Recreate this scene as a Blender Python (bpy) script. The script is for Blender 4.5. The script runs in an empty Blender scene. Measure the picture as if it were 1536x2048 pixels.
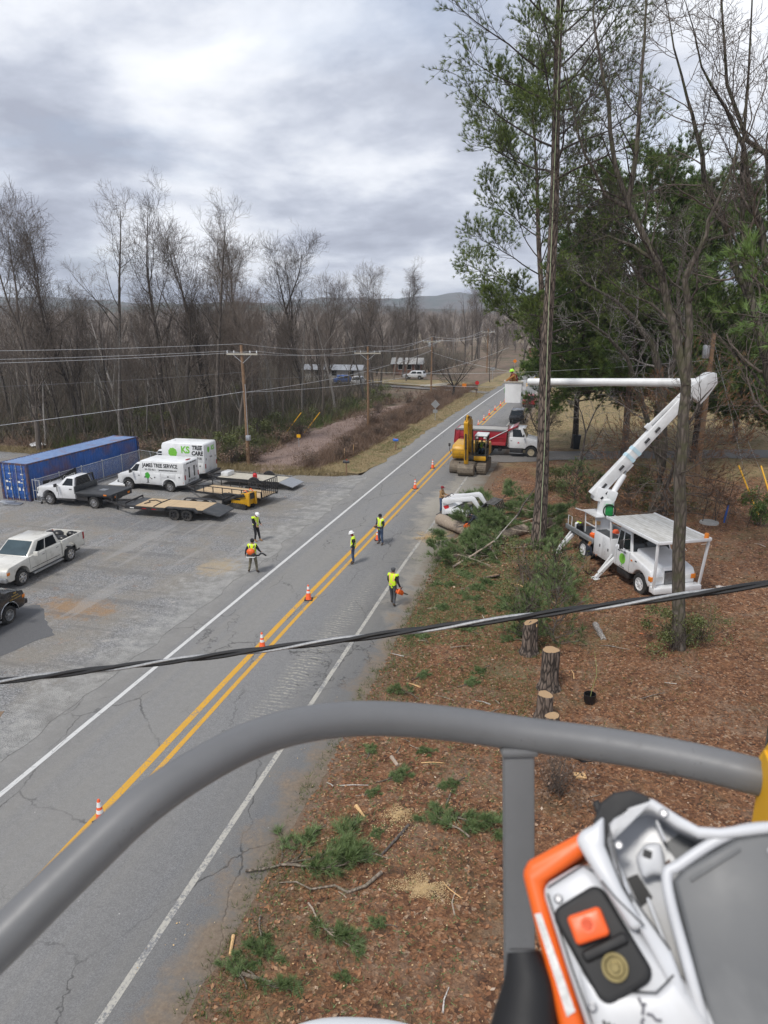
import bpy, bmesh, math, random
import numpy as np
from mathutils import Vector, Matrix, Euler, noise as mnoise
R = math.radians; PI = math.pi
SC = bpy.context.scene; COL = SC.collection

# ------------------------------------------------------------------ camera
cam = bpy.data.cameras.new('camera'); co = bpy.data.objects.new('camera', cam); COL.objects.link(co)
co.location = (0, 0, 12.9); co.rotation_euler = (R(90 - 15.7), 0, R(15.4))
cam.sensor_fit = 'VERTICAL'; cam.sensor_height = 36.0; cam.lens = 36.0 * 1420 / 2048
cam.clip_start = 0.05; cam.clip_end = 6000
cam.dof.use_dof = True; cam.dof.focus_distance = 32.0; cam.dof.aperture_fstop = 8.5
SC.camera = co
# ------------------------------------------------------------------ world: Nishita sky behind a broken cloud deck
SKY_S, SKY_Z = 1.7, 15.2
SUN_EL, SUN_AZ = 56.0, 205.0          # sun behind and to the right of the camera, veiled by cloud
W = bpy.data.worlds.new('World'); SC.world = W; W.use_nodes = True
nt = W.node_tree; N = nt.nodes; L = nt.links; N.clear()
def wn(t, **k):
    n = N.new(t)
    for a, b in k.items(): setattr(n, a, b)
    return n
sky = wn('ShaderNodeTexSky', sky_type='NISHITA', sun_disc=False); sky.sun_elevation = R(SUN_EL); sky.sun_rotation = R(SUN_AZ)
skyb = wn('ShaderNodeVectorMath', operation='SCALE'); skyb.inputs['Scale'].default_value = 0.10; L.new(sky.outputs[0], skyb.inputs[0])
tc = wn('ShaderNodeTexCoord'); sx = wn('ShaderNodeSeparateXYZ'); L.new(tc.outputs['Generated'], sx.inputs[0])
za = wn('ShaderNodeMath', operation='MAXIMUM'); za.inputs[1].default_value = 0.0; L.new(sx.outputs[2], za.inputs[0])
zb = wn('ShaderNodeMath', operation='ADD'); zb.inputs[1].default_value = 0.26; L.new(za.outputs[0], zb.inputs[0])
dx = wn('ShaderNodeMath', operation='DIVIDE'); dy = wn('ShaderNodeMath', operation='DIVIDE')
L.new(sx.outputs[0], dx.inputs[0]); L.new(zb.outputs[0], dx.inputs[1]); L.new(sx.outputs[1], dy.inputs[0]); L.new(zb.outputs[0], dy.inputs[1])
cv = wn('ShaderNodeCombineXYZ'); L.new(dx.outputs[0], cv.inputs[0]); L.new(dy.outputs[0], cv.inputs[1]); cv.inputs[2].default_value = SKY_Z
def wnoise(scale, detail, rough, dist):
    n = wn('ShaderNodeTexNoise'); n.inputs['Scale'].default_value = scale; n.inputs['Detail'].default_value = detail
    n.inputs['Roughness'].default_value = rough; n.inputs['Distortion'].default_value = dist; L.new(cv.outputs[0], n.inputs['Vector']); return n
n1 = wnoise(SKY_S, 10, .56, .12); n2 = wnoise(.8, 6, .55, .3)
r1 = wn('ShaderNodeValToRGB'); L.new(n1.outputs[0], r1.inputs[0])     # cloud body: grey bellies to bright rims
e = r1.color_ramp.elements
e[0].position = .34; e[0].color = (.64, .655, .69, 1); e[1].position = .64; e[1].color = (.27, .29, .35, 1)
m = e.new(.43); m.color = (.54, .56, .605, 1); m = e.new(.49); m.color = (.44, .465, .525, 1); m = e.new(.55); m.color = (.35, .375, .44, 1)
r2 = wn('ShaderNodeValToRGB'); L.new(n2.outputs[0], r2.inputs[0])     # cover: small gaps show the sky
r2.color_ramp.elements[0].position = .27; r2.color_ramp.elements[1].position = .43
r2.color_ramp.elements[0].color = (.55, .55, .55, 1)
mx = wn('ShaderNodeMix', data_type='RGBA'); L.new(r2.outputs[0], mx.inputs['Factor']); L.new(skyb.outputs[0], mx.inputs[6]); L.new(r1.outputs[0], mx.inputs[7])
bg = wn('ShaderNodeBackground'); bg.inputs[1].default_value = 1.0; L.new(mx.outputs[2], bg.inputs[0])
wo = wn('ShaderNodeOutputWorld'); L.new(bg.outputs[0], wo.inputs[0])
# ------------------------------------------------------------------ sun (veiled)
sd = bpy.data.lights.new('sun', 'SUN'); so = bpy.data.objects.new('sun', sd); COL.objects.link(so)
sd.energy = 1.5; sd.angle = R(10); sd.color = (1, .96, .90)
# Nishita rotation: sun at azimuth measured from +Y clockwise
so.rotation_euler = Vector((math.sin(R(SUN_AZ)) * math.cos(R(SUN_EL)), math.cos(R(SUN_AZ)) * math.cos(R(SUN_EL)), math.sin(R(SUN_EL)))).to_track_quat('Z', 'Y').to_euler()
so.location = (30, -40, 60)
SC.view_settings.view_transform = 'Standard'; SC.view_settings.look = 'None'
SC.view_settings.exposure = 0.74; SC.view_settings.gamma = 1; SC.view_settings.use_curve_mapping = False
SC.render.engine = 'CYCLES'; SC.cycles.use_denoising = True; SC.cycles.max_bounces = 6; SC.cycles.transparent_max_bounces = 8
SC.cycles.caustics_reflective = False; SC.cycles.caustics_refractive = False

# ------------------------------------------------------------------ helpers
def link(o, parent=None):
    COL.objects.link(o)
    if parent is not None: o.parent = parent
    return o
def tag(o, label=None, cat=None, group=None, kind=None):
    if label: o['label'] = label
    if cat: o['category'] = cat
    if group: o['group'] = group
    if kind: o['kind'] = kind
    return o
def thing(name, label, cat, loc=(0, 0, 0), rz=0, group=None):
    o = bpy.data.objects.new(name, None); o.empty_display_size = .2; link(o)
    o.location = loc; o.rotation_euler = (0, 0, rz)
    return tag(o, label, cat, group)
def copy_tree(o, parent=None):
    c = o.copy(); link(c); c.parent = parent
    for ch in o.children: copy_tree(ch, c)
    return c
class MB:
    """Collects shapes, builds ONE mesh object."""
    def __init__(s): s.v = []; s.f = []; s.m = []; s.mi = 0
    def add(s, vs, fs):
        b = len(s.v); s.v += [tuple(p) for p in vs]; s.f += [tuple(i + b for i in f) for f in fs]; s.m += [s.mi] * len(fs); return s
    def box(s, x0, x1, y0, y1, z0, z1, M=None):
        vs = [Vector((x, y, z)) for z in (z0, z1) for y in (y0, y1) for x in (x0, x1)]
        if M is not None: vs = [M @ v for v in vs]
        return s.add(vs, [(0, 2, 3, 1), (4, 5, 7, 6), (0, 1, 5, 4), (2, 6, 7, 3), (0, 4, 6, 2), (1, 3, 7, 5)])
    def bar(s, a, b, w, h, up=(0, 0, 1)):
        a = Vector(a); b = Vector(b); d = (b - a); l = d.length; d.normalize(); u = Vector(up)
        if abs(d.dot(u)) > .98: u = Vector((1, 0, 0))
        r = d.cross(u).normalized(); u = r.cross(d).normalized()
        vs = [p + r * i * w / 2 + u * j * h / 2 for p in (a, b) for i, j in ((-1, -1), (1, -1), (1, 1), (-1, 1))]
        return s.add(vs, [(3, 2, 1, 0), (4, 5, 6, 7), (0, 1, 5, 4), (1, 2, 6, 5), (2, 3, 7, 6), (3, 0, 4, 7)])
    def prism(s, prof, y0, y1, ax='y', y0t=None):
        """prof: (a,b) outline; extruded along axis. ax y: (x,z); x: (y,z); z: (x,y)"""
        n = len(prof)
        def P(a, b, t): return {'y': (a, t, b), 'x': (t, a, b), 'z': (a, b, t)}[ax]
        vs = [P(a, b, y0) for a, b in prof] + [P(a, b, y1) for a, b in prof]
        fs = [tuple(range(n)), tuple(range(2 * n - 1, n - 1, -1))] + [(i, i + n, (i + 1) % n + n, (i + 1) % n) for i in range(n)]
        return s.add(vs, fs)
    def loft(s, rings, cap=True):
        n = len(rings[0]); vs = [p for r in rings for p in r]; fs = []
        for k in range(len(rings) - 1):
            for i in range(n):
                j = (i + 1) % n; fs.append((k * n + i, k * n + j, (k + 1) * n + j, (k + 1) * n + i))
        if cap: fs += [tuple(range(n - 1, -1, -1)), tuple(range((len(rings) - 1) * n, len(rings) * n))]
        return s.add(vs, fs)
    def tube(s, pts, rad, n=8, cap=True, squash=1.0):
        pts = [Vector(p) for p in pts]; rr = rad if hasattr(rad, '__len__') else [rad] * len(pts); rings = []; pu = None
        for k, p in enumerate(pts):
            d = (pts[min(k + 1, len(pts) - 1)] - pts[max(k - 1, 0)])
            d = d.normalized() if d.length > 1e-9 else Vector((0, 0, 1))
            u = pu if pu is not None else (Vector((0, 0, 1)) if abs(d.z) < .9 else Vector((1, 0, 0)))
            r = d.cross(u); r = r.normalized() if r.length > 1e-6 else d.orthogonal().normalized(); u = r.cross(d).normalized(); pu = u
            rings.append([p + (r * math.cos(2 * PI * i / n) + u * math.sin(2 * PI * i / n) * squash) * rr[k] for i in range(n)])
        return s.loft(rings, cap)
    def cyl(s, a, b, r0, r1=None, n=12): return s.tube([a, b], [r0, r0 if r1 is None else r1], n)
    def lathe(s, prof, n=16, M=None):
        """prof (r,z) about z"""
        rings = [[Vector((r * math.cos(2 * PI * i / n), r * math.sin(2 * PI * i / n), z)) for i in range(n)] for r, z in prof]
        if M is not None: rings = [[M @ p for p in r] for r in rings]
        return s.loft(rings, True)
    def sphere(s, c, r, n=10, m=6, sc=(1, 1, 1)):
        c = Vector(c); rings = []
        for k in range(m + 1):
            t = PI * k / m; rr = max(math.sin(t), .02) * r; z = -math.cos(t) * r
            rings.append([c + Vector((rr * math.cos(2 * PI * i / n) * sc[0], rr * math.sin(2 * PI * i / n) * sc[1], z * sc[2])) for i in range(n)])
        return s.loft(rings, True)
    def build(s, name, mat, parent=None, smooth=False, bevel=0, seg=2, loc=None, angle=40):
        me = bpy.data.meshes.new(name); me.from_pydata(s.v, [], s.f)
        mats = mat if isinstance(mat, (list, tuple)) else [mat]
        for q in mats: me.materials.append(M_[q] if isinstance(q, str) else q)
        if len(mats) > 1: me.polygons.foreach_set('material_index', s.m)
        bm = bmesh.new(); bm.from_mesh(me); bmesh.ops.recalc_face_normals(bm, faces=bm.faces)
        if bevel:
            ed = [e for e in bm.edges if len(e.link_faces) == 2 and e.calc_face_angle(0) > R(30)]
            bmesh.ops.bevel(bm, geom=ed, offset=bevel, segments=seg, affect='EDGES', clamp_overlap=True, profile=.5)
        if smooth or bevel:
            for f in bm.faces: f.smooth = True
            for e in bm.edges:
                if len(e.link_faces) == 2 and e.calc_face_angle(0) > R(angle): e.smooth = False
        bm.to_mesh(me); bm.free()
        o = bpy.data.objects.new(name, me); link(o, parent)
        if loc: o.location = loc
        return o
def npmesh(name, V, F, mat, parent=None, smooth=False, attr=None):
    """fast mesh from numpy arrays; F (n,3) or (n,4). attr: dict name->per-face colour value float"""
    me = bpy.data.meshes.new(name); V = np.asarray(V, np.float32); F = np.asarray(F, np.int32); k = F.shape[1]
    me.vertices.add(len(V)); me.vertices.foreach_set('co', V.ravel())
    me.loops.add(F.size); me.loops.foreach_set('vertex_index', F.ravel())
    me.polygons.add(len(F)); me.polygons.foreach_set('loop_start', np.arange(0, F.size, k, dtype=np.int32))
    me.polygons.foreach_set('loop_total', np.full(len(F), k, np.int32))
    if smooth: me.polygons.foreach_set('use_smooth', np.ones(len(F), bool))
    if attr is not None:
        for an, val in attr.items():
            a = me.attributes.new(an, 'FLOAT', 'FACE'); a.data.foreach_set('value', np.asarray(val, np.float32))
    me.materials.append(M_[mat] if isinstance(mat, str) else mat)
    me.update(calc_edges=True); me.validate()
    o = bpy.data.objects.new(name, me); link(o, parent); return o
_txt = {}
def text_mesh(s, name, body, size, mat, M, parent, extrude=.004, shear=0, xs=1.0, bold=0):
    cu = bpy.data.curves.new('t', 'FONT'); cu.body = body; cu.size = size; cu.extrude = extrude; cu.align_x = 'CENTER'; cu.align_y = 'CENTER'; cu.shear = shear; cu.offset = bold
    cu.resolution_u = 3
    t = bpy.data.objects.new('t', cu); COL.objects.link(t)
    dg = bpy.context.evaluated_depsgraph_get(); me = bpy.data.meshes.new_from_object(t.evaluated_get(dg))
    bpy.data.objects.remove(t); bpy.data.curves.remove(cu)
    me.transform(M @ Matrix.Diagonal((xs, 1, 1, 1))); me.materials.clear(); me.materials.append(M_[mat]); me.name = name
    o = bpy.data.objects.new(name, me); link(o, parent); return o
def text(name, body, size, mat, M, parent, **k): return text_mesh(None, name, body, size, mat, M, parent, **k)

# ------------------------------------------------------------------ materials
M_ = {}
class NB:
    def __init__(s, name):
        s.m = bpy.data.materials.new(name); s.m.use_nodes = True; s.t = s.m.node_tree; s.t.nodes.clear()
        s.out = s.n('ShaderNodeOutputMaterial'); s.p = s.n('ShaderNodeBsdfPrincipled'); s.l(s.p.outputs[0], s.out.inputs[0]); M_[name] = s.m
        s.co = None
    def n(s, t, **k):
        q = s.t.nodes.new(t)
        for a, b in k.items(): setattr(q, a, b)
        return q
    def l(s, a, b): s.t.links.new(a, b)
    def sock(s, v, inp):
        if hasattr(v, 'is_linked'): s.l(v, inp)
        elif isinstance(v, (tuple, list)): inp.default_value = (*v, 1) if len(v) == 3 and len(inp.default_value) == 4 else v
        else: inp.default_value = v
    def coord(s, kind='Object'):
        return s.n('ShaderNodeTexCoord').outputs[kind]
    def pos(s): return s.n('ShaderNodeNewGeometry').outputs['Position']
    def mapping(s, c, scale=(1, 1, 1), rot=(0, 0, 0), loc=(0, 0, 0)):
        q = s.n('ShaderNodeMapping'); s.l(c, q.inputs[0]); q.inputs['Scale'].default_value = scale; q.inputs['Rotation'].default_value = rot; q.inputs['Location'].default_value = loc; return q.outputs[0]
    def noise(s, c, scale, detail=3, rough=.55, dist=0, col=False):
        q = s.n('ShaderNodeTexNoise'); s.l(c, q.inputs['Vector']); q.inputs['Scale'].default_value = scale; q.inputs['Detail'].default_value = detail; q.inputs['Roughness'].default_value = rough; q.inputs['Distortion'].default_value = dist
        return q.outputs[1 if col else 0]
    def voro(s, c, scale, feature='F1', out='Distance', rnd=1.0):
        q = s.n('ShaderNodeTexVoronoi', feature=feature); s.l(c, q.inputs['Vector']); q.inputs['Scale'].default_value = scale; q.inputs['Randomness'].default_value = rnd; return q.outputs[out]
    def ramp(s, v, stops, interp='LINEAR'):
        q = s.n('ShaderNodeValToRGB'); s.l(v, q.inputs[0]); e = q.color_ramp.elements; q.color_ramp.interpolation = interp
        def c4(c): return (c, c, c, 1) if isinstance(c, (int, float)) else (*c, 1)
        e[0].position, e[0].color = stops[0][0], c4(stops[0][1]); e[1].position, e[1].color = stops[-1][0], c4(stops[-1][1])
        for p, c in stops[1:-1]: x = e.new(p); x.color = c4(c)
        return q.outputs[0]
    def mix(s, f, a, b, mode='MIX'):
        q = s.n('ShaderNodeMix', data_type='RGBA', blend_type=mode); s.sock(f, q.inputs['Factor']); s.sock(a, q.inputs[6]); s.sock(b, q.inputs[7]); return q.outputs[2]
    def math(s, op, a, b=0.0, clamp=False):
        q = s.n('ShaderNodeMath', operation=op, use_clamp=clamp); s.sock(a, q.inputs[0]); s.sock(b, q.inputs[1]); return q.outputs[0]
    def attr(s, name): return s.n('ShaderNodeAttribute', attribute_name=name).outputs['Fac']
    def sep(s, c):
        q = s.n('ShaderNodeSeparateXYZ'); s.l(c, q.inputs[0]); return q.outputs
    def bump(s, h, strength=.3, dist=.02):
        q = s.n('ShaderNodeBump'); s.l(h, q.inputs['Height']); q.inputs['Strength'].default_value = strength; q.inputs['Distance'].default_value = dist; s.l(q.outputs[0], s.p.inputs['Normal'])
    def set(s, base=None, rough=None, metal=None, **k):
        if base is not None: s.sock(base, s.p.inputs['Base Color'])
        if rough is not None: s.sock(rough, s.p.inputs['Roughness'])
        if metal is not None: s.p.inputs['Metallic'].default_value = metal
        for a, b in k.items(): s.sock(b, s.p.inputs[a.replace('_', ' ')])
        return s
    def rnd(s): return s.n('ShaderNodeObjectInfo').outputs['Random']
def simple(name, col, rough=.5, metal=0, var=.12, scale=6, dirt=None, dirt_amt=.3, coat=0, bump=0):
    b = NB(name); c = b.coord(); n = b.noise(c, scale, 4, .6)
    lo = tuple(x * (1 - var) for x in col); hi = tuple(min(1, x * (1 + var)) for x in col)
    cc = b.ramp(n, [(.3, lo), (.7, hi)])
    if dirt:
        n2 = b.noise(c, scale * .37, 5, .65, .3); msk = b.ramp(n2, [(.48, 0.0), (.68, dirt_amt)]); cc = b.mix(msk, cc, dirt)
    b.set(cc, b.ramp(n, [(.3, max(.03, rough - .08)), (.7, min(1, rough + .08))]), metal)
    if coat: b.set(Coat_Weight=coat, Coat_Roughness=.08)
    if bump: b.bump(b.noise(c, scale * 8, 3), bump, .01)
    return b
for a in [
    ('white_paint', (.74, .75, .76), .32, 0, .05, 2, (.45, .42, .37), .25, .5), ('ivory_paint', (.66, .645, .59), .30, 0, .04, 2, (.36, .33, .28), .35, .6),
    ('white_fibre', (.78, .79, .79), .42, 0, .05, 2.5, (.40, .40, .39), .35), ('black_paint', (.012, .012, .014), .25, 0, .2, 3, (.06, .06, .06), .1, .4),
    ('black_metal', (.022, .022, .024), .5, 0, .3, 5, (.14, .12, .10), .3), ('dark_deck', (.045, .048, .052), .6, 0, .2, 4, (.14, .135, .13), .4),
    ('rubber', (.022, .022, .022), .85, 0, .25, 8, (.13, .115, .10), .5), ('chrome', (.62, .62, .63), .22, 1, .1, 5), ('steel', (.42, .43, .44), .42, .9, .15, 6),
    ('galv', (.52, .54, .56), .45, .75, .12, 8), ('glass', (.012, .016, .019), .05, 0, .2, 2), ('glass_sky', (.05, .075, .085), .06, 0, .2, 1.5),
    ('red_lamp', (.32, .012, .015), .3, 0, .1, 8), ('amber_lamp', (.75, .22, .02), .35, 0, .1, 8), ('clear_lamp', (.7, .7, .68), .15, 0, .05, 8),
    ('blue_paint', (.022, .095, .33), .5, 0, .2, 1.2, (.20, .085, .04), .55), ('yellow_mach', (.62, .33, .015), .42, 0, .12, 3, (.17, .11, .05), .55),
    ('red_paint', (.33, .010, .022), .35, 0, .12, 2, (.22, .10, .07), .4, .4), ('orange_pl', (.80, .13, .018), .42, 0, .06, 8), ('orange_hi', (.85, .12, .03), .6, 0, .08, 9),
    ('reflective', (.80, .80, .78), .5, 0, .06, 9), ('vest_lime', (.62, .86, .02), .7, 0, .08, 14), ('vest_trim', (.74, .62, .45), .6, 0, .08, 14),
    ('cloth_black', (.016, .016, .019), .9, 0, .35, 9), ('cloth_navy', (.020, .024, .036), .9, 0, .3, 9), ('cloth_denim', (.055, .085, .15), .9, 0, .3, 12),
    ('cloth_grey', (.075, .078, .085), .9, 0, .25, 12), ('cloth_brown', (.30, .135, .035), .9, 0, .22, 9), ('cloth_khaki', (.25, .17, .09), .9, 0, .2, 9),
    ('cloth_red', (.22, .012, .022), .9, 0, .2, 9), ('skin', (.42, .22, .15), .55, 0, .1, 9), ('hair', (.06, .045, .035), .8, 0, .3, 20), ('boot', (.075, .05, .035), .8, 0, .3, 12),
    ('boot_tan', (.30, .16, .07), .8, 0, .2, 12), ('helmet_white', (.80, .80, .79), .35, 0, .04, 6), ('helmet_lime', (.42, .86, .05), .35, 0, .05, 6),
    ('green_print', (.07, .40, .05), .45, 0, .25, 18), ('black_print', (.012, .012, .014), .5, 0, .1, 9), ('lime_print', (.20, .55, .06), .45, 0, .15, 14),
    ('wood_deck', (.52, .385, .235), .75, 0, .18, 7, (.25, .19, .13), .3), ('cut_wood', (.66, .42, .20), .8, 0, .18, 14), ('plywood', (.46, .43, .36), .8, 0, .15, 6),
    ('pole_wood', (.24, .15, .088), .85, 0, .2, 4), ('wire_white', (.62, .63, .64), .5, .2, .06, 3), ('wire_dark', (.20, .20, .21), .6, 0, .2, 3), ('cable_black', (.012, .012, .013), .55, 0, .2, 20),
    ('cable_silver', (.36, .365, .37), .5, .5, .25, 60), ('yellow_pl', (.80, .42, .01), .5, 0, .08, 6), ('blue_pl', (.03, .13, .50), .5, 0, .1, 6), ('sign_back', (.40, .41, .42), .45, .6, .12, 6),
    ('bin_plastic', (.018, .022, .026), .55, 0, .2, 6), ('bag_black', (.012, .012, .013), .35, 0, .3, 9), ('red_can', (.55, .02, .025), .45, 0, .1, 8), ('brick_house', (.26, .14, .10), .85, 0, .2, 4),
    ('roof_white', (.60, .61, .62), .6, 0, .1, 3), ('roof_brown', (.19, .15, .125), .85, 0, .2, 3), ('siding', (.62, .61, .58), .7, 0, .08, 3), ('concrete', (.42, .41, .39), .85, 0, .12, 5), ('grn_jug', (.02, .28, .07), .4, 0, .12, 6),
    ('rail_paint', (.205, .208, .212), .38, 0, .07, 7, (.30, .31, .32), .25, .15), ('saw_white', (.57, .58, .60), .36, 0, .06, 14, (.33, .31, .28), .5), ('saw_grey', (.118, .122, .126), .5, 0, .06, 14, (.38, .38, .37), .3),
    ('saw_black', (.007, .007, .008), .62, 0, .25, 20, (.04, .04, .043), .4), ('saw_orange', (.83, .135, .012), .40, 0, .05, 14, (.45, .09, .02), .35), ('brass', (.16, .13, .06), .3, .8, .2, 40), ('print_grey', (.10, .10, .12), .5, 0, .1, 9),
]: simple(*a)
# ================================================================== SETTING
def xoff(y): return 1.35 * ((y - 55) / 70) ** 2 if y > 55 else 0.0
def x_left(y): return -14.75 + xoff(y)
def x_yel(y): return -11.55 + xoff(y) + .016 * max(0, 27 - y)
def x_right(y): return (-7.72 - .021 * min(max(y, 0), 35)) + xoff(y)
def fn(x, y, s, seed=0.0): return mnoise.noise(Vector((x * s, y * s, seed)))
def yz(x, y):
    """height of the yard right of the road"""
    e = min(1, max(0, (x + 6.3 - xoff(y)) / 2.5))
    return e * (.075 + .10 * fn(x, y, .23, 1.7) + .07 * fn(x, y, .8, 4.1))
def wz(x, y):
    """height of the woodland floor left of the road"""
    e = min(1, max(0, (-x - 17.5) / 4)) * min(1, max(0, (y - 50) / 8))
    return e * (-.05 + .03 * fn(x, y, .12, 8.2) + .02 * fn(x, y, .5, 3.3))

# ---- surface materials
b = NB('asphalt'); p = b.pos(); X, Y, Z = b.sep(p)
pd = b.n('ShaderNodeVectorMath', operation='ADD'); nz = b.noise(p, 1.3, 4, .6, 0, True); ns = b.n('ShaderNodeVectorMath', operation='SCALE'); ns.inputs['Scale'].default_value = .55
b.l(nz, ns.inputs[0]); b.l(p, pd.inputs[0]); b.l(ns.outputs[0], pd.inputs[1]); pd = pd.outputs[0]
grain = b.noise(p, 34, 4, .85); big = b.noise(b.mapping(p, (1, .25, 1)), .5, 4, .6); mid = b.noise(p, 4.5, 4, .65)
base = b.ramp(grain, [(.28, (.085, .086, .088)), (.48, (.185, .185, .186)), (.72, (.35, .347, .342))])
base = b.mix(b.ramp(big, [(.35, .0), (.7, .55)]), base, (.215, .205, .188)); base = b.mix(b.ramp(mid, [(.4, 0), (.75, .28)]), base, (.135, .134, .133))
wt = b.noise(b.mapping(p, (1.15, .018, 1)), 1.0, 2, .5); base = b.mix(b.ramp(wt, [(.46, 0), (.62, .45)]), base, (.235, .225, .205))   # wheel tracks
cr = b.voro(b.mapping(pd, (.36, .17, 1)), 1.0, 'DISTANCE_TO_EDGE'); crw = b.ramp(cr, [(.0, 1.0), (.0036, .85), (.009, 0.0)])
cm = b.ramp(b.noise(p, .27, 3, .6), [(.42, 0), (.56, 1)]); crk = b.math('MULTIPLY', crw, cm)
cr2 = b.voro(b.mapping(pd, (1.1, .7, 1)), 1.0, 'DISTANCE_TO_EDGE'); cr2 = b.math('MULTIPLY', b.ramp(cr2, [(0, .8), (.012, 0)]), b.ramp(b.noise(p, .35, 2), [(.60, 0), (.68, 1)]))
crk = b.math('MAXIMUM', crk, cr2); base = b.mix(b.math('MULTIPLY', crk, .68), base, (.03, .029, .027))
dn = b.noise(p, .9, 5, .65); dfine = b.noise(p, 9, 4, .7)
# dirt dragged on to the right edge, heavier where the machines cross
ex = b.math('ADD', b.math('MULTIPLY', b.math('ADD', X, 7.55), .75), b.math('MULTIPLY', b.math('SUBTRACT', dn, .5), 2.6))
ex = b.math('ADD', ex, b.math('MULTIPLY', b.math('SUBTRACT', dfine, .5), .9)); dirt1 = b.ramp(ex, [(.05, 0.0), (.75, .9)])
yy = b.math('ABSOLUTE', b.math('SUBTRACT', Y, 47.5)); mud = b.math('SUBTRACT', 1.0, b.math('MULTIPLY', yy, 1 / 12.0))
mud = b.math('ADD', mud, b.math('MULTIPLY', b.math('ADD', X, 9.6), .55)); mud = b.math('ADD', mud, b.math('MULTIPLY', b.math('SUBTRACT', dn, .5), 2.2))
mud = b.math('MULTIPLY', b.ramp(mud, [(.35, 0.0), (1.25, .75)]), b.ramp(X, [(.0, 1), (1, 1)]))
mudx = b.ramp(b.math('ADD', X, 11.2), [(.0, 0), (1.0, 1)]); mud = b.math('MULTIPLY', mud, mudx)
base = b.mix(mud, base, b.ramp(dfine, [(.3, (.36, .325, .27)), (.7, (.47, .43, .365))]))
base = b.mix(dirt1, base, b.ramp(dfine, [(.3, (.21, .15, .10)), (.7, (.34, .27, .20))]))
le = b.math('ADD', b.math('MULTIPLY', b.math('SUBTRACT', -15.0, X), .7), b.math('MULTIPLY', b.math('SUBTRACT', dn, .5), 2.6)); base = b.mix(b.ramp(le, [(.1, 0), (.9, .75)]), base, b.ramp(dfine, [(.3, (.20, .196, .185)), (.7, (.36, .35, .33))]))   # dust off the lot
# sawdust tread prints in the right lane
wv = b.n('ShaderNodeTexWave', wave_type='BANDS', bands_direction='Y'); b.l(b.mapping(pd, (.5, 1, 1)), wv.inputs[0]); wv.inputs['Scale'].default_value = 1.5; wv.inputs['Distortion'].default_value = 3.5; wv.inputs['Detail'].default_value = 3
bx = b.ramp(b.math('ABSOLUTE', b.math('SUBTRACT', b.math('ADD', X, b.math('MULTIPLY', b.math('SUBTRACT', dn, .5), 1.2)), -9.35)), [(.1, 1), (.75, 0)])
by = b.ramp(b.math('MULTIPLY', b.math('ABSOLUTE', b.math('SUBTRACT', Y, 24.5)), .1), [(.3, 1), (1, 0)])
sd_ = b.math('MULTIPLY', b.math('MULTIPLY', b.ramp(wv.outputs[0], [(.62, 0), (.8, 1)]), bx), b.math('MULTIPLY', by, b.ramp(dfine, [(.42, 0), (.6, .7)])))
base = b.mix(sd_, base, (.52, .49, .40))
sp = b.ramp(b.voro(p, 1.9), [(.0, 1), (.035, .9), (.045, 0)]); sp = b.math('MULTIPLY', sp, b.ramp(b.noise(p, .6, 2), [(.5, 0), (.62, .8)])); base = b.mix(sp, base, (.55, .54, .50))
b.set(base, b.ramp(mid, [(.3, .78), (.7, .95)])); b.bump(b.math('SUBTRACT', grain, b.math('MULTIPLY', crk, 2.0)), .35, .012)

def paint(name, col, wear):
    b = NB(name); p = b.pos(); n = b.noise(p, 16, 5, .75); n2 = b.noise(p, 1.1, 4, .6); g = b.noise(p, 42, 3, .75)
    k = b.ramp(b.math('ADD', b.math('MULTIPLY', n, .7), b.math('MULTIPLY', n2, .5)), [(wear, 1.0), (wear + .1, 0.0)])
    cr = b.voro(b.mapping(p, (3, .9, 1)), 2.0, 'DISTANCE_TO_EDGE'); k2 = b.math('MULTIPLY', b.ramp(cr, [(.0, .8), (.03, 0)]), b.ramp(n2, [(.5, 0), (.6, 1)]))
    k = b.math('MAXIMUM', k, k2)
    b.set(b.mix(k, b.mix(b.ramp(n2, [(.3, 0), (.7, .3)]), col, tuple(c * .72 for c in col)), b.ramp(g, [(.25, (.115, .117, .122)), (.78, (.285, .285, .288))])), .8)
paint('line_white', (.60, .60, .585), .43); paint('line_white_dirty', (.44, .42, .37), .52); paint('line_yellow', (.62, .335, .035), .46)

b = NB('gravel'); p = b.pos(); X, Y, Z = b.sep(p)
v = b.voro(p, 23, 'F1', 'Color'); vd = b.voro(p, 23); n = b.noise(p, .33, 5, .65); n2 = b.noise(p, 1.7, 5, .7); n3 = b.noise(p, 30, 3, .75)
sv = b.sep(v)[0]
st = b.ramp(sv, [(0, (.12, .12, .122)), (.35, (.195, .195, .198)), (.7, (.285, .283, .28)), (1, (.44, .435, .425))])
st = b.mix(b.ramp(n3, [(.35, 0), (.75, .6)]), st, (.16, .158, .158))
st = b.mix(b.ramp(n, [(.42, 0), (.62, .75)]), st, b.mix(b.ramp(n3, [(.3, 0), (.7, 1)]), (.175, .155, .13), (.33, .30, .25)))
st = b.mix(b.ramp(n2, [(.58, 0), (.72, .6)]), st, (.28, .16, .085))
de = b.math('ADD', b.math('MULTIPLY', b.math('ADD', X, 18.7), .4), b.math('MULTIPLY', b.math('SUBTRACT', n2, .5), 2.4)); de = b.math('ADD', de, b.math('MULTIPLY', b.math('SUBTRACT', n, .5), 2.0))
st = b.mix(b.ramp(de, [(.1, 0), (.7, .8)]), st, b.ramp(n2, [(.35, (.21, .207, .198)), (.55, (.33, .325, .31)), (.7, (.43, .42, .40))]))   # fines washed to the road edge
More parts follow.
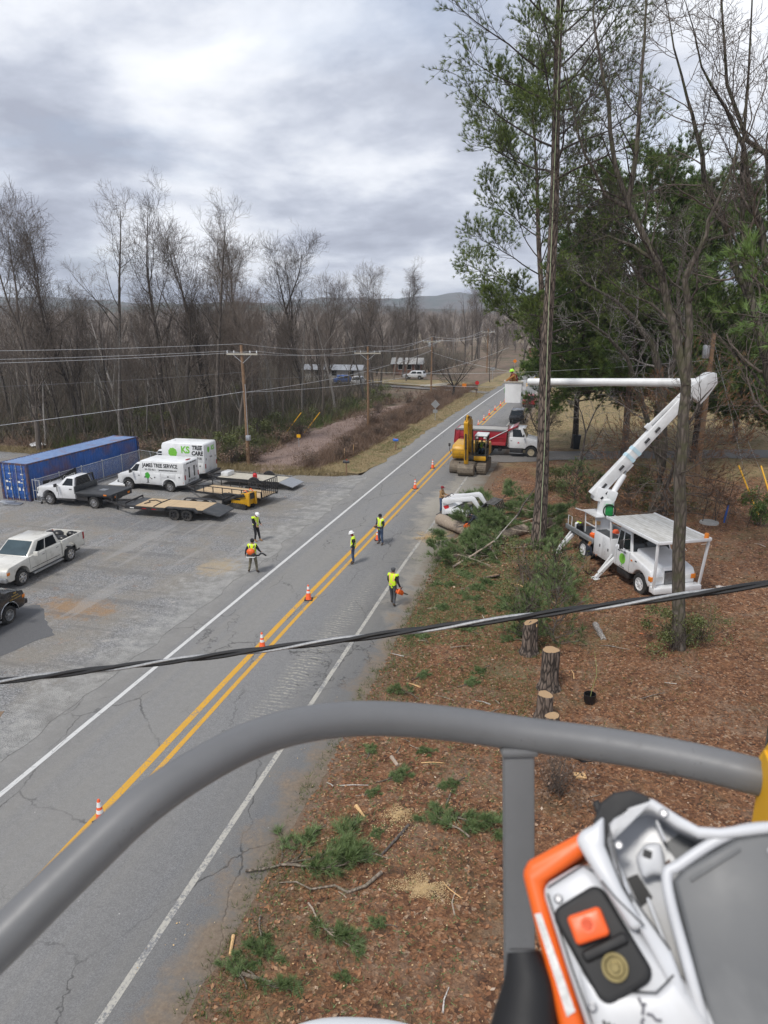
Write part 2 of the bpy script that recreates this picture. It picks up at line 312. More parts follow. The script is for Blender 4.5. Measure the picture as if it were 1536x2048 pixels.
def blob(b, cx, cy, rx, ry, n, a):
    dx_ = b.math('DIVIDE', b.math('SUBTRACT', X, cx), rx); dy_ = b.math('DIVIDE', b.math('SUBTRACT', Y, cy), ry)
    r = b.math('ADD', b.math('MULTIPLY', dx_, dx_), b.math('MULTIPLY', dy_, dy_)); r = b.math('ADD', r, b.math('MULTIPLY', b.math('SUBTRACT', n, .5), 3.6)); r = b.math('ADD', r, b.math('MULTIPLY', b.math('SUBTRACT', n3, .5), 1.6))
    return b.ramp(r, [(-.2, a), (.95, 0)])
st = b.mix(blob(b, -21.4, 25.0, 2.4, 1.4, n2, .85), st, b.ramp(n3, [(.3, (.20, .115, .055)), (.7, (.42, .27, .14))]))      # clay patch
st = b.mix(blob(b, -17.7, 31.6, 1.3, 1.6, n2, .75), st, (.42, .33, .21))                                                  # sawdust
st = b.mix(blob(b, -26.5, 37.5, 7, 2.0, n2, .5), st, (.135, .135, .138))
rut = b.noise(b.mapping(p, (.10, 1.1, 1), (0, 0, R(-28))), 1.0, 4, .6); st = b.mix(b.ramp(rut, [(.54, 0), (.62, .45)]), st, (.145, .14, .135)); rut2 = b.noise(b.mapping(p, (1.3, .12, 1), (0, 0, R(14))), 1.0, 4, .6); st = b.mix(b.ramp(rut2, [(.56, 0), (.64, .45)]), st, (.34, .33, .315))
b.set(st, .92); b.bump(b.math('ADD', vd, b.math('MULTIPLY', n3, .4)), .8, .04)

b = NB('fresh_asphalt'); p = b.pos(); b.set(b.ramp(b.noise(p, 40, 3, .7), [(.3, (.075, .076, .079)), (.7, (.145, .145, .148))]), .9); b.bump(b.noise(p, 40), .3, .01)
b = NB('puddle_water'); b.set((.20, .13, .075), .06, Specular_IOR_Level=.5)

b = NB('leaf_litter'); p = b.pos(); X, Y, Z = b.sep(p)
n = b.noise(p, .28, 5, .6); n2 = b.noise(p, 1.6, 5, .7); n3 = b.noise(p, 22, 4, .75)
pdn = b.n('ShaderNodeVectorMath', operation='ADD'); q = b.n('ShaderNodeVectorMath', operation='SCALE'); q.inputs['Scale'].default_value = .12; b.l(b.noise(p, 7, 3, .6, 0, True), q.inputs[0]); b.l(p, pdn.inputs[0]); b.l(q.outputs[0], pdn.inputs[1])
v = b.voro(pdn.outputs[0], 11, 'F1', 'Color'); vd = b.voro(pdn.outputs[0], 11); sv = b.sep(v)[1]
lf = b.ramp(sv, [(0, (.040, .018, .010)), (.3, (.145, .060, .028)), (.6, (.25, .108, .048)), (.85, (.36, .19, .095)), (1, (.52, .38, .26))])
lf = b.mix(b.ramp(n3, [(.36, .8), (.58, 0)]), lf, (.055, .030, .019))
lf = b.mix(b.ramp(n2, [(.42, 0), (.68, .7)]), lf, b.ramp(n3, [(.3, (.17, .078, .040)), (.7, (.37, .185, .085))]))
ls = b.noise(p, .55, 5, .65, .6); lf = b.mix(b.ramp(ls, [(.50, 0), (.64, .6)]), lf, b.ramp(n3, [(.3, (.15, .098, .064)), (.7, (.33, .235, .16))]))   # bare scraped soil
lf = b.mix(b.ramp(n, [(.52, 0), (.68, .55)]), lf, b.ramp(n3, [(.3, (.085, .078, .034)), (.7, (.20, .18, .085))]))   # thin green-brown ground cover
fy = b.math('ADD', b.math('MULTIPLY', b.math('SUBTRACT', Y, 57), .10), b.math('MULTIPLY', b.math('SUBTRACT', n, .5), 4.5))
far = b.ramp(fy, [(.0, 0), (1.0, .9)]); gr = b.ramp(n2, [(.35, (.15, .165, .05)), (.5, (.32, .24, .115)), (.75, (.45, .33, .175))])
gr = b.mix(b.ramp(n3, [(.3, .5), (.7, 0)]), gr, (.10, .075, .04)); lf = b.mix(far, lf, gr)
em = b.ramp(b.math('ADD', b.math('MULTIPLY', b.math('ADD', X, 6.35), .8), b.math('MULTIPLY', b.math('SUBTRACT', n2, .5), 2.2)), [(0, .85), (.75, 0)])
lf = b.mix(em, lf, b.ramp(n3, [(.3, (.13, .085, .055)), (.7, (.25, .18, .125))]))
b.set(lf, .95); b.bump(b.math('ADD', vd, n3), .9, .05)

b = NB('wood_floor'); p = b.pos(); n = b.noise(p, .16, 5, .65); n2 = b.noise(p, .9, 5, .7); n3 = b.noise(p, 9, 4, .75)
c = b.ramp(n2, [(.3, (.12, .085, .06)), (.5, (.21, .148, .105)), (.72, (.30, .21, .148))]); c = b.mix(b.ramp(n, [(.45, 0), (.66, .75)]), c, b.ramp(n3, [(.3, (.04, .052, .020)), (.7, (.10, .115, .048))]))
c = b.mix(b.ramp(n3, [(.35, .6), (.62, 0)]), c, (.055, .040, .028)); b.set(c, .97); b.bump(n3, .8, .08)
b = NB('row_leaves'); p = b.pos(); n2 = b.noise(p, .8, 4, .7); n3 = b.noise(p, 7, 4, .8)
b.set(b.mix(b.ramp(n2, [(.5, 0), (.75, .6)]), b.ramp(n3, [(.3, (.13, .085, .07)), (.55, (.27, .195, .165)), (.75, (.42, .33, .28))]), (.15, .10, .065)), .97); b.bump(n3, .9, .08)
b = NB('verge_grass'); p = b.pos(); n2 = b.noise(p, .7, 4, .7); n3 = b.noise(p, 12, 4, .75)
b.set(b.mix(b.ramp(n3, [(.3, .5), (.65, 0)]), b.ramp(n2, [(.32, (.12, .15, .045)), (.48, (.27, .205, .10)), (.75, (.36, .265, .145))]), (.10, .075, .045)), .97); b.bump(n3, .8, .05)
b = NB('driveway_tar'); p = b.pos(); n3 = b.noise(p, 14, 4, .7); b.set(b.ramp(n3, [(.3, (.115, .108, .102)), (.7, (.235, .222, .208))]), .95); b.bump(n3, .4, .02)
b = NB('far_ground'); p = b.pos(); n = b.noise(p, .02, 5, .6); n2 = b.noise(p, .25, 5, .7); b.set(b.mix(b.ramp(n, [(.4, 0), (.6, .6)]), b.ramp(n2, [(.3, (.15, .118, .09)), (.7, (.27, .215, .165))]), (.27, .225, .13)), .97)
b = NB('hill_wood'); p = b.pos(); n = b.noise(p, .012, 5, .65); n2 = b.noise(b.mapping(p, (1, 1, .5)), .09, 5, .75)
b.set(b.mix(b.ramp(n, [(.45, 0), (.6, .9)]), b.ramp(n2, [(.3, (.075, .062, .052)), (.7, (.15, .125, .105))]), b.ramp(n2, [(.3, (.022, .034, .020)), (.7, (.05, .07, .038))])), 1.0); b.bump(n2, 1, 4)

def sheet(name, edge_pts, z, mat, label=None, jag=.25, step=.6, seed=0):
    """flat sheet with a naturally uneven outline"""
    rng = random.Random(seed); out = []
    for i, a in enumerate(edge_pts):
        c = edge_pts[(i + 1) % len(edge_pts)]; a = Vector(a); c = Vector(c); n = max(1, int((c - a).length / step)); d = (c - a).normalized() if (c - a).length else a; nr = Vector((-d.y, d.x))
        for k in range(n):
            q = a.lerp(c, k / n); j = jag * (fn(q.x, q.y, .45, seed) * 1.3 + fn(q.x, q.y, 1.9, seed + 5) * .7); out.append(q + nr * j)
    bm = bmesh.new(); f = bm.faces.new([bm.verts.new((q.x, q.y, z)) for q in out]); bmesh.ops.triangulate(bm, faces=[f])
    if sum(g.normal.z for g in bm.faces) < 0: bmesh.ops.reverse_faces(bm, faces=bm.faces)
    me = bpy.data.meshes.new(name); bm.to_mesh(me); bm.free(); me.materials.append(M_[mat]); o = bpy.data.objects.new(name, me); link(o); o['kind'] = 'structure'; return o
def gridsheet(name, xs, ys, zf, mat, xedge=None):
    xs = list(xs); ys = list(ys); V = []
    for y in ys:
        x0 = xedge(y) if xedge else xs[0]
        for i, x in enumerate(xs):
            xx = x + (x0 - xs[0]) * max(0, 1 - i / 12) ; V.append((xx, y, zf(xx, y)))
    n = len(xs); F = [(j * n + i, j * n + i + 1, (j + 1) * n + i + 1, (j + 1) * n + i) for j in range(len(ys) - 1) for i in range(n - 1)]
    o = npmesh(name, V, F, mat, smooth=True); o['kind'] = 'structure'; return o
def arange(a, c, s): return [a + s * i for i in range(int((c - a) / s) + 1)]

g = MB(); g.add([(-3500, -600, -.16), (3500, -600, -.16), (3500, 5200, -.16), (-3500, 5200, -.16)], [(0, 1, 2, 3)]); tag(g.build('ground', 'far_ground'), kind='structure')
# road slab with a real edge, following the gentle bend
ys = arange(-12, 420, 3.0); V = []; F = []
for y in ys:
    a, c = x_left(y) - 2.2, x_right(y) + 1.75
    V += [(a, y, -.3), (a, y, 0), (x_yel(y), y, .02), (c, y, 0), (c, y, -.3)]
for k in range(len(ys) - 1): F += [(k * 5 + i, k * 5 + i + 1, k * 5 + 6 + i, k * 5 + 5 + i) for i in range(4)]
o = npmesh('road', V, np.array(F)[:, ::-1], 'asphalt', smooth=True); o['kind'] = 'structure'
def zroad(x, y):
    c = x_yel(y); a, d = x_left(y) - 2.2, x_right(y) + 1.75
    return .02 * (1 - (c - x) / (c - a)) if x < c else .02 * (1 - (x - c) / (d - c))
def marking(name, fx, w, mat, y0, y1):
    V = []; ys = arange(y0, y1, 1.5); 
    for y in ys:
        for s in (-1, 1): x = fx(y) + s * w / 2 + .012 * fn(y, s, 1.3, w); V.append((x, y, zroad(x, y) + .005))
    F = [(2 * k, 2 * k + 1, 2 * k + 3, 2 * k + 2) for k in range(len(ys) - 1)]
    o = npmesh(name, V, F, mat); o['kind'] = 'structure'
marking('edge_line_left', x_left, .17, 'line_white', -10, 400); marking('edge_line_right', x_right, .16, 'line_white_dirty', -10, 400)
marking('centre_line_left', lambda y: x_yel(y) - .24, .23, 'line_yellow', -10, 400); marking('centre_line_right', lambda y: x_yel(y) + .22, .17, 'line_yellow', -10, 400)
# yard on the right
gridsheet('yard', arange(-6.6, 90, .55), arange(-8, 150, .55), lambda x, y: yz(x, y) - .006 + .02 * min(1, max(0, x + 6.6 - xoff(y))), 'leaf_litter', lambda y: x_right(y) + 1.35 + .35 * fn(0, y, .35, 2) + .22 * fn(0, y, 1.7, 7) - .5 * math.exp(-((y - 36) / 5) ** 2))
# gravel lot on the left
sheet('gravel_lot', [(-15.9, -9), (-15.9, 30), (-15.9, 44), (-16.4, 54.5), (-19.5, 53.4), (-22.5, 53.0), (-25.5, 53.6), (-29, 53.4), (-33, 53.2), (-37, 54), (-60, 56), (-75, 40), (-75, -9)], .012, 'gravel', jag=.3, seed=3)
sheet('asphalt_apron', [(-20.3, 22.4), (-23.2, 24.9), (-27.5, 22.0), (-30, 10), (-24, 12)], .018, 'fresh_asphalt', jag=.22, step=.3, seed=5)
sheet('puddle', [(-18.6, 16.6), (-17.9, 17.0), (-17.5, 16.3), (-17.9, 15.2), (-18.8, 15.0)], .019, 'puddle_water', jag=.15, step=.25, seed=9)
# woodland floor, verge and leaf-strewn right of way
gridsheet('woodland_floor', arange(-17.3, -150, -1.3) if False else [-17.3 - 1.4 * i for i in range(110)], arange(52, 330, 1.8), lambda x, y: wz(x, y) - .03, 'wood_floor', lambda y: -17.3 + xoff(min(y, 150)))
sheet('verge', [(-17.35, 54.8), (-16.7, 58), (-16.55, 75), (-15.7, 100), (-14.6, 130), (-11, 180), (-15.5, 180), (-18.3, 130), (-18.9, 100), (-19.6, 75), (-20.3, 62), (-21.8, 55)], .02, 'verge_grass', jag=.35, seed=4)
sheet('right_of_way', [(-25.0, 53.0), (-22.6, 56), (-22.3, 60), (-23.2, 73), (-23.4, 84), (-21.8, 98), (-24.6, 101), (-27.8, 86), (-29.2, 73), (-28.4, 60), (-27.2, 56)], .03, 'row_leaves', jag=1.1, seed=6)
sheet('side_lane', [(-14.8, 121), (-19, 122.5), (-30, 126), (-46, 131), (-46, 128.5), (-30, 123.4), (-19, 119.8), (-15, 118)], .07, 'driveway_tar', jag=.2, seed=8)
sheet('field', [(-19, 124), (-20, 136), (-27, 140), (-40, 138), (-40, 131.5)], .05, 'verge_grass', jag=.6, seed=11)
# the driveway crossing the yard
dv = [(-8.0, 62.4, 65.3), (-4, 63.4, 68.2), (0, 65.3, 69.3), (6, 67.4, 71.2), (12, 69.2, 73.4), (18, 71.0, 75.4), (30, 74, 79), (60, 84, 89)]
V = []; 
for i in range(len(dv) - 1):
    for k in range(12):
        t = k / 12; x, a, c = [dv[i][q] * (1 - t) + dv[i + 1][q] * t for q in range(3)]
        for q in range(5): y = a + (c - a) * q / 4 + .3 * fn(x, q, .6, 2); V.append((x, y, yz(x, y) + .045))
m_ = len(V) // 5; o = npmesh('driveway', V, [(5 * k + q, 5 * k + q + 5, 5 * k + q + 6, 5 * k + q + 1) for k in range(m_ - 1) for q in range(4)], 'driveway_tar', smooth=True); o['kind'] = 'structure'
# far wooded hills
def ridge(name, cx, cy, rx, ry, h, seed, n=70, m=22):
    V = []; 
    for j in range(m + 1):
        for i in range(n + 1):
            u = i / n * 2 - 1; v = j / m * 2 - 1; x = cx + u * rx; y = cy + v * ry
            e = max(0, 1 - u * u) ** .7 * max(0, 1 - v * v) ** .8
            V.append((x, y, -1.5 + h * e * (.72 + .35 * fn(x, y, .0022, seed) + .22 * fn(x, y, .008, seed + 2)) + (3.5 * fn(x, y, .05, seed) if e > .02 else 0)))
    F = [(j * (n + 1) + i, j * (n + 1) + i + 1, (j + 1) * (n + 1) + i + 1, (j + 1) * (n + 1) + i) for j in range(m) for i in range(n)]
    o = npmesh(name, V, F, 'hill_wood', smooth=True); o['kind'] = 'structure'
ridge('hill', -900, 1500, 1100, 500, 38, 1.0); ridge('hill.001', 350, 1350, 600, 420, 60, 5.0); ridge('hill.002', -250, 3000, 1700, 700, 100, 9.0); ridge('hill.003', -1900, 2000, 1100, 700, 70, 12.0); ridge('hill.004', 900, 1500, 500, 500, 80, 15.0)
# ================================================================== TREES AND PLANTS
def bark(name, c0, c1, c2, moss=None, scale=7, moss_amt=.6):
    b = NB(name); c = b.coord(); st = b.mapping(c, (1, 1, .22)); v = b.voro(st, scale, 'DISTANCE_TO_EDGE'); n = b.noise(st, scale * 1.7, 5, .7); n2 = b.noise(c, .8, 4, .6)
    cc = b.mix(b.ramp(v, [(.03, 1), (.20, 0)]), b.ramp(n, [(.3, c1), (.7, c2)]), c0); cc = b.mix(b.ramp(n2, [(.35, 0), (.7, .5)]), cc, c0)
    if moss: cc = b.mix(b.ramp(b.noise(c, 2.3, 5, .7), [(.47, 0), (.62, moss_amt)]), cc, moss)
    r3 = b.math('POWER', b.rnd(), 2.0); cc = b.mix(b.math('MULTIPLY', r3, .75), cc, tuple(min(1, x * 2.6) for x in c1)); b.set(cc, .95); b.bump(b.math('ADD', b.ramp(v, [(0, 0), (.25, 1)]), b.math('MULTIPLY', n, .6)), .8, .03)
bark('bark_pine', (.030, .023, .019), (.125, .092, .072), (.31, .245, .20), None, 8); bark('bark_grey', (.034, .028, .024), (.095, .080, .068), (.19, .164, .142)); bark('bark_pale', (.10, .09, .08), (.20, .185, .17), (.34, .32, .295))
bark('bark_moss', (.018, .015, .012), (.075, .062, .050), (.20, .17, .145), (.045, .056, .014), 7, .85); bark('bark_twig', (.058, .046, .037), (.108, .087, .072), (.175, .145, .122)); bark('bark_log', (.085, .066, .050), (.20, .16, .125), (.33, .275, .22), (.15, .15, .10), 8)
bark('bark_dark', (.038, .031, .026), (.075, .062, .052), (.125, .105, .09))
bark('bark_white', (.16, .145, .13), (.30, .275, .25), (.46, .43, .40), None, 8)
def leafmat(name, stops, rough=.6, trans=.0):
    b = NB(name); a = b.attr('v'); c = b.ramp(a, stops); r = b.rnd(); c = b.mix(b.math('MULTIPLY', r, .22), c, tuple(x * .55 for x in stops[1][1])); b.set(c, rough)
    if trans: b.set(Subsurface_Weight=0.0)
leafmat('bright_needles', [(0, (.06, .11, .025)), (.5, (.14, .235, .05)), (1, (.24, .34, .10))]); leafmat('pine_needles', [(0, (.042, .070, .014)), (.5, (.135, .195, .036)), (1, (.25, .315, .070))]); leafmat('dark_needles', [(0, (.040, .075, .017)), (.5, (.108, .180, .038)), (1, (.20, .28, .066))])
leafmat('fresh_needles', [(0, (.055, .092, .030)), (.5, (.135, .205, .068)), (1, (.24, .30, .125))]); leafmat('brown_needles', [(0, (.075, .038, .020)), (.5, (.20, .092, .040)), (1, (.34, .17, .07))])
leafmat('shrub_leaves', [(0, (.048, .060, .018)), (.5, (.110, .130, .036)), (1, (.20, .205, .070))]); leafmat('brown_stalks', [(0, (.085, .055, .040)), (.5, (.185, .118, .080)), (1, (.33, .225, .15))])
leafmat('litter_leaves', [(0, (.075, .034, .018)), (.35, (.20, .085, .038)), (.65, (.31, .145, .066)), (.86, (.42, .25, .14)), (1, (.60, .50, .40))], .8)
leafmat('tan_grass', [(0, (.13, .10, .045)), (.5, (.26, .20, .095)), (1, (.40, .32, .18))]); leafmat('green_grass', [(0, (.04, .062, .014)), (.5, (.085, .125, .028)), (1, (.18, .20, .06))]); leafmat('chips', [(0, (.42, .27, .12)), (.5, (.60, .42, .21)), (1, (.74, .60, .38))], .9)
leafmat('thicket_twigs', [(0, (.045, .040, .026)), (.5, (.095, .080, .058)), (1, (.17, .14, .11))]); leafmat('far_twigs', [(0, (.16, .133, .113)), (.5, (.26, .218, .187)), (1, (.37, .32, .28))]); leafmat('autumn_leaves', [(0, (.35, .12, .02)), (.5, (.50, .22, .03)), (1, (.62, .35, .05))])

class Skel:
    """branch polylines collected as (points, radii, level)"""
    def __init__(s, seed): s.r = random.Random(seed); s.b = []
    def line(s, p, d, L, r0, r1, lvl, nseg=4, wob=.18, up=0.0, droop=0.0):
        p = Vector(p); d = Vector(d).normalized(); pts = [p.copy()]; rr = [r0]; g = s.r.gauss
        for k in range(nseg):
            d = (d + Vector((g(0, wob), g(0, wob), g(0, wob) + up - droop))).normalized(); p = p + d * (L / nseg); pts.append(p.copy()); rr.append(r0 + (r1 - r0) * (k + 1) / nseg)
        s.b.append((pts, rr, lvl)); return pts, rr
    def at(s, br, t):
        pts, rr = br[0], br[1]; x = t * (len(pts) - 1); i = min(int(x), len(pts) - 2); f = x - i
        return pts[i].lerp(pts[i + 1], f), (pts[i + 1] - pts[i]).normalized(), rr[i] + (rr[i + 1] - rr[i]) * f
    def side(s, d, ang):
        o = d.orthogonal().normalized(); o.rotate(Matrix.Rotation(s.r.uniform(0, 2 * PI), 3, d)); return (d * math.cos(ang) + o * math.sin(ang)).normalized()
    def spawn(s, br, n, t0, t1, ang, Lf, rf, lvl, nseg=3, wob=.2, up=.12, tip=.35, rmin=.004):
        out = []
        for i in range(n):
            t = t0 + (t1 - t0) * (i + s.r.random()) / n; p, d, r = s.at(br, min(t, .999)); L = Lf * s.r.uniform(.65, 1.25) * (1.15 - .55 * (t - t0) / max(.01, t1 - t0))
            out.append(s.line(p, s.side(d, ang * s.r.uniform(.7, 1.25)), L, max(rmin, r * rf), max(rmin * .8, r * rf * tip), lvl, nseg, wob, up))
        return out
def tubes_np(branches, sides):
    """numpy tube mesh for many branches; sides: function(level)->n"""
    V = []; F = []; base = 0
    for pts, rr, lvl in branches:
        n = sides(lvl); k = len(pts); P = np.array([tuple(q) for q in pts]); d = np.gradient(P, axis=0); d /= np.linalg.norm(d, axis=1, keepdims=True) + 1e-9
        ref = np.array([0, 0, 1.]) if abs(d[:, 2].mean()) < .85 else np.array([1., 0, 0]); a = np.cross(d, ref); a /= np.linalg.norm(a, axis=1, keepdims=True) + 1e-9; c = np.cross(a, d)
        t = np.arange(n) * 2 * PI / n; ring = P[:, None, :] + (a[:, None, :] * np.cos(t)[None, :, None] + c[:, None, :] * np.sin(t)[None, :, None]) * np.array(rr)[:, None, None]
        V.append(ring.reshape(-1, 3)); i = np.arange(k - 1)[:, None] * n; j = np.arange(n)[None, :]; j2 = (j + 1) % n
        F.append(np.stack([i + j, i + j2, i + n + j2, i + n + j], -1).reshape(-1, 4) + base); base += k * n
    return np.concatenate(V), np.concatenate(F)
def rand_unit(rs, n): v = rs.normal(size=(n, 3)); return v / (np.linalg.norm(v, axis=1, keepdims=True) + 1e-9)
def needles(rs, P, A, per, length, width, spread=.9, up=.0):
    """needle tufts: P (n,3) tips, A (n,3) axes -> triangles with value per face"""
    n = len(P); P = np.repeat(P, per, 0); A = np.repeat(A, per, 0); d = A + rand_unit(rs, n * per) * spread; d[:, 2] += up; d /= np.linalg.norm(d, axis=1, keepdims=True) + 1e-9
    L = length * rs.uniform(.6, 1.2, (n * per, 1)); w = np.cross(d, rand_unit(rs, n * per)); w /= np.linalg.norm(w, axis=1, keepdims=True) + 1e-9; w *= width * rs.uniform(.7, 1.3, (n * per, 1)) / 2
    b0 = P - d * L * .08; V = np.stack([b0 - w, b0 + w, P + d * L + w * .25], 1).reshape(-1, 3); F = np.arange(n * per * 3).reshape(-1, 3)
    val = np.clip(np.repeat(rs.uniform(.12, .88, n), per) + rs.uniform(-.2, .2, n * per), 0, 1); return V, F, val
def leaves(rs, P, size, flat=.0, aspect=.55):
    n = len(P); d = rand_unit(rs, n); d[:, 2] *= (1 - flat); d /= np.linalg.norm(d, axis=1, keepdims=True); r = rand_unit(rs, n); r[:, 2] *= (1 - flat); w = np.cross(d, r) if flat < .5 else np.cross(d, np.array([0, 0, 1.]) + r * .25)
    w /= np.linalg.norm(w, axis=1, keepdims=True) + 1e-9; s = size * rs.uniform(.5, 1.4, (n, 1)); d = d * s; w = w * s * aspect / 2
    V = np.stack([P, P + d * .5 + w, P + d, P + d * .5 - w], 1).reshape(-1, 3); return V, np.arange(n * 4).reshape(-1, 4), np.clip(rs.beta(2.2, 2.6, n), 0, 1)

# ---------------------------------------------------------------- bare hardwoods: a few kinds, copied as individuals
def bare_tree(seed, H, spread=.34, first=.32, limbs=13, dens=1.0, fork=False, lean=.05, tw=.010):
    s = Skel(seed); r0 = H * .0105 + .04; mains = []
    t = s.line((0, 0, -.3), (s.r.uniform(-lean, lean), s.r.uniform(-lean, lean), 1), H * (.62 if fork else .96), r0, r0 * (.5 if fork else .10), 0, 9, .045, .02); mains.append(t)
    if fork:
        for q in range(s.r.choice((2, 3))): mains.append(s.line(t[0][-1 - q], s.side(Vector((0, 0, 1)), R(s.r.uniform(14, 26))), H * s.r.uniform(.36, .46), r0 * .45, r0 * .09, 0, 6, .07, .08))
    for mi, mn in enumerate(mains):
        l1 = s.spawn(mn, limbs if mi == 0 else limbs // 2 + 2, first if mi == 0 else .1, .97, R(42), H * spread * (1 if mi == 0 else .6), .42, 1, 5, .13, .16, .18, tw * 1.3)
        for q in l1:
            l2 = s.spawn(q, max(3, int(6 * dens)), .22, 1.0, R(40), H * spread * .42, .5, 2, 5, .24, .10, .3, tw)
            for w in l2:
                l3 = s.spawn(w, max(2, int(5 * dens)), .12, 1.0, R(38), H * spread * .23, .6, 3, 3, .24, .09, .6, tw * .85)
                if dens >= 1:
                    for z in l3: s.spawn(z, 3, .2, 1.0, R(36), H * spread * .13, .8, 4, 2, .24, .08, .7, tw * .8)
    sd_ = lambda l: (7, 4, 3, 3, 3)[l]
    return tubes_np([q for q in s.b if q[2] <= 1], sd_), tubes_np([q for q in s.b if q[2] > 1], sd_)
def make_proto(name, parts, mats):
    return [(bpy_mesh(n, v, f, m)) for (n, (v, f), m) in parts]
def mesh_only(name, VF, mat, attr=None):
    o = npmesh(name, VF[0], VF[1], mat, smooth=True, attr=attr); me = o.data; bpy.data.objects.remove(o); return me
protos = []
for k, (H, sp, fi, li, de, fo) in enumerate([(23, .25, .42, 13, 1, False), (21, .30, .34, 13, 1, True), (25, .22, .48, 12, 1, False), (18, .36, .22, 14, 1, True), (22, .30, .30, 15, 1, True), (15, .34, .24, 12, 1, False), (20, .20, .55, 10, .8, False), (18, .15, .40, 12, .8, False), (19, .17, .48, 11, .8, False), (16, .19, .34, 12, .8, True), (20, .13, .5, 11, .8, False)]):
    t, c = bare_tree(100 + k, H, sp, fi, li, de, fo); protos.append((H, mesh_only('trunk', t, 'bark_pale' if k in (6, 8) else 'bark_grey'), mesh_only('crown', c, 'bark_twig')))
def put_tree(k, x, y, h, rz, label, group=None, name='bare_tree', z=0.0, tilt=(0, 0), bark_=None):
    H, tm, cm = protos[k]; e = thing(name, label, 'tree', (x, y, z), rz, group); s_ = h / H; e.scale = (s_, s_, s_); e.rotation_euler = (tilt[0], tilt[1], rz)
    a = bpy.data.objects.new('trunk', tm); link(a, e); c = bpy.data.objects.new('crown', cm); link(c, e)
    return e
rng = random.Random(77)
# the tall trees one can pick out along the front of the wood: (x, y, height, kind, label)
tall = [(-46.9, 64.9, 23.9, 2, 'tallest bare tree of the left wood, dense straight crown high over the others'), (-44.5, 68.9, 24.2, 0, 'tall bare tree with a narrow twiggy crown, second peak of the left wood'),
        (-40.1, 66.9, 21.2, 4, 'dark forked bare tree with wide arms left of the near utility pole'), (-34.6, 63.1, 22.6, 2, 'lone slim bare tree with a small crown above the near utility pole'),
        (-50.5, 56.8, 20.2, 3, 'broad bare tree with crowded upright limbs at the left edge of the picture'), (-36.3, 91.0, 22.2, 4, 'broad rounded bare tree in the middle of the left wood'),
        (-38.4, 81.4, 20.2, 1, 'spreading bare tree just right of the near utility pole'), (-42.5, 143.8, 19.5, 3, 'wide round-topped bare tree beyond the white trailer by the creek'),
        (-36.2, 145.6, 20.0, 1, 'round-topped bare tree standing right of its wide twin near the far poles'), (-52.4, 65.7, 20.3, 1, 'upright bare tree left of the tallest one, thick with twigs'),
        (-44.2, 84.1, 19.4, 3, 'bare tree with fanned limbs behind the slim lone one'), (-37.5, 103.4, 18.0, 4, 'bare tree with a rounded crown right of the broad middle one'), (-43.4, 59.9, 14, 6, 'leaning pale grey trunk in front of the wood above the blue container')]
for i, (x, y, h, k, lb) in enumerate(tall):
    put_tree(k, x, y, h, rng.uniform(0, 6.28), lb, z=wz(x, y), tilt=((0, R(-9)) if 'leaning' in lb else (0, 0)))
GW = 'bare trees of the left wood'
zones = [(48, (-70, -30.5), (57, 74), (7, 14)), (66, (-95, -30), (74, 105), (9, 15.5)), (50, (-120, -29), (105, 160), (11, 16)), (22, (-70, -27), (150, 230), (13, 19))]
placed = [(q[0], q[1]) for q in tall]
for n_, (xa, xb), (ya, yb), (ha, hb) in zones:
    c_ = 0; tries = 0
    while c_ < n_ and tries < 2000:
        tries += 1; x = rng.uniform(xa, xb); y = rng.uniform(ya, yb)
        if x > -36 and y < 60: continue
        if -36 < x < -17 and 114 < y < 150 and rng.random() < .6: continue
        if -24 - .18 * abs(y - 78) * 0 < x: continue
        if min((x - a) ** 2 + (y - c) ** 2 for a, c in placed) < 3.2: continue
        placed.append((x, y)); c_ += 1
        zone = 'front' if y < 74 else ('middle' if y < 105 else ('back' if y < 160 else 'far'))
        put_tree(rng.choice((7, 8, 9, 10, 7, 8, 9, 10, 5, 1, 6)), x, y, rng.uniform(ha, hb), rng.uniform(0, 6.28), {'front': 'grey bare tree in the front rows of the left wood', 'middle': 'grey bare tree deeper inside the left wood', 'back': 'grey bare tree at the back of the left wood', 'far': 'distant grey bare tree beyond the left wood'}[zone], {'front': 'front bare trees of the left wood', 'middle': 'inner bare trees of the left wood', 'back': 'back bare trees of the left wood', 'far': 'distant bare trees left of the road'}[zone], z=wz(x, y), tilt=(rng.gauss(0, .03), rng.gauss(0, .03)))
for i in range(16):   # right hand treeline beyond the lawn
    x = rng.uniform(16, 80); y = rng.uniform(124, 160); put_tree(rng.choice((1, 3, 4, 5)), x, y, rng.uniform(12, 19), rng.uniform(0, 6.28), 'grey bare tree in the treeline beyond the lawn', 'treeline beyond the lawn')
for i, (x, y, h, k) in enumerate([(-14.5, 182, 16, 1), (-20, 172, 17, 3), (-6, 178, 17, 4), (2, 168, 18, 3), (-17, 138, 9, 5)]): put_tree(k, x, y, h, i * 1.3, 'distant bare tree beside the far stretch of road', 'bare trees by the far road')
for i, (x, y) in enumerate([(-40, 121), (-43.5, 119), (-46, 124), (-37, 123), (-49, 122), (-34.5, 119), (-33, 136), (-36, 138), (-30.5, 149)]): put_tree((1, 5, 4, 3, 6, 5, 1, 4, 3)[i], x, y, 11 + (i * 3) % 6, i * .9, 'bare tree screening the mobile home and the side lane', 'bare trees before the mobile home')
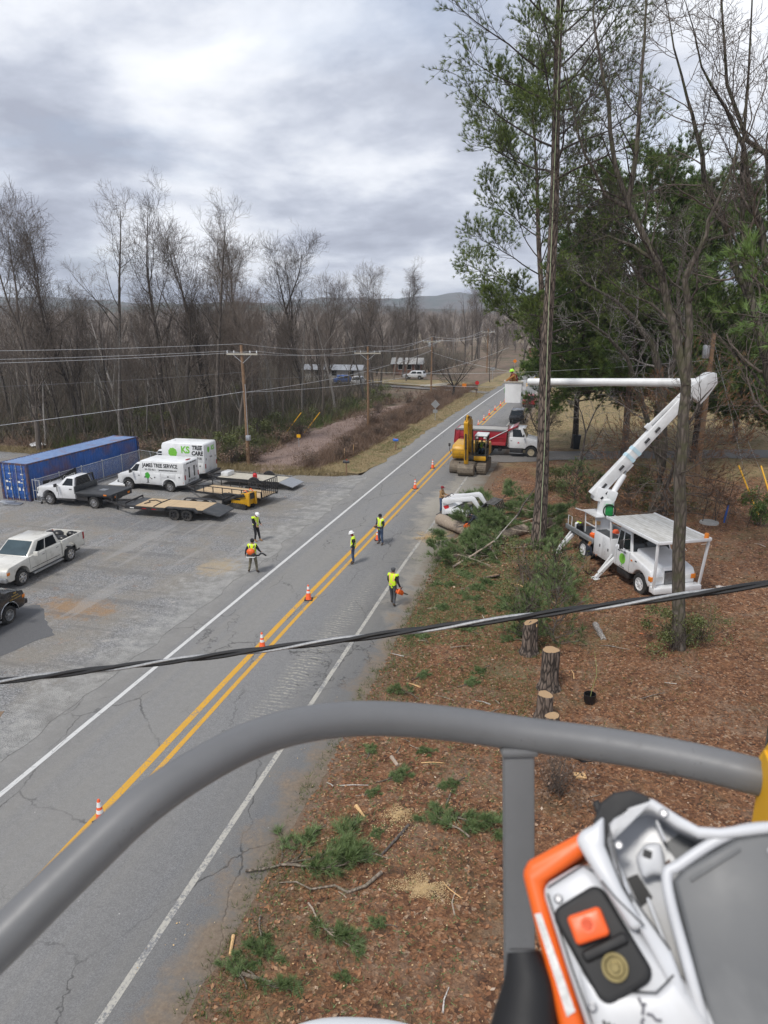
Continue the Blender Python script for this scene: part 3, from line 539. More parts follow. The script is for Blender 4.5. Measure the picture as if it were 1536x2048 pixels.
def thicket():
    rs = np.random.RandomState(8); x, y = scatter_(rs, [(-30.5, 58), (-31, 75), (-28, 104), (-34, 116), (-52, 118), (-40, 150), (-30, 152), (-30, 200), (-130, 200), (-110, 80), (-72, 57), (-50, 58)], 9000)
    P = np.stack([x, y, np.zeros(len(x))], 1); V, F, v = needles(rs, P, np.tile([0, 0, 1.], (len(x), 1)), 9, 4.6, .045, .62); V[:, 2] = np.maximum(V[:, 2], 0); o = npmesh('woodland_thicket', V, F, 'thicket_twigs', attr={'v': v}); tag(o, 'grey brown thicket of thin saplings filling the left wood', 'thicket', kind='stuff')
def scatter_(rs, poly, n):
    a = np.array(poly); x = rs.uniform(a[:, 0].min(), a[:, 0].max(), n * 3); y = rs.uniform(a[:, 1].min(), a[:, 1].max(), n * 3); k = np.zeros(len(x), bool)
    for i in range(len(poly)):
        (x1, y1), (x2, y2) = poly[i], poly[(i + 1) % len(poly)]; k ^= ((y1 > y) != (y2 > y)) & (x < (x2 - x1) * (y - y1) / (y2 - y1 + 1e-9) + x1)
    return x[k][:n], y[k][:n]
thicket()
# far woodland: thousands, one mass
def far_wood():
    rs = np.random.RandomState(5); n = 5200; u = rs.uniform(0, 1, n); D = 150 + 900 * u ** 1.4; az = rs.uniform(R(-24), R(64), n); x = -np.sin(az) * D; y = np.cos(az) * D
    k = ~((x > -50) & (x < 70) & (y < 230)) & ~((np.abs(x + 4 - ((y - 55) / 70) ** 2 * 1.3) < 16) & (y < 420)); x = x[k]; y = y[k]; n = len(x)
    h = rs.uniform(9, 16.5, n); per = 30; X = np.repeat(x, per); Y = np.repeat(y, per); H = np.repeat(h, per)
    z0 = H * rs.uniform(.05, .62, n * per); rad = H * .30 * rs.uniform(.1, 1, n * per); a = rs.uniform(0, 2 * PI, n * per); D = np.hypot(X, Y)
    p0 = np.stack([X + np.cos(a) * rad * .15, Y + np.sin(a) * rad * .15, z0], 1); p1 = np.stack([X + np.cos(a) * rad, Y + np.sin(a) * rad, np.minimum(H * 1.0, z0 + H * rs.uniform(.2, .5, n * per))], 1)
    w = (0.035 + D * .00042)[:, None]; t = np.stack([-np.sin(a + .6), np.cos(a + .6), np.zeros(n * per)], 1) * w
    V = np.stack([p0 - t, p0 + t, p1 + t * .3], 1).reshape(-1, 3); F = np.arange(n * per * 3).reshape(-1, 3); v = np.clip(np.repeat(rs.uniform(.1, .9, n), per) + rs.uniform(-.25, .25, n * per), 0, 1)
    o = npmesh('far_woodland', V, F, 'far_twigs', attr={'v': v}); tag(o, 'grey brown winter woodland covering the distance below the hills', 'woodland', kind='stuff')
far_wood()

# ---------------------------------------------------------------- pines
def pine(name, label, base, H, r0, first, crown_r, nb, seed, mat, top_r=.12, tuft=16, nl=.30, nw=.020, dens=1.0, bend=(0, 0), bark_='bark_pine', sub=6, skip=None, droop=.02, asc=.14, low_r=None, shape=.9, sl=.30, out=.35, spread=.6, nup=.3, stubs=0):
    s = Skel(seed); e = thing(name, label, 'tree', (base[0], base[1], base[2]))
    n = 70 if H > 12 else 14; pts = [Vector((bend[0] * (k / n) ** 1.5 + .05 * math.sin(k * .23 * 14 / n * 5), bend[1] * (k / n) ** 1.5, -.3 + (H + .3) * k / n)) for k in range(n + 1)]
    rr = [r0 * (1 - .80 * (k / n) ** 1.1 + .35 * math.exp(-k * 60 / n / 4) + s.r.uniform(-.03, .03)) for k in range(n + 1)]; tr = (pts, rr, 0); s.b.append(tr); P = []; A = []
    for i in range(nb):
        t = first + (1 - first) * ((i + s.r.random() * .7) / nb); p, d, r = s.at(tr, min(t, .995)); f = (t - first) / (1 - first)
        az = i * 2.4 + s.r.gauss(0, .5)
        if skip and skip(az, t): continue
        prof = (math.sin(PI * min(1, max(.0, f) ** shape * .80 + .20))) if low_r is None else (low_r + (1 - low_r) * math.sin(PI * (f * .8 + .2)))
        L = crown_r * max(.16, prof) * s.r.uniform(.7, 1.15); el = R(s.r.uniform(2, 22) + 40 * f)
        br = s.line(p, (math.cos(az) * math.cos(el), math.sin(az) * math.cos(el), math.sin(el)), L, max(.02, r * .30), .014, 1, 7, .10, asc * .5, droop)
        for q in s.spawn(br, max(3, int(sub * dens * (L / crown_r + .35))), out, 1.0, R(44), L * sl + .25, .5, 2, 4, .16, .10, .4, .011):
            for w in s.spawn(q, max(2, int(4 * dens)), .2, 1.0, R(42), L * sl * .38 + .16, .6, 3, 2, .2, .12, .7, .008):
                for t_ in (1.0, .55): pp, dd, _ = s.at(w, t_ * .999); P.append(pp); A.append(dd)
            for t_ in (1.0, .75): pp, dd, _ = s.at(q, t_ * .999); P.append(pp); A.append(dd)
        pp, dd, _ = s.at(br, .999); P.append(pp); A.append(dd)
    for i in range(stubs): p, d, r = s.at(tr, s.r.uniform(.12, first)); az = s.r.uniform(0, 6.28); s.line(p, (math.cos(az), math.sin(az), .25), s.r.uniform(.3, 1.3), .05, .015, 1, 3, .15)
    o = npmesh('trunk', *tubes_np([q for q in s.b if q[2] == 0], lambda l: 14), bark_, e, True)
    npmesh('branches', *tubes_np([q for q in s.b if q[2] > 0], lambda l: (14, 5, 3, 3)[l]), 'bark_dark', e, True)
    rs = np.random.RandomState(seed); V, F, v = needles(rs, np.array([tuple(q) for q in P]), np.array([tuple(q) for q in A]), tuft, nl, nw, spread, nup)
    npmesh('crown', V, F, mat, e, attr={'v': v}); return e
# ---------------------------------------------------------------- the standing pines and evergreens
pine('pine_tree', 'tall pine with a long bare trunk and sparse crown beside the felled logs', (-1.74, 38.9, 0), 36, .36, .53, 6.0, 44, 31, 'pine_needles', tuft=36, nl=.26, nw=.011, dens=1.2, bend=(-.75, .1), sub=10, droop=.03, low_r=.8, sl=.34, out=.42, spread=.62, stubs=9)
pine('pine_tree', 'second pine with a full crown, standing behind the bucket worker', (-2.55, 57.0, 0), 26.5, .34, .36, 6.8, 34, 12, 'pine_needles', tuft=40, nl=.32, nw=.016, dens=1.7, bend=(-2.2, 0), sub=10, low_r=.85, sl=.27, out=.38, spread=.7)
for i, (x, y, h, r, lb) in enumerate([(3.9, 63.5, 21.5, 7.0, 'large dense dark evergreen behind the white boom'), (10.0, 67.0, 20.5, 6.6, 'dense dark evergreen right of the largest one'), (-.3, 71.0, 17.5, 5.6, 'dense evergreen between the second pine and the largest evergreen'), (15.6, 80.0, 10.0, 4.6, 'low dark evergreen at the far right of the lawn'), (7.3, 74.0, 17.0, 5.4, 'evergreen half hidden behind the dark pair')]):
    pine('evergreen_tree', lb, (x, y, yz(x, y)), h, .30, .27, r, 92, 50 + i, 'dark_needles', tuft=28, nl=.40, nw=.038, dens=1.25, bark_='bark_grey', sub=8, sl=.32, spread=.85, droop=.05, asc=.06, low_r=.62)
pine('dead_evergreen', 'toppled dead evergreen with rust brown needles and drooping boughs', (5.6, 47.2, .1), 7.6, .16, .06, 4.9, 62, 71, 'brown_needles', tuft=3, nl=.32, nw=.028, dens=1.1, sl=.34, bark_='bark_grey', sub=6, droop=.13, asc=.0, bend=(.8, -1.0), low_r=.8)
pine('white_pine', 'young pine at the right edge with long bright green needles', (4.3, 14.35, 0), 19.5, .13, .635, 2.35, 40, 83, 'bright_needles', tuft=26, nl=.24, nw=.008, dens=.8, sub=5, bark_='bark_moss', low_r=.95, skip=lambda az, t: .675 < t < .83)

# ---------------------------------------------------------------- traced bare trees near the truck
def traced_tree(name, label, limbs, seed, twig=(8, 6, 4), Ls=(2.6, 1.3, .7), mat='bark_moss', tmat='bark_twig', fine=2, rmin=.008, tips=3):
    """limbs: list of (points, r0, r1, n side branches)"""
    b0 = limbs[0][0][0]; e = thing(name, label, 'tree', b0); s = Skel(seed); O = Vector(b0)
    for pts, r0, r1, nb in limbs:
        P = [Vector(q) - O for q in pts]; Q = []
        for i in range(len(P) - 1):
            for t in (0, .5): q = P[i].lerp(P[i + 1], t); Q.append(q + Vector((s.r.gauss(0, .03), s.r.gauss(0, .05), 0)) * (1 if 0 < i else 0))
        Q.append(P[-1]); k = len(Q); rr = [r0 + (r1 - r0) * (i / (k - 1)) for i in range(k)]; br = (Q, rr, 0); s.b.append(br)
        if nb:
            for q in s.spawn(br, nb, .25 if pts is limbs[0][0] else .08, 1.0, R(48), Ls[0], .36, 1, 6, .19, .05, .25, rmin * 1.4):
                for w in s.spawn(q, twig[1], .2, 1.0, R(42), Ls[1], .5, 2, 5, .24, .05, .35, rmin):
                    for z in s.spawn(w, twig[2], .15, 1.0, R(42), Ls[2], .6, 3, 4, .25, .05, .6, rmin * .8):
                        if fine: s.spawn(z, fine, .3, 1.0, R(36), Ls[2] * .55, .8, 4, 3, .22, .05, .7, rmin * .65)
    npmesh('trunk', *tubes_np([q for q in s.b if q[2] == 0], lambda l: 12), mat, e, True)
    npmesh('crown', *tubes_np([q for q in s.b if q[2] > 0], lambda l: (12, 6, 4, 3, 3)[l]), tmat, e, True); return e
traced_tree('bare_tree', 'mossy forked bare tree standing right in front of the bucket truck', [
    ([(4.48, 27.84, -.2), (4.42, 27.85, .6), (4.05, 27.91, 4.13), (3.82, 27.94, 7.05), (3.69, 27.96, 9.29), (3.62, 27.97, 10.55)], .27, .175, 2),
    ([(3.62, 27.97, 10.5), (3.55, 27.98, 12.47), (3.19, 28.02, 13.99), (3.6, 27.97, 14.97), (3.8, 27.94, 15.93), (4.3, 27.9, 17.6), (4.5, 27.8, 20)], .15, .012, 15),
    ([(3.64, 27.96, 10.37), (2.96, 28.04, 12.64), (2.37, 28.1, 14.34), (1.78, 28.14, 15.36), (1.09, 28.18, 16.53), (.57, 28.19, 17.84), (.15, 28.2, 19.88), (-.19, 28.2, 21.11), (-.46, 28.2, 22.46), (-.6, 28.2, 24)], .165, .012, 18),
    ([(1.09, 28.18, 16.53), (1.27, 28.17, 18.27), (1.18, 28.4, 20.55), (1.2, 28.7, 22.72), (1.0, 29, 25)], .10, .012, 12), ([(1.1, 28.18, 16.44), (.31, 28.2, 16.88), (-.47, 28.0, 18.21), (-.89, 27.8, 19.33), (-1.5, 27.6, 21.2)], .075, .012, 10),
    ([(2.18, 28.12, 14.68), (1.29, 28.3, 15.2), (.5, 28.5, 15.56), (-.3, 28.7, 15.3)], .075, .012, 8), ([(3.0, 28.0, 12.5), (2.2, 28.3, 13.2), (1.3, 28.8, 13.6), (.3, 29.2, 14.4)], .06, .012, 8)], 301, tmat='bark_dark', Ls=(2.2, 1.15, .65), twig=(8, 5, 4), rmin=.007)
traced_tree('bare_tree', 'grey bare tree with twin stems behind the white boom', [
    ([(5.1, 47.7, -.2), (5.3, 47.7, 2), (5.26, 47.71, 4.46), (4.74, 47.77, 8.85), (4.04, 47.83, 10.96), (2.88, 47.91, 12.45), (1.61, 47.97, 13.64), (-.57, 48.0, 14.84)], .42, .05, 12),
    ([(5.25, 47.71, 3.5), (3.9, 47.6, 7.0), (2.6, 47.3, 10.2), (1.2, 47.0, 11.6), (-.6, 46.6, 12.9)], .2, .04, 10), ([(4.9, 47.7, 7.5), (5.6, 48.3, 11), (5.2, 48.6, 14.6), (5.6, 49, 18)], .2, .04, 10)], 302, mat='bark_moss', tmat='bark_white', Ls=(2.3, 1.2, .7), rmin=.011, twig=(8, 5, 3))
traced_tree('bare_tree', 'dark bare tree at the right edge arching over the lawn', [
    ([(10.6, 32.3, -.2), (10.0, 32.5, 3), (9.2, 32.8, 5.5), (8.2, 33.1, 8.6), (7.5, 33.2, 10.4), (7.1, 33.26, 11.6), (6.51, 33.37, 13.39), (6.05, 33.46, 14.96), (5.78, 33.51, 16.49), (5.44, 33.56, 18.54), (5.3, 33.6, 22), (5.0, 33.6, 26)], .34, .014, 16),
    ([(6.41, 33.39, 13.49), (5.71, 33.52, 14.77), (5.05, 33.62, 16.53), (4.23, 33.74, 18.08), (3.65, 33.8, 19.96), (3.26, 33.84, 21.07), (2.6, 33.9, 23), (2.0, 34, 25)], .17, .012, 16), ([(6.9, 33.3, 14.6), (6.4, 33.4, 16.4), (5.95, 33.2, 17.23), (5.37, 32.9, 19.09), (4.51, 32.6, 20.42), (3.5, 32.3, 21.8), (2.6, 32, 24)], .16, .012, 15),
    ([(7.1, 33.3, 11.8), (8.0, 33.0, 14.5), (8.3, 32.6, 18), (8.0, 32.2, 22), (7.6, 32, 26)], .16, .012, 13), ([(7.05, 33.3, 15), (6.38, 33.4, 18.83), (5.53, 33.55, 19.4), (4.6, 33.7, 21.5), (4.2, 33.8, 24), (3.8, 34, 26)], .14, .012, 13), ([(8.1, 33.1, 8.9), (6.9, 33.4, 10.4), (5.9, 33.6, 11.5), (5.3, 33.7, 12.1)], .07, .025, 4)], 303, mat='bark_moss', tmat='bark_dark', Ls=(2.7, 1.45, .8), rmin=.009, twig=(8, 5, 4))
traced_tree('sapling', 'small leafless sapling between the tall pine and the trash bin', [([(.2, 59.3, -.1), (.45, 59.3, 1.7), (.6, 59.3, 3.6)], .13, .06, 3), ([(.45, 59.3, 1.6), (1.3, 59.2, 2.6), (1.9, 59.1, 4.0)], .07, .025, 6), ([(.6, 59.3, 3.5), (.2, 59.2, 5.0), (-.4, 59.0, 6.4)], .06, .02, 6), ([(.6, 59.3, 3.5), (1.2, 59.3, 5.4), (2.2, 59.3, 6.8)], .06, .02, 6)], 304, mat='bark_grey', tmat='bark_white', Ls=(1.3, .7, .4), rmin=.012, twig=(6, 4, 3), fine=0)
traced_tree('bare_bush', 'leafless roadside bush hiding the nose of the red dump truck', [([(-3.3, 68.8, -.1), (-3.4, 68.8, 1.2), (-3.5, 68.8, 2.2)], .09, .06, 4)] + [([(-3.5, 68.8, 1.0 + .2 * i), (-3.5 + .9 * math.cos(i * 1.3), 68.8 + .9 * math.sin(i * 1.3), 2.8), (-3.5 + 1.7 * math.cos(i * 1.3), 68.8 + 1.7 * math.sin(i * 1.3), 4.6 + .3 * (i % 3))], .05, .015, 7) for i in range(7)], 305, mat='bark_grey', Ls=(1.3, .8, .5), rmin=.012, twig=(6, 5, 3), fine=0)
traced_tree('bare_tree', 'low gnarled bare tree by the far bend of the road', [([(-19.5, 112, -.1), (-19.4, 112, 1.6)], .22, .16, 0)] + [([(-19.4, 112, 1.5), (-19.4 + 1.7 * math.cos(i * 1.1), 112 + 1.7 * math.sin(i * 1.1), 3.4), (-19.4 + 3.3 * math.cos(i * 1.1), 112 + 3 * math.sin(i * 1.1), 5.6)], .10, .03, 7) for i in range(6)], 306, mat='bark_grey', Ls=(2.0, 1.1, .6), rmin=.018, twig=(6, 5, 3), fine=0)

# ---------------------------------------------------------------- shrubs (kinds copied as individuals)
def shrub_proto(seed, r, h, n, leaf, mat, stems=14, tilt=.5, aspect=.55, lobes=13):
    s = Skel(seed); rs = np.random.RandomState(seed)
    for i in range(stems):
        a = s.r.uniform(0, 2 * PI); q = s.line((s.r.gauss(0, r * .12), s.r.gauss(0, r * .12), -.05), (math.cos(a) * tilt, math.sin(a) * tilt, 1), h * s.r.uniform(.6, 1), .018, .006, 0, 5, .12, .02); s.spawn(q, 5, .25, 1, R(40), h * .3, .6, 1, 3, .2, .08, .5, .005)
    cs = np.stack([rs.uniform(-.9, .9, lobes) * r, rs.uniform(-.9, .9, lobes) * r, rs.uniform(.15, .95, lobes) * h], 1); rad = rs.uniform(.18, .5, lobes)
    ii = rs.randint(0, lobes, n); P = cs[ii] + rand_unit(rs, n) * (rs.uniform(.05, 1, (n, 1)) ** .5) * np.array([r, r, h * .6]) * rad[ii][:, None] * rs.uniform(.6, 1.5, (n, 1)); P[:, 2] = np.clip(P[:, 2], .03, None)
    V, F, v = leaves(rs, P, leaf, 0, aspect); return mesh_only('stems', tubes_np(s.b, lambda l: (4, 3)[l]), 'bark_twig'), mesh_only('foliage', (V, F), mat, {'v': v})
SH = {'green': shrub_proto(1, 1.5, 2.2, 4200, .11, 'shrub_leaves'), 'thin': shrub_proto(2, 1.2, 1.8, 1500, .08, 'shrub_leaves', 22), 'dark': shrub_proto(3, 1.3, 2.6, 3800, .14, 'dark_needles'), 'brown': shrub_proto(4, 1.3, 1.8, 900, .12, 'brown_stalks', 40, .55)}
def put_shrub(k, x, y, s_, label, group=None, z=None, name='shrub', sz=None):
    e = thing(name, label, 'shrub', (x, y, (yz(x, y) if x > -6 else wz(x, y)) if z is None else z), rng.uniform(0, 6.28), group); e.scale = (s_, s_, sz or s_)
    for nm, me in zip(('stems', 'foliage'), SH[k]): link(bpy.data.objects.new(nm, me), e)
    return e
put_shrub('green', 4.2, 27.6, .75, 'green shrub round the foot of the mossy forked tree'); put_shrub('thin', 5.4, 28.9, .8, 'thin yellow green shrub right of the mossy forked tree')
put_shrub('thin', -1.6, 33.6, 1.35, 'tangled green shrub at the foot of the tall pine'); put_shrub('thin', -.3, 33.0, 1.2, 'loose green shrub between the tall pine and the bucket truck'); put_shrub('thin', -1.6, 30.0, 1.0, 'loose green shrub behind the stumps')
put_shrub('green', 3.9, 50.2, 1.2, 'green shrub behind the turret of the bucket truck'); put_shrub('green', 6.3, 49.2, .9, 'olive green shrub under the toppled dead evergreen'); put_shrub('dark', 11.2, 47.0, .8, 'dark green shrub by the yellow guy wire guards')
put_shrub('green', -1.0, 52.5, .9, 'yellow green shrub right of the tall pine trunk'); put_shrub('dark', 18, 70, 1.0, 'dark shrub beside the far right driveway')
for i in range(26):
    x = rng.uniform(-72, -31); y = rng.uniform(58, 96); put_shrub(rng.choice(('green', 'thin', 'thin', 'brown')), x, y, rng.uniform(.8, 1.5), 'straggling understorey shrub among the trees of the left wood', 'understorey shrubs of the left wood')
for (x, y, s_) in [(-30.5, 58.5, 1.3), (-33.5, 61, 1.5), (-29.8, 63, 1.1), (-31.5, 67.5, 1.3), (-30.5, 73, 1.2), (-36.5, 58.5, 1.3), (-32, 79, 1.5), (-29.5, 84, 1.3), (-31, 92, 1.5), (-28.5, 100, 1.3)]: put_shrub(rng.choice(('green', 'thin')), x, y, s_, 'dull green bush along the edge of the left wood', 'green bushes edging the wood')
for (x, y, s_) in [(-27.9, 57.6, 1.0), (-29.3, 56, 1.1), (-31.5, 55.5, 1.0), (-33, 56, 1.2), (-29, 66, 1.1), (-28.9, 71, 1.0), (-24.0, 80.5, 1.1), (-26.0, 91, 1.2), (-24.6, 103, 1.3), (-35.5, 56.5, 1.1), (-38.5, 57, 1.2)]: put_shrub('brown', x, y, s_, 'brown leafless bush between the gravel lot and the wood', 'brown bushes edging the lot')

# ---------------------------------------------------------------- ground cover that nobody could count
def inpoly(x, y, poly):
    c = np.zeros(len(x), bool); n = len(poly)
    for i in range(n):
        x1, y1 = poly[i]; x2, y2 = poly[(i + 1) % n]; k = ((y1 > y) != (y2 > y)); c ^= k & (x < (x2 - x1) * (y - y1) / (y2 - y1 + 1e-9) + x1)
    return c
def scatter(rs, poly, n):
    a = np.array(poly); x = rs.uniform(a[:, 0].min(), a[:, 0].max(), n * 4); y = rs.uniform(a[:, 1].min(), a[:, 1].max(), n * 4); k = inpoly(x, y, poly); return x[k][:n], y[k][:n]
def zs(f, x, y): return np.array([f(a, c) for a, c in zip(x, y)])
def stalks(name, label, cat, poly, n, h, w, mat, seed, f, zmul=1, lean=.25, clump=0):
    rs = np.random.RandomState(seed); x, y = scatter(rs, poly, n)
    if clump:
        dn_ = np.array([fn(a, c, clump, seed) for a, c in zip(x, y)]); k = dn_ > rs.uniform(-.35, .25, len(x)); x = x[k]; y = y[k]
    P = np.stack([x, y, zs(f, x, y) - .03], 1); V, F, v = needles(rs, P, np.tile([0, 0, 1.], (len(x), 1)), 5, h, w, lean * 2); o = npmesh(name, V, F, mat, attr={'v': v}); return tag(o, label, cat, kind='stuff')
brush = [(-21.0, 54.9), (-19.9, 62), (-19.2, 75), (-18.5, 100), (-18.0, 130), (-24, 128), (-23.2, 100), (-24.0, 84), (-23.5, 72), (-22.8, 59.5), (-22.9, 56)]
stalks('brown_brush', 'thicket of dry brown stalks between the verge and the leaf strip', 'brush', brush, 15000, 1.05, .030, 'brown_stalks', 21, wz, lean=.55, clump=.22)
stalks('brown_brush', 'low dry weeds filling the edges of the brown thicket', 'brush', [(a - .6 if a > -21.5 else a - 1.2, c) for a, c in brush], 9000, .55, .03, 'brown_stalks', 29, wz, lean=.8)
stalks('tan_grass', 'dry tan weeds along the back edge of the gravel lot', 'grass', [(-17.4, 54.2), (-22.5, 52.6), (-29, 53.0), (-37, 53.6), (-60, 55.6), (-60, 58), (-37, 56.2), (-27, 56), (-21, 56)], 6000, .45, .03, 'tan_grass', 30, wz, lean=.8)
stalks('leaf_strip_weeds', 'ragged dry weeds fraying the leaf strewn strip', 'brush', [(-23.5, 55), (-22.6, 60), (-23.6, 73), (-23.9, 84), (-22.0, 98), (-25.0, 101), (-27.3, 86), (-28.3, 73), (-28, 60), (-27.4, 55.5)], 2600, .5, .03, 'brown_stalks', 36, wz, lean=.9, clump=.5)
for i in range(16):
    y = 57 + i * 3.4; put_shrub('brown', -21.4 + rng.uniform(-1.2, 1.0) + max(0, y - 85) * .03, y, rng.uniform(.55, .95), 'twiggy brown bush in the thicket along the verge', 'brown bushes in the verge thicket')
stalks('olive_undergrowth', 'olive green tangle under the front trees of the left wood', 'undergrowth', [(-28.5, 57.5), (-29.5, 75), (-28, 100), (-34, 104), (-70, 80), (-75, 60), (-50, 57), (-37, 56)], 19000, 1.5, .05, 'green_grass', 37, wz, lean=.8, clump=.13)
stalks('brown_brush', 'dry brown undergrowth covering the floor of the left wood', 'brush', [(-27.5, 56.5), (-28.5, 75), (-26, 105), (-35, 112), (-95, 112), (-85, 62), (-50, 57), (-37, 55.5)], 20000, 1.35, .045, 'brown_stalks', 22, wz, lean=.5, clump=.11)
stalks('tan_grass', 'dry tan grass along the left verge of the road', 'grass', [(-17.3, 55.4), (-16.8, 58), (-16.6, 75), (-15.8, 100), (-14.7, 130), (-18.3, 130), (-18.9, 100), (-19.6, 75), (-20.4, 62), (-21.8, 55.2)], 9000, .22, .02, 'tan_grass', 23, lambda x, y: .02, lean=.6)
stalks('green_grass', 'short green grass patches on the left verge', 'grass', [(-17.6, 64), (-16.9, 78), (-18.6, 80), (-19.0, 65)], 1500, .16, .02, 'green_grass', 24, lambda x, y: .02, lean=.6)
stalks('lawn_grass', 'tan and green lawn grass beyond the driveway', 'grass', [(-2, 72), (40, 86), (50, 110), (2, 110), (-3, 90)], 9000, .2, .03, 'tan_grass', 25, yz, lean=.7)
stalks('weeds', 'low green weeds and ground cover around the brush pile', 'weeds', [(-6.3, 20), (-1.2, 20), (.6, 30), (1, 46), (-6, 50), (-7.2, 36)], 17000, .19, .02, 'green_grass', 26, yz, lean=.8, clump=.5)
stalks('weeds', 'sparse green weeds on the leaf covered yard behind the bucket truck', 'weeds', [(.6, 40), (14, 40), (16, 66), (0, 60), (-5, 52)], 6000, .18, .025, 'green_grass', 27, yz, lean=.8, clump=.3)
def litter(name, label, poly, n, size, seed, mat='litter_leaves', f=yz, dz=.03):
    rs = np.random.RandomState(seed); x, y = scatter(rs, poly, n); P = np.stack([x, y, zs(f, x, y) + dz * rs.uniform(.3, 1, len(x))], 1); V, F, v = leaves(rs, P, size, .75, .6); o = npmesh(name, V, F, mat, attr={'v': v}); return tag(o, label, 'litter', kind='stuff')
litter('leaf_litter', 'fallen brown leaves lying over the near yard', [(-6.2, 4), (9, 4), (14, 30), (-6.6, 30)], 42000, .10, 31)
litter('leaf_litter', 'fallen brown leaves covering the yard round the bucket truck', [(-6.8, 30), (14, 30), (24, 62), (-6, 60)], 26000, .15, 32)
def straw(name, label, poly, n, length, w, mat, seed):
    rs = np.random.RandomState(seed); x, y = scatter(rs, poly, n); P = np.stack([x, y, zs(yz, x, y) + .03 * rs.uniform(.4, 1.2, n)], 1); d = rand_unit(rs, n); d[:, 2] *= .15; A = d; V, F, v = needles(rs, P, A, 3, length, w, .8); V[:, 2] = np.maximum(V[:, 2], np.repeat(P[:, 2], 9) - .02); o = npmesh(name, V, F, mat, attr={'v': v}); return tag(o, label, 'litter', kind='stuff')
straw('pine_straw', 'rust coloured pine straw strewn over the near yard', [(-6.0, 5), (7, 5), (11, 32), (-6.2, 32)], 15000, .22, .012, 'brown_needles', 33)
straw('needle_bits', 'thick carpet of cut green needles below the brush pile', [(-6.3, 25), (-1.5, 27), (-.2, 31), (-.6, 37), (-6.6, 37)], 5200, .24, .014, 'fresh_needles', 38)
straw('needle_bits', 'scattered bits of green pine needles on the cleared ground', [(-6.1, 6), (-1.5, 6), (-.8, 24), (-1.2, 36), (-6.6, 36)], 4200, .16, .014, 'fresh_needles', 34)
def chips(name, label, c, r, n, seed, size=.022, ecc=1.6, rot=0.4):
    rs = np.random.RandomState(seed); u = rand_unit(rs, n)[:, :2]; an = np.arctan2(u[:, 1], u[:, 0]); u = u * (rs.uniform(0, 1, (n, 1)) ** .8) * (r * (1 + .45 * np.sin(an * 2 + seed) + .3 * np.sin(an * 5 + 2 * seed)))[:, None]; x = c[0] + u[:, 0] * ecc * math.cos(rot) - u[:, 1] * math.sin(rot); y = c[1] + u[:, 0] * ecc * math.sin(rot) + u[:, 1] * math.cos(rot)
    P = np.stack([x, y, zs(yz, x, y) + .035 + .03 * rs.uniform(0, 1, n)], 1); V, F, v = leaves(rs, P, size, .8, .7); tag(npmesh(name, V, F, 'chips', attr={'v': v}), label, 'sawdust', kind='stuff')
chips('sawdust', 'pale sawdust heap in the middle of the cleared ground', (-2.7, 13.2), .42, 5000, 41); chips('sawdust', 'small pale sawdust spill behind the long bough', (-3.85, 15.4), .30, 2500, 42, rot=.9); chips('sawdust', 'sawdust spilled at the road edge by the big log', (-7.9, 39.6), .9, 5000, 43, .04); chips('sawdust', 'light sawdust strewn below the cut log', (-5.2, 35.8), .9, 2500, 44, .04)
chips('wood_chips', 'pale wood chips scattered over the cleared ground', (-3.4, 15), 6.0, 900, 45, .04, 1.2, 1.5)
stalks('weeds', 'green grass tufts along the dirt edge of the road', 'weeds', [(-6.7, 9), (-5.3, 9), (-4.6, 36), (-7.0, 36)], 5200, .2, .018, 'green_grass', 48, yz, lean=.8, clump=.6)
stalks('weeds', 'olive weeds creeping over the leaf litter near the stumps', 'weeds', [(-4.5, 18), (3.5, 20), (7, 34), (-2, 34)], 5200, .16, .018, 'green_grass', 49, yz, lean=.9, clump=.45)
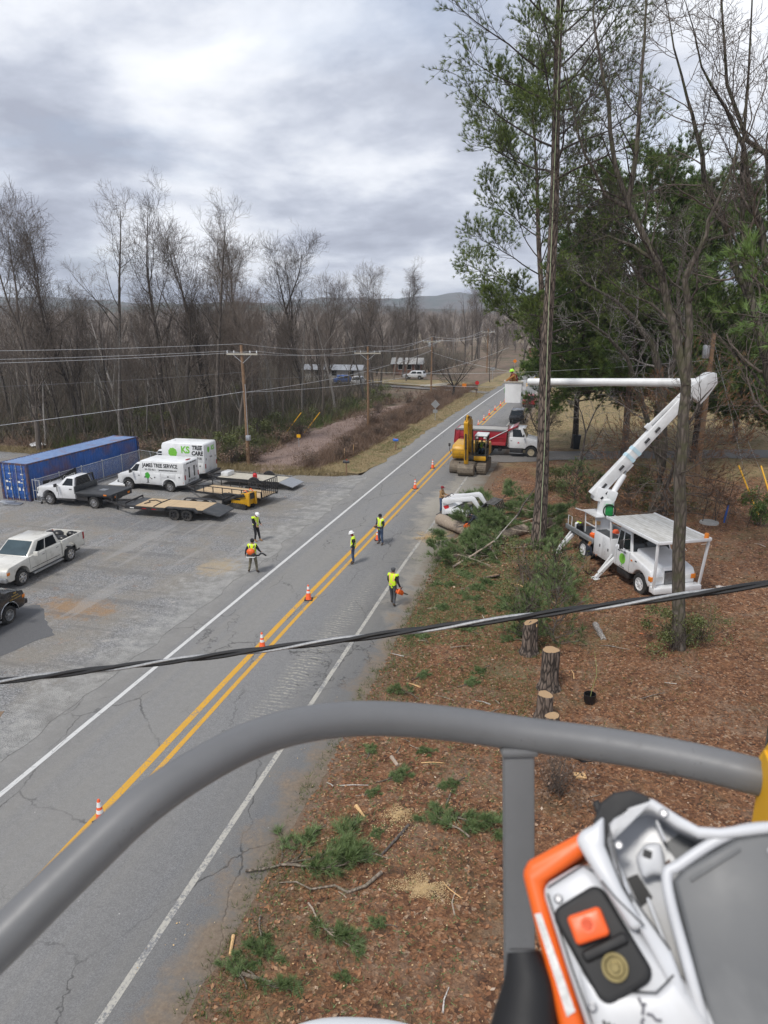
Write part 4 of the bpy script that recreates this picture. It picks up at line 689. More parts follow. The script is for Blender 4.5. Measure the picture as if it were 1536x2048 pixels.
# ================================================================== VEHICLES
def TX(side, x, y, z):
    c = {'L': ((-1, 0, 0), (0, 0, 1), (0, 1, 0)), 'R': ((1, 0, 0), (0, 0, 1), (0, -1, 0)), 'B': ((0, -1, 0), (0, 0, 1), (-1, 0, 0)), 'F': ((0, 1, 0), (0, 0, 1), (1, 0, 0)), 'T': ((1, 0, 0), (0, 1, 0), (0, 0, 1))}[side]
    m = Matrix.Identity(4)
    for i in range(3):
        for j in range(3): m[j][i] = c[i][j]
    m.translation = (x, y, z); return m
_wh = {}
def wheel(par, x, y, r, w, rim='chrome', spokes=6, outer=1, dual=False, rim_r=.62):
    """wheel: tyre mesh with its rim as sub-part; outer = +1 when the outside faces +y"""
    key = (r, w, rim, spokes, rim_r)
    if key not in _wh:
        t = MB(); pr = [(r * rim_r, -w / 2 + .02), (r * .80, -w / 2), (r * .95, -w / 2 + .02), (r, -w / 2 + .06), (r, w / 2 - .06), (r * .95, w / 2 - .02), (r * .80, w / 2), (r * rim_r, w / 2 - .02), (r * rim_r, -w / 2 + .02)]
        MX = Matrix.Rotation(R(-90), 4, 'X'); n = 28; rings = [[MX @ Vector((q * math.cos(2 * PI * i / n), q * math.sin(2 * PI * i / n), z)) for i in range(n)] for q, z in pr]; t.loft(rings, False)
        for i in range(n):      # tread blocks
            a = 2 * PI * (i + .5) / n; c, s_ = math.cos(a), math.sin(a); k = .5 if i % 2 else -.5
            t.bar(MX @ Vector((c * r, s_ * r, w * .40 * k - w * .14)), MX @ Vector((c * r, s_ * r, w * .40 * k + w * .14)), .028, .016, (MX @ Vector((c, s_, 0))))
        to = t.build('wheel', 'rubber', None, True); tm = to.data; bpy.data.objects.remove(to)
        q = MB(); R1 = r * rim_r
        q.lathe([(R1 * .99, .0), (R1, w * .47), (R1 * .92, w * .47), (R1 * .86, w * .30), (R1 * .80, w * .12), (.02, w * .10)], 24, MX)
        for i in range(spokes):
            a = 2 * PI * i / spokes; c, s_ = math.cos(a), math.sin(a); q.bar(MX @ Vector((c * R1 * .15, s_ * R1 * .15, w * .32)), MX @ Vector((c * R1 * .90, s_ * R1 * .90, w * .36)), R1 * (.30 if spokes < 8 else .2), .03, MX @ Vector((0, 0, 1)))
        q.lathe([(R1 * .30, w * .2), (R1 * .30, w * .42), (R1 * .22, w * .47), (.01, w * .47)], 16, MX)
        qo = q.build('rim', rim, None, True); qm = qo.data; bpy.data.objects.remove(qo); _wh[key] = (tm, qm)
    tm, qm = _wh[key]; out = None
    for k in ((0, -w * 1.08) if dual else (0,)):
        o = bpy.data.objects.new('wheel', tm); link(o, par); o.location = (x, y + k * outer, r)
        if outer < 0: o.rotation_euler = (0, 0, PI)
        i = bpy.data.objects.new('rim', qm); link(i, o)
    return o
def lerp3(a, c, t): return Vector(a) * (1 - t) + Vector(c) * t
def pane(par, name, mat, q, u0, u1, v0, v1, off=.006, th=.006, bevel=0):
    """slab lying on quad q (bl, br, tr, tl), outward side given by its winding"""
    bl, br, tr, tl = [Vector(p) for p in q]; n = (br - bl).cross(tl - bl).normalized()
    def at(u, v): return lerp3(lerp3(bl, br, u), lerp3(tl, tr, u), v)
    c = [at(u0, v0), at(u1, v0), at(u1, v1), at(u0, v1)] if not callable(u0) else None
    m = MB(); m.add([p + n * off for p in c] + [p + n * (off + th) for p in c], [(3, 2, 1, 0), (4, 5, 6, 7), (0, 1, 5, 4), (1, 2, 6, 5), (2, 3, 7, 6), (3, 0, 4, 7)]); return m.build(name, mat, par)
def arch(xc, r, z0, n=8):
    """points over a wheel from front (+x) to rear at height z0"""
    t0 = math.asin(min(1, (z0 - r * .0) / 1e9)) if False else 0
    return [(xc + r * math.cos(PI * k / n), z0 + r * math.sin(PI * k / n)) for k in range(n + 1)]
def cabin(par, bx0, bx1, by, bz, tx0, tx1, ty, tz, mat, name='cabin', bevel=.035, side=(), front=(.05, .95, .08, .92), rear=(.08, .92, .1, .9), glass='glass', fglass='glass_sky'):
    """tapered greenhouse: base rect bx0..bx1 (rear..front), top rect tx0..tx1; windows as panes"""
    B = [(bx0, -by, bz), (bx1, -by, bz), (bx1, by, bz), (bx0, by, bz)]; T = [(tx0, -ty, tz), (tx1, -ty, tz), (tx1, ty, tz), (tx0, ty, tz)]
    m = MB(); m.loft([B, T]); o = m.build(name, mat, par, bevel=bevel)
    sr = (B[0], B[1], T[1], T[0]); sl = (B[2], B[3], T[3], T[2]); fr = (B[1], B[2], T[2], T[1]); rr = (B[3], B[0], T[0], T[3])
    for (u0, u1, v0, v1) in side: pane(par, 'window', glass, sr, u0, u1, v0, v1); pane(par, 'window', glass, sl, 1 - u1, 1 - u0, v0, v1)
    if front: pane(par, 'windshield', fglass, fr, *front)
    if rear: pane(par, 'rear_window', glass, rr, *rear)
    return o
def mirror(par, x, y, z, s, mat='black_metal'):
    m = MB(); m.bar((x, y, z), (x + .02, y + s * .2, z + .06), .04, .04); m.box(x - .06, x + .06, min(y + s * .18, y + s * .42), max(y + s * .18, y + s * .42), z - .03, z + .2); return m.build('mirror', mat, par, bevel=.02)
def strip(par, name, mat, x0, x1, y0, y1, z0, z1, bevel=.01): m = MB(); m.box(x0, x1, y0, y1, z0, z1); return m.build(name, mat, par, bevel=bevel)

# ---- ivory crew cab pickup
def pickup():
    v = thing('pickup_truck', 'ivory white crew cab pickup with alloy wheels on the gravel lot', 'pickup truck', (-26.75, 28.5, 0), R(-88)); w = 1.0
    prof = [(2.72, .50), (2.80, .70), (2.80, 1.02), (2.62, 1.17), (1.30, 1.27), (-1.22, 1.27), (-1.22, .46)] + [(x, z) for x, z in arch(1.80, .52, .46)][::-1] + [(2.6, .46)]
    m = MB(); m.prism(prof, -w, w); m.build('body', 'ivory_paint', v, bevel=.05)
    q = MB(); side = [(-1.26, 1.33), (-3.0, 1.36), (-3.04, .62), (-2.50, .52)] + [(x, z) for x, z in arch(-1.84, .55, .48)][::-1] + [(-1.26, .46)]
    q.prism(side, w - .10, w); q.prism(side, -w, -w + .10); q.box(-3.06, -2.99, -w, w, .62, 1.34); q.box(-1.34, -1.26, -w + .1, w - .1, .6, 1.34); q.box(-3.0, -1.26, -w + .1, w - .1, .74, .80); q.build('bed', 'ivory_paint', v, bevel=.02)
    cabin(v, -1.20, 1.28, .93, 1.24, -1.0, .45, .76, 1.88, 'ivory_paint', side=((.10, .47, .12, .84), (.51, .80, .12, .84)), bevel=.05)
    for s in (1, -1):
        mirror(v, 1.0, s * .95, 1.3, s, 'ivory_paint'); wheel(v, 1.80, s * .86, .41, .28, 'chrome', 6, s); wheel(v, -1.84, s * .86, .41, .28, 'chrome', 6, s)
        strip(v, 'running_board', 'steel', -1.1, 1.15, min(s * .98, s * 1.14), max(s * .98, s * 1.14), .36, .44, .02); strip(v, 'headlight', 'clear_lamp', 2.66, 2.805, min(s * .55, s * .985), max(s * .55, s * .985), .80, 1.02); strip(v, 'marker_lamp', 'amber_lamp', 2.60, 2.79, min(s * .97, s * 1.008), max(s * .97, s * 1.008), .82, .97); strip(v, 'tail_light', 'red_lamp', -3.07, -2.93, min(s * .86, s * 1.006), max(s * .86, s * 1.006), .90, 1.30)
        for x in (.12, -.93): strip(v, 'door_handle', 'chrome', x, x + .2, min(s * 1.0, s * 1.02), max(s * 1.0, s * 1.02), 1.10, 1.14, .005)
        for x in (1.22, .02, -1.16): strip(v, 'door_seam', 'black_metal', x - .006, x + .006, min(s * .99, s * 1.003), max(s * .99, s * 1.003), .55, 1.25, 0)
        strip(v, 'side_moulding', 'black_metal', -1.0, 1.15, min(s * .998, s * 1.008), max(s * .998, s * 1.008), .64, .665, 0)
    strip(v, 'grille', 'chrome', 2.79, 2.83, -.52, .52, .76, 1.06, .02); strip(v, 'front_bumper', 'steel', 2.70, 2.88, -.97, .97, .48, .72, .04); strip(v, 'rear_bumper', 'steel', -3.2, -3.04, -.9, .9, .5, .68, .03); strip(v, 'chassis', 'black_metal', -2.9, 2.6, -.75, .75, .30, .55, 0)
    return v
pickup()
d = thing('duffel_pile', 'heap of black bags in the bed of the ivory pickup', 'bags', (-26.66, 30.7, .80)); r_ = random.Random(4)
for i in range(9): q = MB(); q.sphere((r_.uniform(-.65, .65), r_.uniform(-.5, .55), .3 + r_.uniform(0, .22)), r_.uniform(.2, .3), 8, 5, (1.2, 1, .9)); q.build('bag', 'bag_black', d, True)
# ---- black lettered van, front end in view
simple('tan_print', (.55, .36, .10), .5)
def black_van():
    v = thing('van', 'black van with orange and yellow lettering cut off by the left edge', 'van', (-23.85, 21.1, 0), R(92)); w = 1.0
    prof = [(2.66, .52), (2.70, .95), (2.62, 1.22), (1.95, 1.40), (1.62, 1.46), (-2.9, 1.46), (-2.95, .5)] + arch(-1.72, .47, .48)[::-1] + arch(1.72, .49, .48)[::-1] + [(2.5, .48)]
    m = MB(); m.prism(prof, -w, w); m.build('body', 'black_paint', v, bevel=.06); cabin(v, -2.9, 1.62, .95, 1.43, -2.75, .75, .80, 2.12, 'black_paint', side=((.64, .86, .1, .85), (.30, .60, .1, .85)), bevel=.08, fglass='glass')
    for s in (1, -1):
        wheel(v, 1.72, s * .84, .40, .27, 'steel', 8, s); wheel(v, -1.72, s * .84, .40, .27, 'steel', 8, s); mirror(v, 1.25, s * .97, 1.42, s)
        strip(v, 'running_board', 'steel', -1.2, 1.1, min(s * .98, s * 1.12), max(s * .98, s * 1.12), .34, .40, .02); strip(v, 'rocker_panel', 'galv', -1.2, 1.12, min(s * .99, s * 1.01), max(s * .99, s * 1.01), .46, .64, 0); strip(v, 'corner_lamp', 'amber_lamp', 2.52, 2.69, min(s * .86, s * 1.006), max(s * .86, s * 1.006), .88, 1.02); strip(v, 'headlight', 'clear_lamp', 2.60, 2.71, min(s * .5, s * .86), max(s * .5, s * .86), .84, 1.08)
        m = MB(); m.tube([(1.72 + .53 * math.cos(PI * k / 10), s * 1.0, .45 + .53 * math.sin(PI * k / 10)) for k in range(11)], .02, 6); m.build('arch_trim', 'chrome', v, True)
    strip(v, 'front_bumper', 'black_metal', 2.64, 2.86, -.98, .98, .52, .74, .05); m = MB()
    for s in (-.5, .1): m.bar((1.64, s, 1.49), (1.25, s + .5, 1.78), .02, .02)
    m.build('wipers', 'black_metal', v); strip(v, 'chassis', 'black_metal', -2.7, 2.4, -.7, .7, .3, .5, 0)
    for i, (t, sz, z, x) in enumerate([('TREE', .13, 1.28, 2.1), ('TRIMMING', .12, 1.16, 2.05), ('LAND CLEARING', .13, 1.04, 1.98)]): text('lettering', t, .085, 'tan_print', TX('R', 2.12, -1.003, z - .02), v)
    m = MB(); m.lathe([(.32, 0), (.32, .012), (.01, .012)], 20, TX('R', .55, -1.0, 1.05)); m.build('emblem', 'blue_pl', v); m = MB(); m.add([(.25, -1.015, 1.05), (.85, -1.015, 1.05), (.72, -1.015, 1.28), (.62, -1.015, 1.18), (.55, -1.015, 1.40), (.45, -1.015, 1.2), (.36, -1.015, 1.3)], [(0, 1, 2, 3, 4, 5, 6)]); m.build('emblem_flame', 'orange_pl', v); strip(v, 'lettering', 'red_can', .05, 1.05, -1.012, -1.0, .66, .78, 0)
black_van()
# ---- white flatbed truck
def flatbed():
    v = thing('flatbed_truck', 'white single cab truck with black flatbed parked by the blue container', 'truck', (-33.3, 40.85, 0), R(180)); w = .99
    prof = [(2.62, .55), (2.70, .8), (2.68, 1.2), (2.5, 1.32), (1.15, 1.42), (-.35, 1.42), (-.35, .55)] + arch(1.80, .55, .5)[::-1] + [(2.5, .5)]
    m = MB(); m.prism(prof, -w, w); m.build('body', 'white_paint', v, bevel=.06); cabin(v, -.34, 1.10, .93, 1.40, -.22, .42, .76, 2.02, 'white_paint', side=((.12, .74, .1, .86),), bevel=.06, fglass='glass')
    for s in (1, -1):
        mirror(v, .95, s * .97, 1.42, s); wheel(v, 1.80, s * .86, .42, .28, 'chrome', 8, s); wheel(v, -1.85, s * .98, .42, .24, 'chrome', 8, s, True); strip(v, 'door_handle', 'black_metal', -.12, .08, min(s * .99, s * 1.012), max(s * .99, s * 1.012), 1.2, 1.26, .005); strip(v, 'fender_vent', 'black_metal', 1.05, 1.10, min(s * .985, s * 1.003), max(s * .985, s * 1.003), 1.0, 1.36, 0); strip(v, 'door_seam', 'black_metal', .98, .992, min(s * .985, s * 1.003), max(s * .985, s * 1.003), .6, 1.4, 0); strip(v, 'headlight', 'clear_lamp', 2.58, 2.71, min(s * .6, s * .99), max(s * .6, s * .99), .95, 1.2); strip(v, 'running_board', 'black_metal', -.3, 1.1, min(s * .95, s * 1.08), max(s * .95, s * 1.08), .42, .5, .02)
    m = MB(); m.box(-3.35, -.45, -1.18, 1.18, .98, 1.10); m.box(-3.32, -.5, -1.1, 1.1, .86, .98); m.build('flatbed_deck', 'dark_deck', v, bevel=.015)
    m = MB(); m.box(-.55, -.45, -1.18, 1.18, 1.1, 1.5); m.build('headboard', 'dark_deck', v, bevel=.01); m = MB()
    for y in (-.95, .95): m.bar((-.5, y, 1.5), (-.5, y * .85, 2.05), .08, .08)
    m.bar((-.5, -.85, 2.05), (-.5, .85, 2.05), .08, .09)
    for k in range(5): m.bar((-.5, -.9, 1.58 + .09 * k), (-.5, .9, 1.58 + .09 * k), .04, .03)
    m.build('window_guard', 'black_metal', v); m = MB(); m.box(-3.0, 2.2, -.5, .5, .5, .8); m.box(-1.35, -.5, -1.0, 1.0, .5, .86); m.box(-3.38, -3.28, -1.1, 1.1, .70, .98); m.build('chassis', 'black_metal', v); strip(v, 'gooseneck_hatch', 'steel', -2.2, -1.7, -.25, .25, 1.10, 1.108, 0)
    for s in (1, -1): strip(v, 'marker_plate', 'amber_lamp', -3.392, -3.375, min(s * .6, s * .85), max(s * .6, s * .85), .80, .93, 0); strip(v, 'side_light', 'amber_lamp', -3.0, -2.75, min(s * 1.17, s * 1.186), max(s * 1.17, s * 1.186), .99, 1.08, 0)
    strip(v, 'grille', 'black_metal', 2.69, 2.73, -.6, .6, .8, 1.15, .02); strip(v, 'front_bumper', 'white_paint', 2.62, 2.80, -.97, .97, .52, .74, .04)
flatbed()
# ---- service vans
def service_van(name, label, loc, rz, high, first):
    v = thing(name, label, 'van', loc, rz); w = 1.0; L = 2.5
    prof = [(2.56, .55), (2.60, .95), (2.48, 1.22), (1.75, 1.40), (.62, 1.42), (.62, .50)] + arch(1.74, .50, .46)[::-1] + [(2.45, .46)]
    m = MB(); m.prism(prof, -w, w); m.build('cab_body', 'white_paint', v, bevel=.06)
    cabin(v, .60, 1.72, .95, 1.40, .60, .98, .80, 2.10, 'white_paint', side=((.30, .86, .1, .82),), bevel=.06, rear=None, fglass='glass')
    H = 2.95 if high else 2.32; bw = 1.10
    pr = [(.62, .55), (.62, H - .25), (.50, H), (-2.95, H), (-3.05, H - .12), (-3.05, .62)] + arch(-1.76, .52, .5)[::-1]
    m = MB(); m.prism(pr, -bw, bw); m.build('service_body', 'white_fibre', v, bevel=.05)
    for s in (1, -1):
        wheel(v, 1.74, s * .84, .40, .27, 'chrome', 8, s); wheel(v, -1.76, s * .92, .40, .26, 'chrome', 8, s); mirror(v, 1.3, s * .97, 1.42, s)
        m = MB(); m.tube([(-1.76 + .56 * math.cos(PI * k / 12), s * (bw + .005), .46 + .56 * math.sin(PI * k / 12)) for k in range(13)], .03, 6); m.build('fender_trim', 'white_fibre', v, True)
        for (x0, x1, z0, z1) in ((.50, -.1, .62, 1.42), (-.12, -1.1, .62, 1.42), (-1.14, -2.3, 1.10, 1.42), (-2.34, -2.95, .62, 1.42)):
            strip(v, 'compartment_door', 'white_fibre', min(x0, x1) + .015, max(x0, x1) - .015, min(s * bw, s * (bw + .018)), max(s * bw, s * (bw + .018)), z0, z1, .006); strip(v, 'latch', 'black_metal', (x0 + x1) / 2 - .05, (x0 + x1) / 2 + .05, min(s * (bw + .018), s * (bw + .03)), max(s * (bw + .018), s * (bw + .03)), 1.04 + .1 * (x0 < -1.1), 1.13 + .1 * (x0 < -1.1), 0)
        strip(v, 'marker_lamp', 'amber_lamp', -2.95, -2.85, min(s * bw, s * (bw + .012)), max(s * bw, s * (bw + .012)), .72, .85, 0); strip(v, 'tail_light', 'red_lamp', -3.064, -3.048, min(s * .9, s * 1.04), max(s * .9, s * 1.04), 1.0, 1.35, 0); strip(v, 'hinge', 'black_metal', -3.066, -3.05, min(s * .78, s * .84), max(s * .78, s * .84), 1.62, 1.78, 0)
        strip(v, 'rear_door', 'white_paint', -3.066, -3.05, min(s * .02, s * .74), max(s * .02, s * .74), .75, H - .22, .004)
        if not high: strip(v, 'rear_window', 'glass', -3.078, -3.066, min(s * .28, s * .48), max(s * .28, s * .48), 1.05, 1.85, 0)
        strip(v, 'headlight', 'clear_lamp', 2.52, 2.61, min(s * .6, s * .98), max(s * .6, s * .98), .92, 1.15); strip(v, 'door_handle', 'black_metal', .72, .86, min(s * 1.0, s * 1.015), max(s * 1.0, s * 1.015), 1.14, 1.19, 0)
    strip(v, 'rear_bumper', 'black_metal', -3.35, -3.06, -1.05, 1.05, .50, .66, .02); strip(v, 'front_bumper', 'steel', 2.54, 2.72, -.97, .97, .5, .7, .04); strip(v, 'chassis', 'black_metal', -3.0, 2.4, -.7, .7, .32, .56, 0)
    if first:
        text('lettering', 'JAMES TREE SERVICE', .40, 'black_print', TX('L', -1.1, bw + .004, 1.98), v, xs=.80, bold=.012); text('lettering', '501-753-4211  •  Jamestreeservices.com', .19, 'black_print', TX('L', -1.15, bw + .004, 1.66), v, xs=.86, bold=.004); text('lettering', 'JAMES TREE SERVICE', .17, 'black_print', TX('B', -3.07, 0, 2.16), v, xs=.9); text('lettering', '501-753-4211', .22, 'black_print', TX('B', -3.07, 0, .86), v, xs=.9)
        m = MB(); a = bw + .024; m.add([(-.02 + .20 * math.cos(k * PI / 5) * (1 + .12 * (k % 2)), a, 1.22 + .23 * math.sin(k * PI / 5) * (1 + .12 * (k % 2))) for k in range(10)], [tuple(range(10))]); m.build('tree_emblem_crown', 'green_print', v); m = MB(); m.add([(-.05, a, 1.02), (0, a, 1.02), (.02, a, .70), (.14, a, .66), (-.18, a, .66), (-.07, a, .70)], [(0, 1, 2, 3, 4, 5)]); m.add([(-.2, a, 1.05), (-.22, a, 1.09), (-.42, a, .98), (-.38, a, .92)], [(0, 1, 2, 3)]); m.build('tree_emblem_trunk', 'black_print', v); strip(v, 'warning_light', 'red_lamp', -2.9, -2.75, -.25, .25, H, H + .06, .01)
    else:
        text('lettering', 'TREE', .46, 'black_print', TX('L', -2.45, bw + .004, 2.62), v, bold=.02, shear=.15, xs=.85); text('lettering', 'CARE', .46, 'black_print', TX('L', -2.45, bw + .004, 2.18), v, bold=.02, shear=.15, xs=.85); text('lettering', 'KS', .75, 'lime_print', TX('L', -1.45, bw + .004, 2.42), v, bold=.03, xs=.9); text('lettering', '9918', .26, 'black_print', TX('L', -2.55, bw + .004, 1.78), v, bold=.006); text('lettering', 'KS', .5, 'lime_print', TX('B', -3.07, -.35, 2.45), v, bold=.02); text('lettering', '9918', .2, 'black_print', TX('B', -3.07, -.0, 1.78), v)
        m = MB(); m.add([(-.35 + .36 * math.cos(k * PI / 9) * (1 + .1 * (k % 2)), bw + .005, 2.2 + .36 * math.sin(k * PI / 9) * (1 + .1 * (k % 2))) for k in range(18)], [tuple(range(18))]); m.build('tree_emblem', 'lime_print', v); m = MB(); m.add([(-3.075, .38 + .2 * math.cos(k * PI / 7), 2.42 + .24 * math.sin(k * PI / 7)) for k in range(14)], [tuple(range(14))]); m.build('tree_emblem', 'lime_print', v)
        m = MB(); m.lathe([(.2, 0), (.2, .06), (.1, .1), (.01, .1)], 12, Matrix.Translation((.1, 0, H))); m.build('roof_vent', 'white_paint', v)
        cabin(v, .60, 1.2, .95, 2.0, .60, 1.0, .85, 2.32, 'white_paint', name='cab_roof', side=((.1, .9, .2, .7),), front=None, rear=None)
service_van('service_van', 'white lettered service van parked beside the white flatbed truck', (-30.75, 46.25, 0), R(181), False, True); service_van('service_van', 'taller white service van with lime green emblem behind the lettered van', (-31.35, 50.2, 0), R(183), True, False)

# ---- trailers
def lights(par, x, y, z): strip(par, 'marker_light', 'amber_lamp', x, x + .1, y - .01, y, z, z + .05, 0)
def tilt_trailer():
    v = thing('tilt_trailer', 'black tandem axle trailer with pale plank deck hitched to the flatbed truck', 'trailer', (-25.1, 40.0, 0), R(1)); D = .72
    m = MB()
    for y in (-1.05, 1.05): m.box(-3.3, 2.3, y - .05, y + .05, D - .22, D - .02)
    for k in range(12): m.box(-3.2 + .48 * k, -3.12 + .48 * k, -1.0, 1.0, D - .15, D - .05)
    m.build('frame', 'black_metal', v); n = 10; w_ = 1.98 / n; pm = None
    for k in range(n):
        if pm is None: q = MB(); q.box(-2.55, 2.3, 0.006, w_ - .006, D - .045, D); o = q.build('plank', 'wood_deck', v); pm = o.data
        else: o = bpy.data.objects.new('plank', pm); link(o, v)
        o.location = (0, -.99 + k * w_, .004 * ((k * 7) % 3))
    strip(v, 'front_plate', 'dark_deck', -3.3, -2.56, -1.0, 1.0, D - .03, D + .004, 0); m = MB(); m.add([(2.32, -1.05, D), (2.32, 1.05, D), (3.5, 1.05, D - .3), (3.5, -1.05, D - .3), (2.32, -1.05, D - .12), (2.32, 1.05, D - .12), (3.5, 1.05, D - .36), (3.5, -1.05, D - .36)], [(0, 1, 2, 3), (7, 6, 5, 4), (0, 3, 7, 4), (1, 5, 6, 2), (2, 6, 7, 3), (0, 4, 5, 1)]); m.build('beavertail', 'dark_deck', v)
    for s in (1, -1):
        for x in (.42, 1.32): wheel(v, x, s * 1.22, .38, .24, 'black_metal', 6, s)
        m = MB(); m.prism([(-.35, D - .1), (-.1, D + .14), (1.85, D + .14), (2.1, D - .1), (2.02, D - .1), (1.82, D + .10), (-.07, D + .10), (-.27, D - .1)], s * 1.08, s * 1.40); m.build('fender', 'black_metal', v)
        for x in (-2.9, -2.0, -1.3): strip(v, 'reflector', 'red_lamp' if x > -2.5 else 'reflective', x, x + .3, min(s * 1.10, s * 1.108), max(s * 1.10, s * 1.108), D - .16, D - .10, 0)
    m = MB(); m.bar((-3.3, -.95, D - .12), (-5.2, -.06, D - .1), .09, .12); m.bar((-3.3, .95, D - .12), (-5.2, .06, D - .1), .09, .12); m.cyl((-5.2, 0, D - .15), (-5.5, 0, D - .05), .08, .06, 10); m.bar((-4.6, 0, .05), (-4.6, 0, D + .35), .09, .09); m.build('tongue', 'black_metal', v); m = MB(); m.bar((-3.25, -1.0, D + .15), (-3.25, 1.0, D + .15), .06, .1)
    for y in (-1, 1): m.bar((-3.25, y, D), (-3.25, y, D + .15), .05, .05)
    m.build('stop_rail', 'black_metal', v); m = MB(); m.tube([(-1.2, -1, D + .03), (-1.25, 0, D + .04), (-1.15, 1, D + .03)], .03, 6); m.tube([(-2.2, -.5, D + .03), (-2.0, -.1, D + .05), (-2.3, .2, D + .04), (-1.9, .45, D + .05), (-1.3, .1, D + .04)], .03, 6); m.build('chain', 'black_metal', v)
tilt_trailer()
def landscape_trailer():
    v = thing('landscape_trailer', 'black utility trailer with side rails and upright mesh ramp gate', 'trailer', (-23.2, 44.7, 0), R(-8)); D = .6
    m = MB()
    for y in (-1.05, 1.05):
        m.box(-2.9, 2.7, y - .04, y + .04, D - .14, D); m.bar((-2.9, y, D + .42), (2.7, y, D + .42), .05, .05)
        for k in range(8): m.bar((-2.9 + .8 * k, y, D), (-2.9 + .8 * k, y, D + .42), .05, .05)
    m.bar((-2.9, -1.05, D + .42), (-2.9, 1.05, D + .42), .05, .05); m.bar((-2.9, -1, D - .05), (-4.3, 0, D - .05), .08, .1); m.bar((-2.9, 1, D - .05), (-4.3, 0, D - .05), .08, .1); m.build('frame', 'black_metal', v)
    for k in range(7): strip(v, 'plank', 'wood_deck', -2.85, 2.68, -1.0 + k * .287, -1.0 + k * .287 + .272, D - .05, D - .012 + .003 * (k % 2), 0)
    m = MB()
    for k in range(9): m.bar((2.74, -1.0 + .25 * k, D), (2.74, -1.0 + .25 * k, D + 1.15), .045, .045)
    for z in (0, .55, 1.15): m.bar((2.74, -1.02, D + z), (2.74, 1.02, D + z), .05, .05)
    for k in range(12): m.bar((2.72, -1.0, D + .06 + .095 * k), (2.72, 1.0, D + .06 + .095 * k), .012, .012)
    m.build('ramp_gate', 'black_metal', v)
    for s in (1, -1):
        for x in (.1, .95): wheel(v, x, s * 1.2, .34, .2, 'black_metal', 5, s)
        m = MB(); m.prism([(-.5, D - .05), (-.3, D + .12), (1.35, D + .12), (1.55, D - .05), (1.5, D - .05), (1.33, D + .09), (-.28, D + .09), (-.45, D - .05)], s * 1.08, s * 1.32); m.build('fender', 'black_metal', v)
landscape_trailer()
def flat_trailer():
    v = thing('flat_trailer', 'wooden deck flat trailer farthest back beside the brown brush', 'trailer', (-23.9, 49.1, 0), R(-4)); D = .62
    m = MB(); m.box(-2.8, 2.6, -1.06, -1.0, D - .16, D + .02); m.box(-2.8, 2.6, 1.0, 1.06, D - .16, D + .02); m.bar((-2.8, -.9, D - .08), (-4.2, 0, D - .08), .08, .1); m.bar((-2.8, .9, D - .08), (-4.2, 0, D - .08), .08, .1); m.build('frame', 'black_metal', v)
    for k in range(8): strip(v, 'plank', 'plywood', -2.8, 2.55, -1.0 + k * .25, -1.0 + k * .25 + .24, D - .05, D - .01, 0)
    m = MB(); m.add([(2.6, -1.0, D), (2.6, 1.0, D), (3.7, 1.0, .32), (3.7, -1.0, .32), (2.6, -1, D - .06), (2.6, 1, D - .06), (3.7, 1, .27), (3.7, -1, .27)], [(0, 1, 2, 3), (7, 6, 5, 4), (0, 3, 7, 4), (1, 5, 6, 2), (2, 6, 7, 3), (0, 4, 5, 1)]); m.build('ramp', 'steel', v)
    for s in (1, -1):
        wheel(v, .6, s * 1.22, .36, .22, 'black_metal', 5, s); m = MB(); m.tube([(.6 + .46 * math.cos(PI * k / 10), s * 1.2, .36 + .46 * math.sin(PI * k / 10)) for k in range(11)], .06, 6, squash=2); m.build('fender', 'black_metal', v, True)
    strip(v, 'tool_box', 'white_paint', -2.7, -2.1, -.5, .5, D, D + .32, .02); return v
flat_trailer()
g = thing('fuel_can', 'red fuel can standing on the flat trailer', 'can', (-23.6, 48.5, .63)); m = MB(); m.lathe([(.15, 0), (.17, .04), (.17, .36), (.10, .44), (.05, .46), (.01, .46)], 12); m.build('can_body', 'red_can', g, True); m = MB(); m.bar((-.1, 0, .5), (.1, 0, .5), .03, .03); m.bar((-.1, 0, .42), (-.1, 0, .5), .03, .03); m.bar((.1, 0, .42), (.1, 0, .5), .03, .03); m.build('handle', 'black_metal', g)
# ---- yellow mini skid steer
def tracks(par, mat, x0, x1, y0, y1, h, r=None, n=14, name='track'):
    r = h / 2; pts = [(x1 - r + r * math.sin(PI * k / n), h / 2 - r * math.cos(PI * k / n)) for k in range(n + 1)] + [(x0 + r - r * math.sin(PI * k / n), h / 2 + r * math.cos(PI * k / n)) for k in range(n + 1)]
    m = MB(); m.prism(pts, y0, y1); k = len(pts); per = [0]
    for i in range(k): a = pts[i]; c = pts[(i + 1) % k]; per.append(per[-1] + math.dist(a, c))
    nt_ = int(per[-1] / .16)
    for j in range(nt_):
        s = per[-1] * j / nt_; i = max(q for q in range(k) if per[q] <= s); a = pts[i]; c = pts[(i + 1) % k]; L_ = max(1e-6, math.dist(a, c)); f = (s - per[i]) / L_; x = a[0] + (c[0] - a[0]) * f; z = a[1] + (c[1] - a[1]) * f; nx, nz_ = (c[1] - a[1]) / L_, -(c[0] - a[0]) / L_
        m.bar((x, y0 + .01, z), (x, y1 - .01, z), .06, .05, (nx, 0, nz_))
    return m.build(name, mat, par)
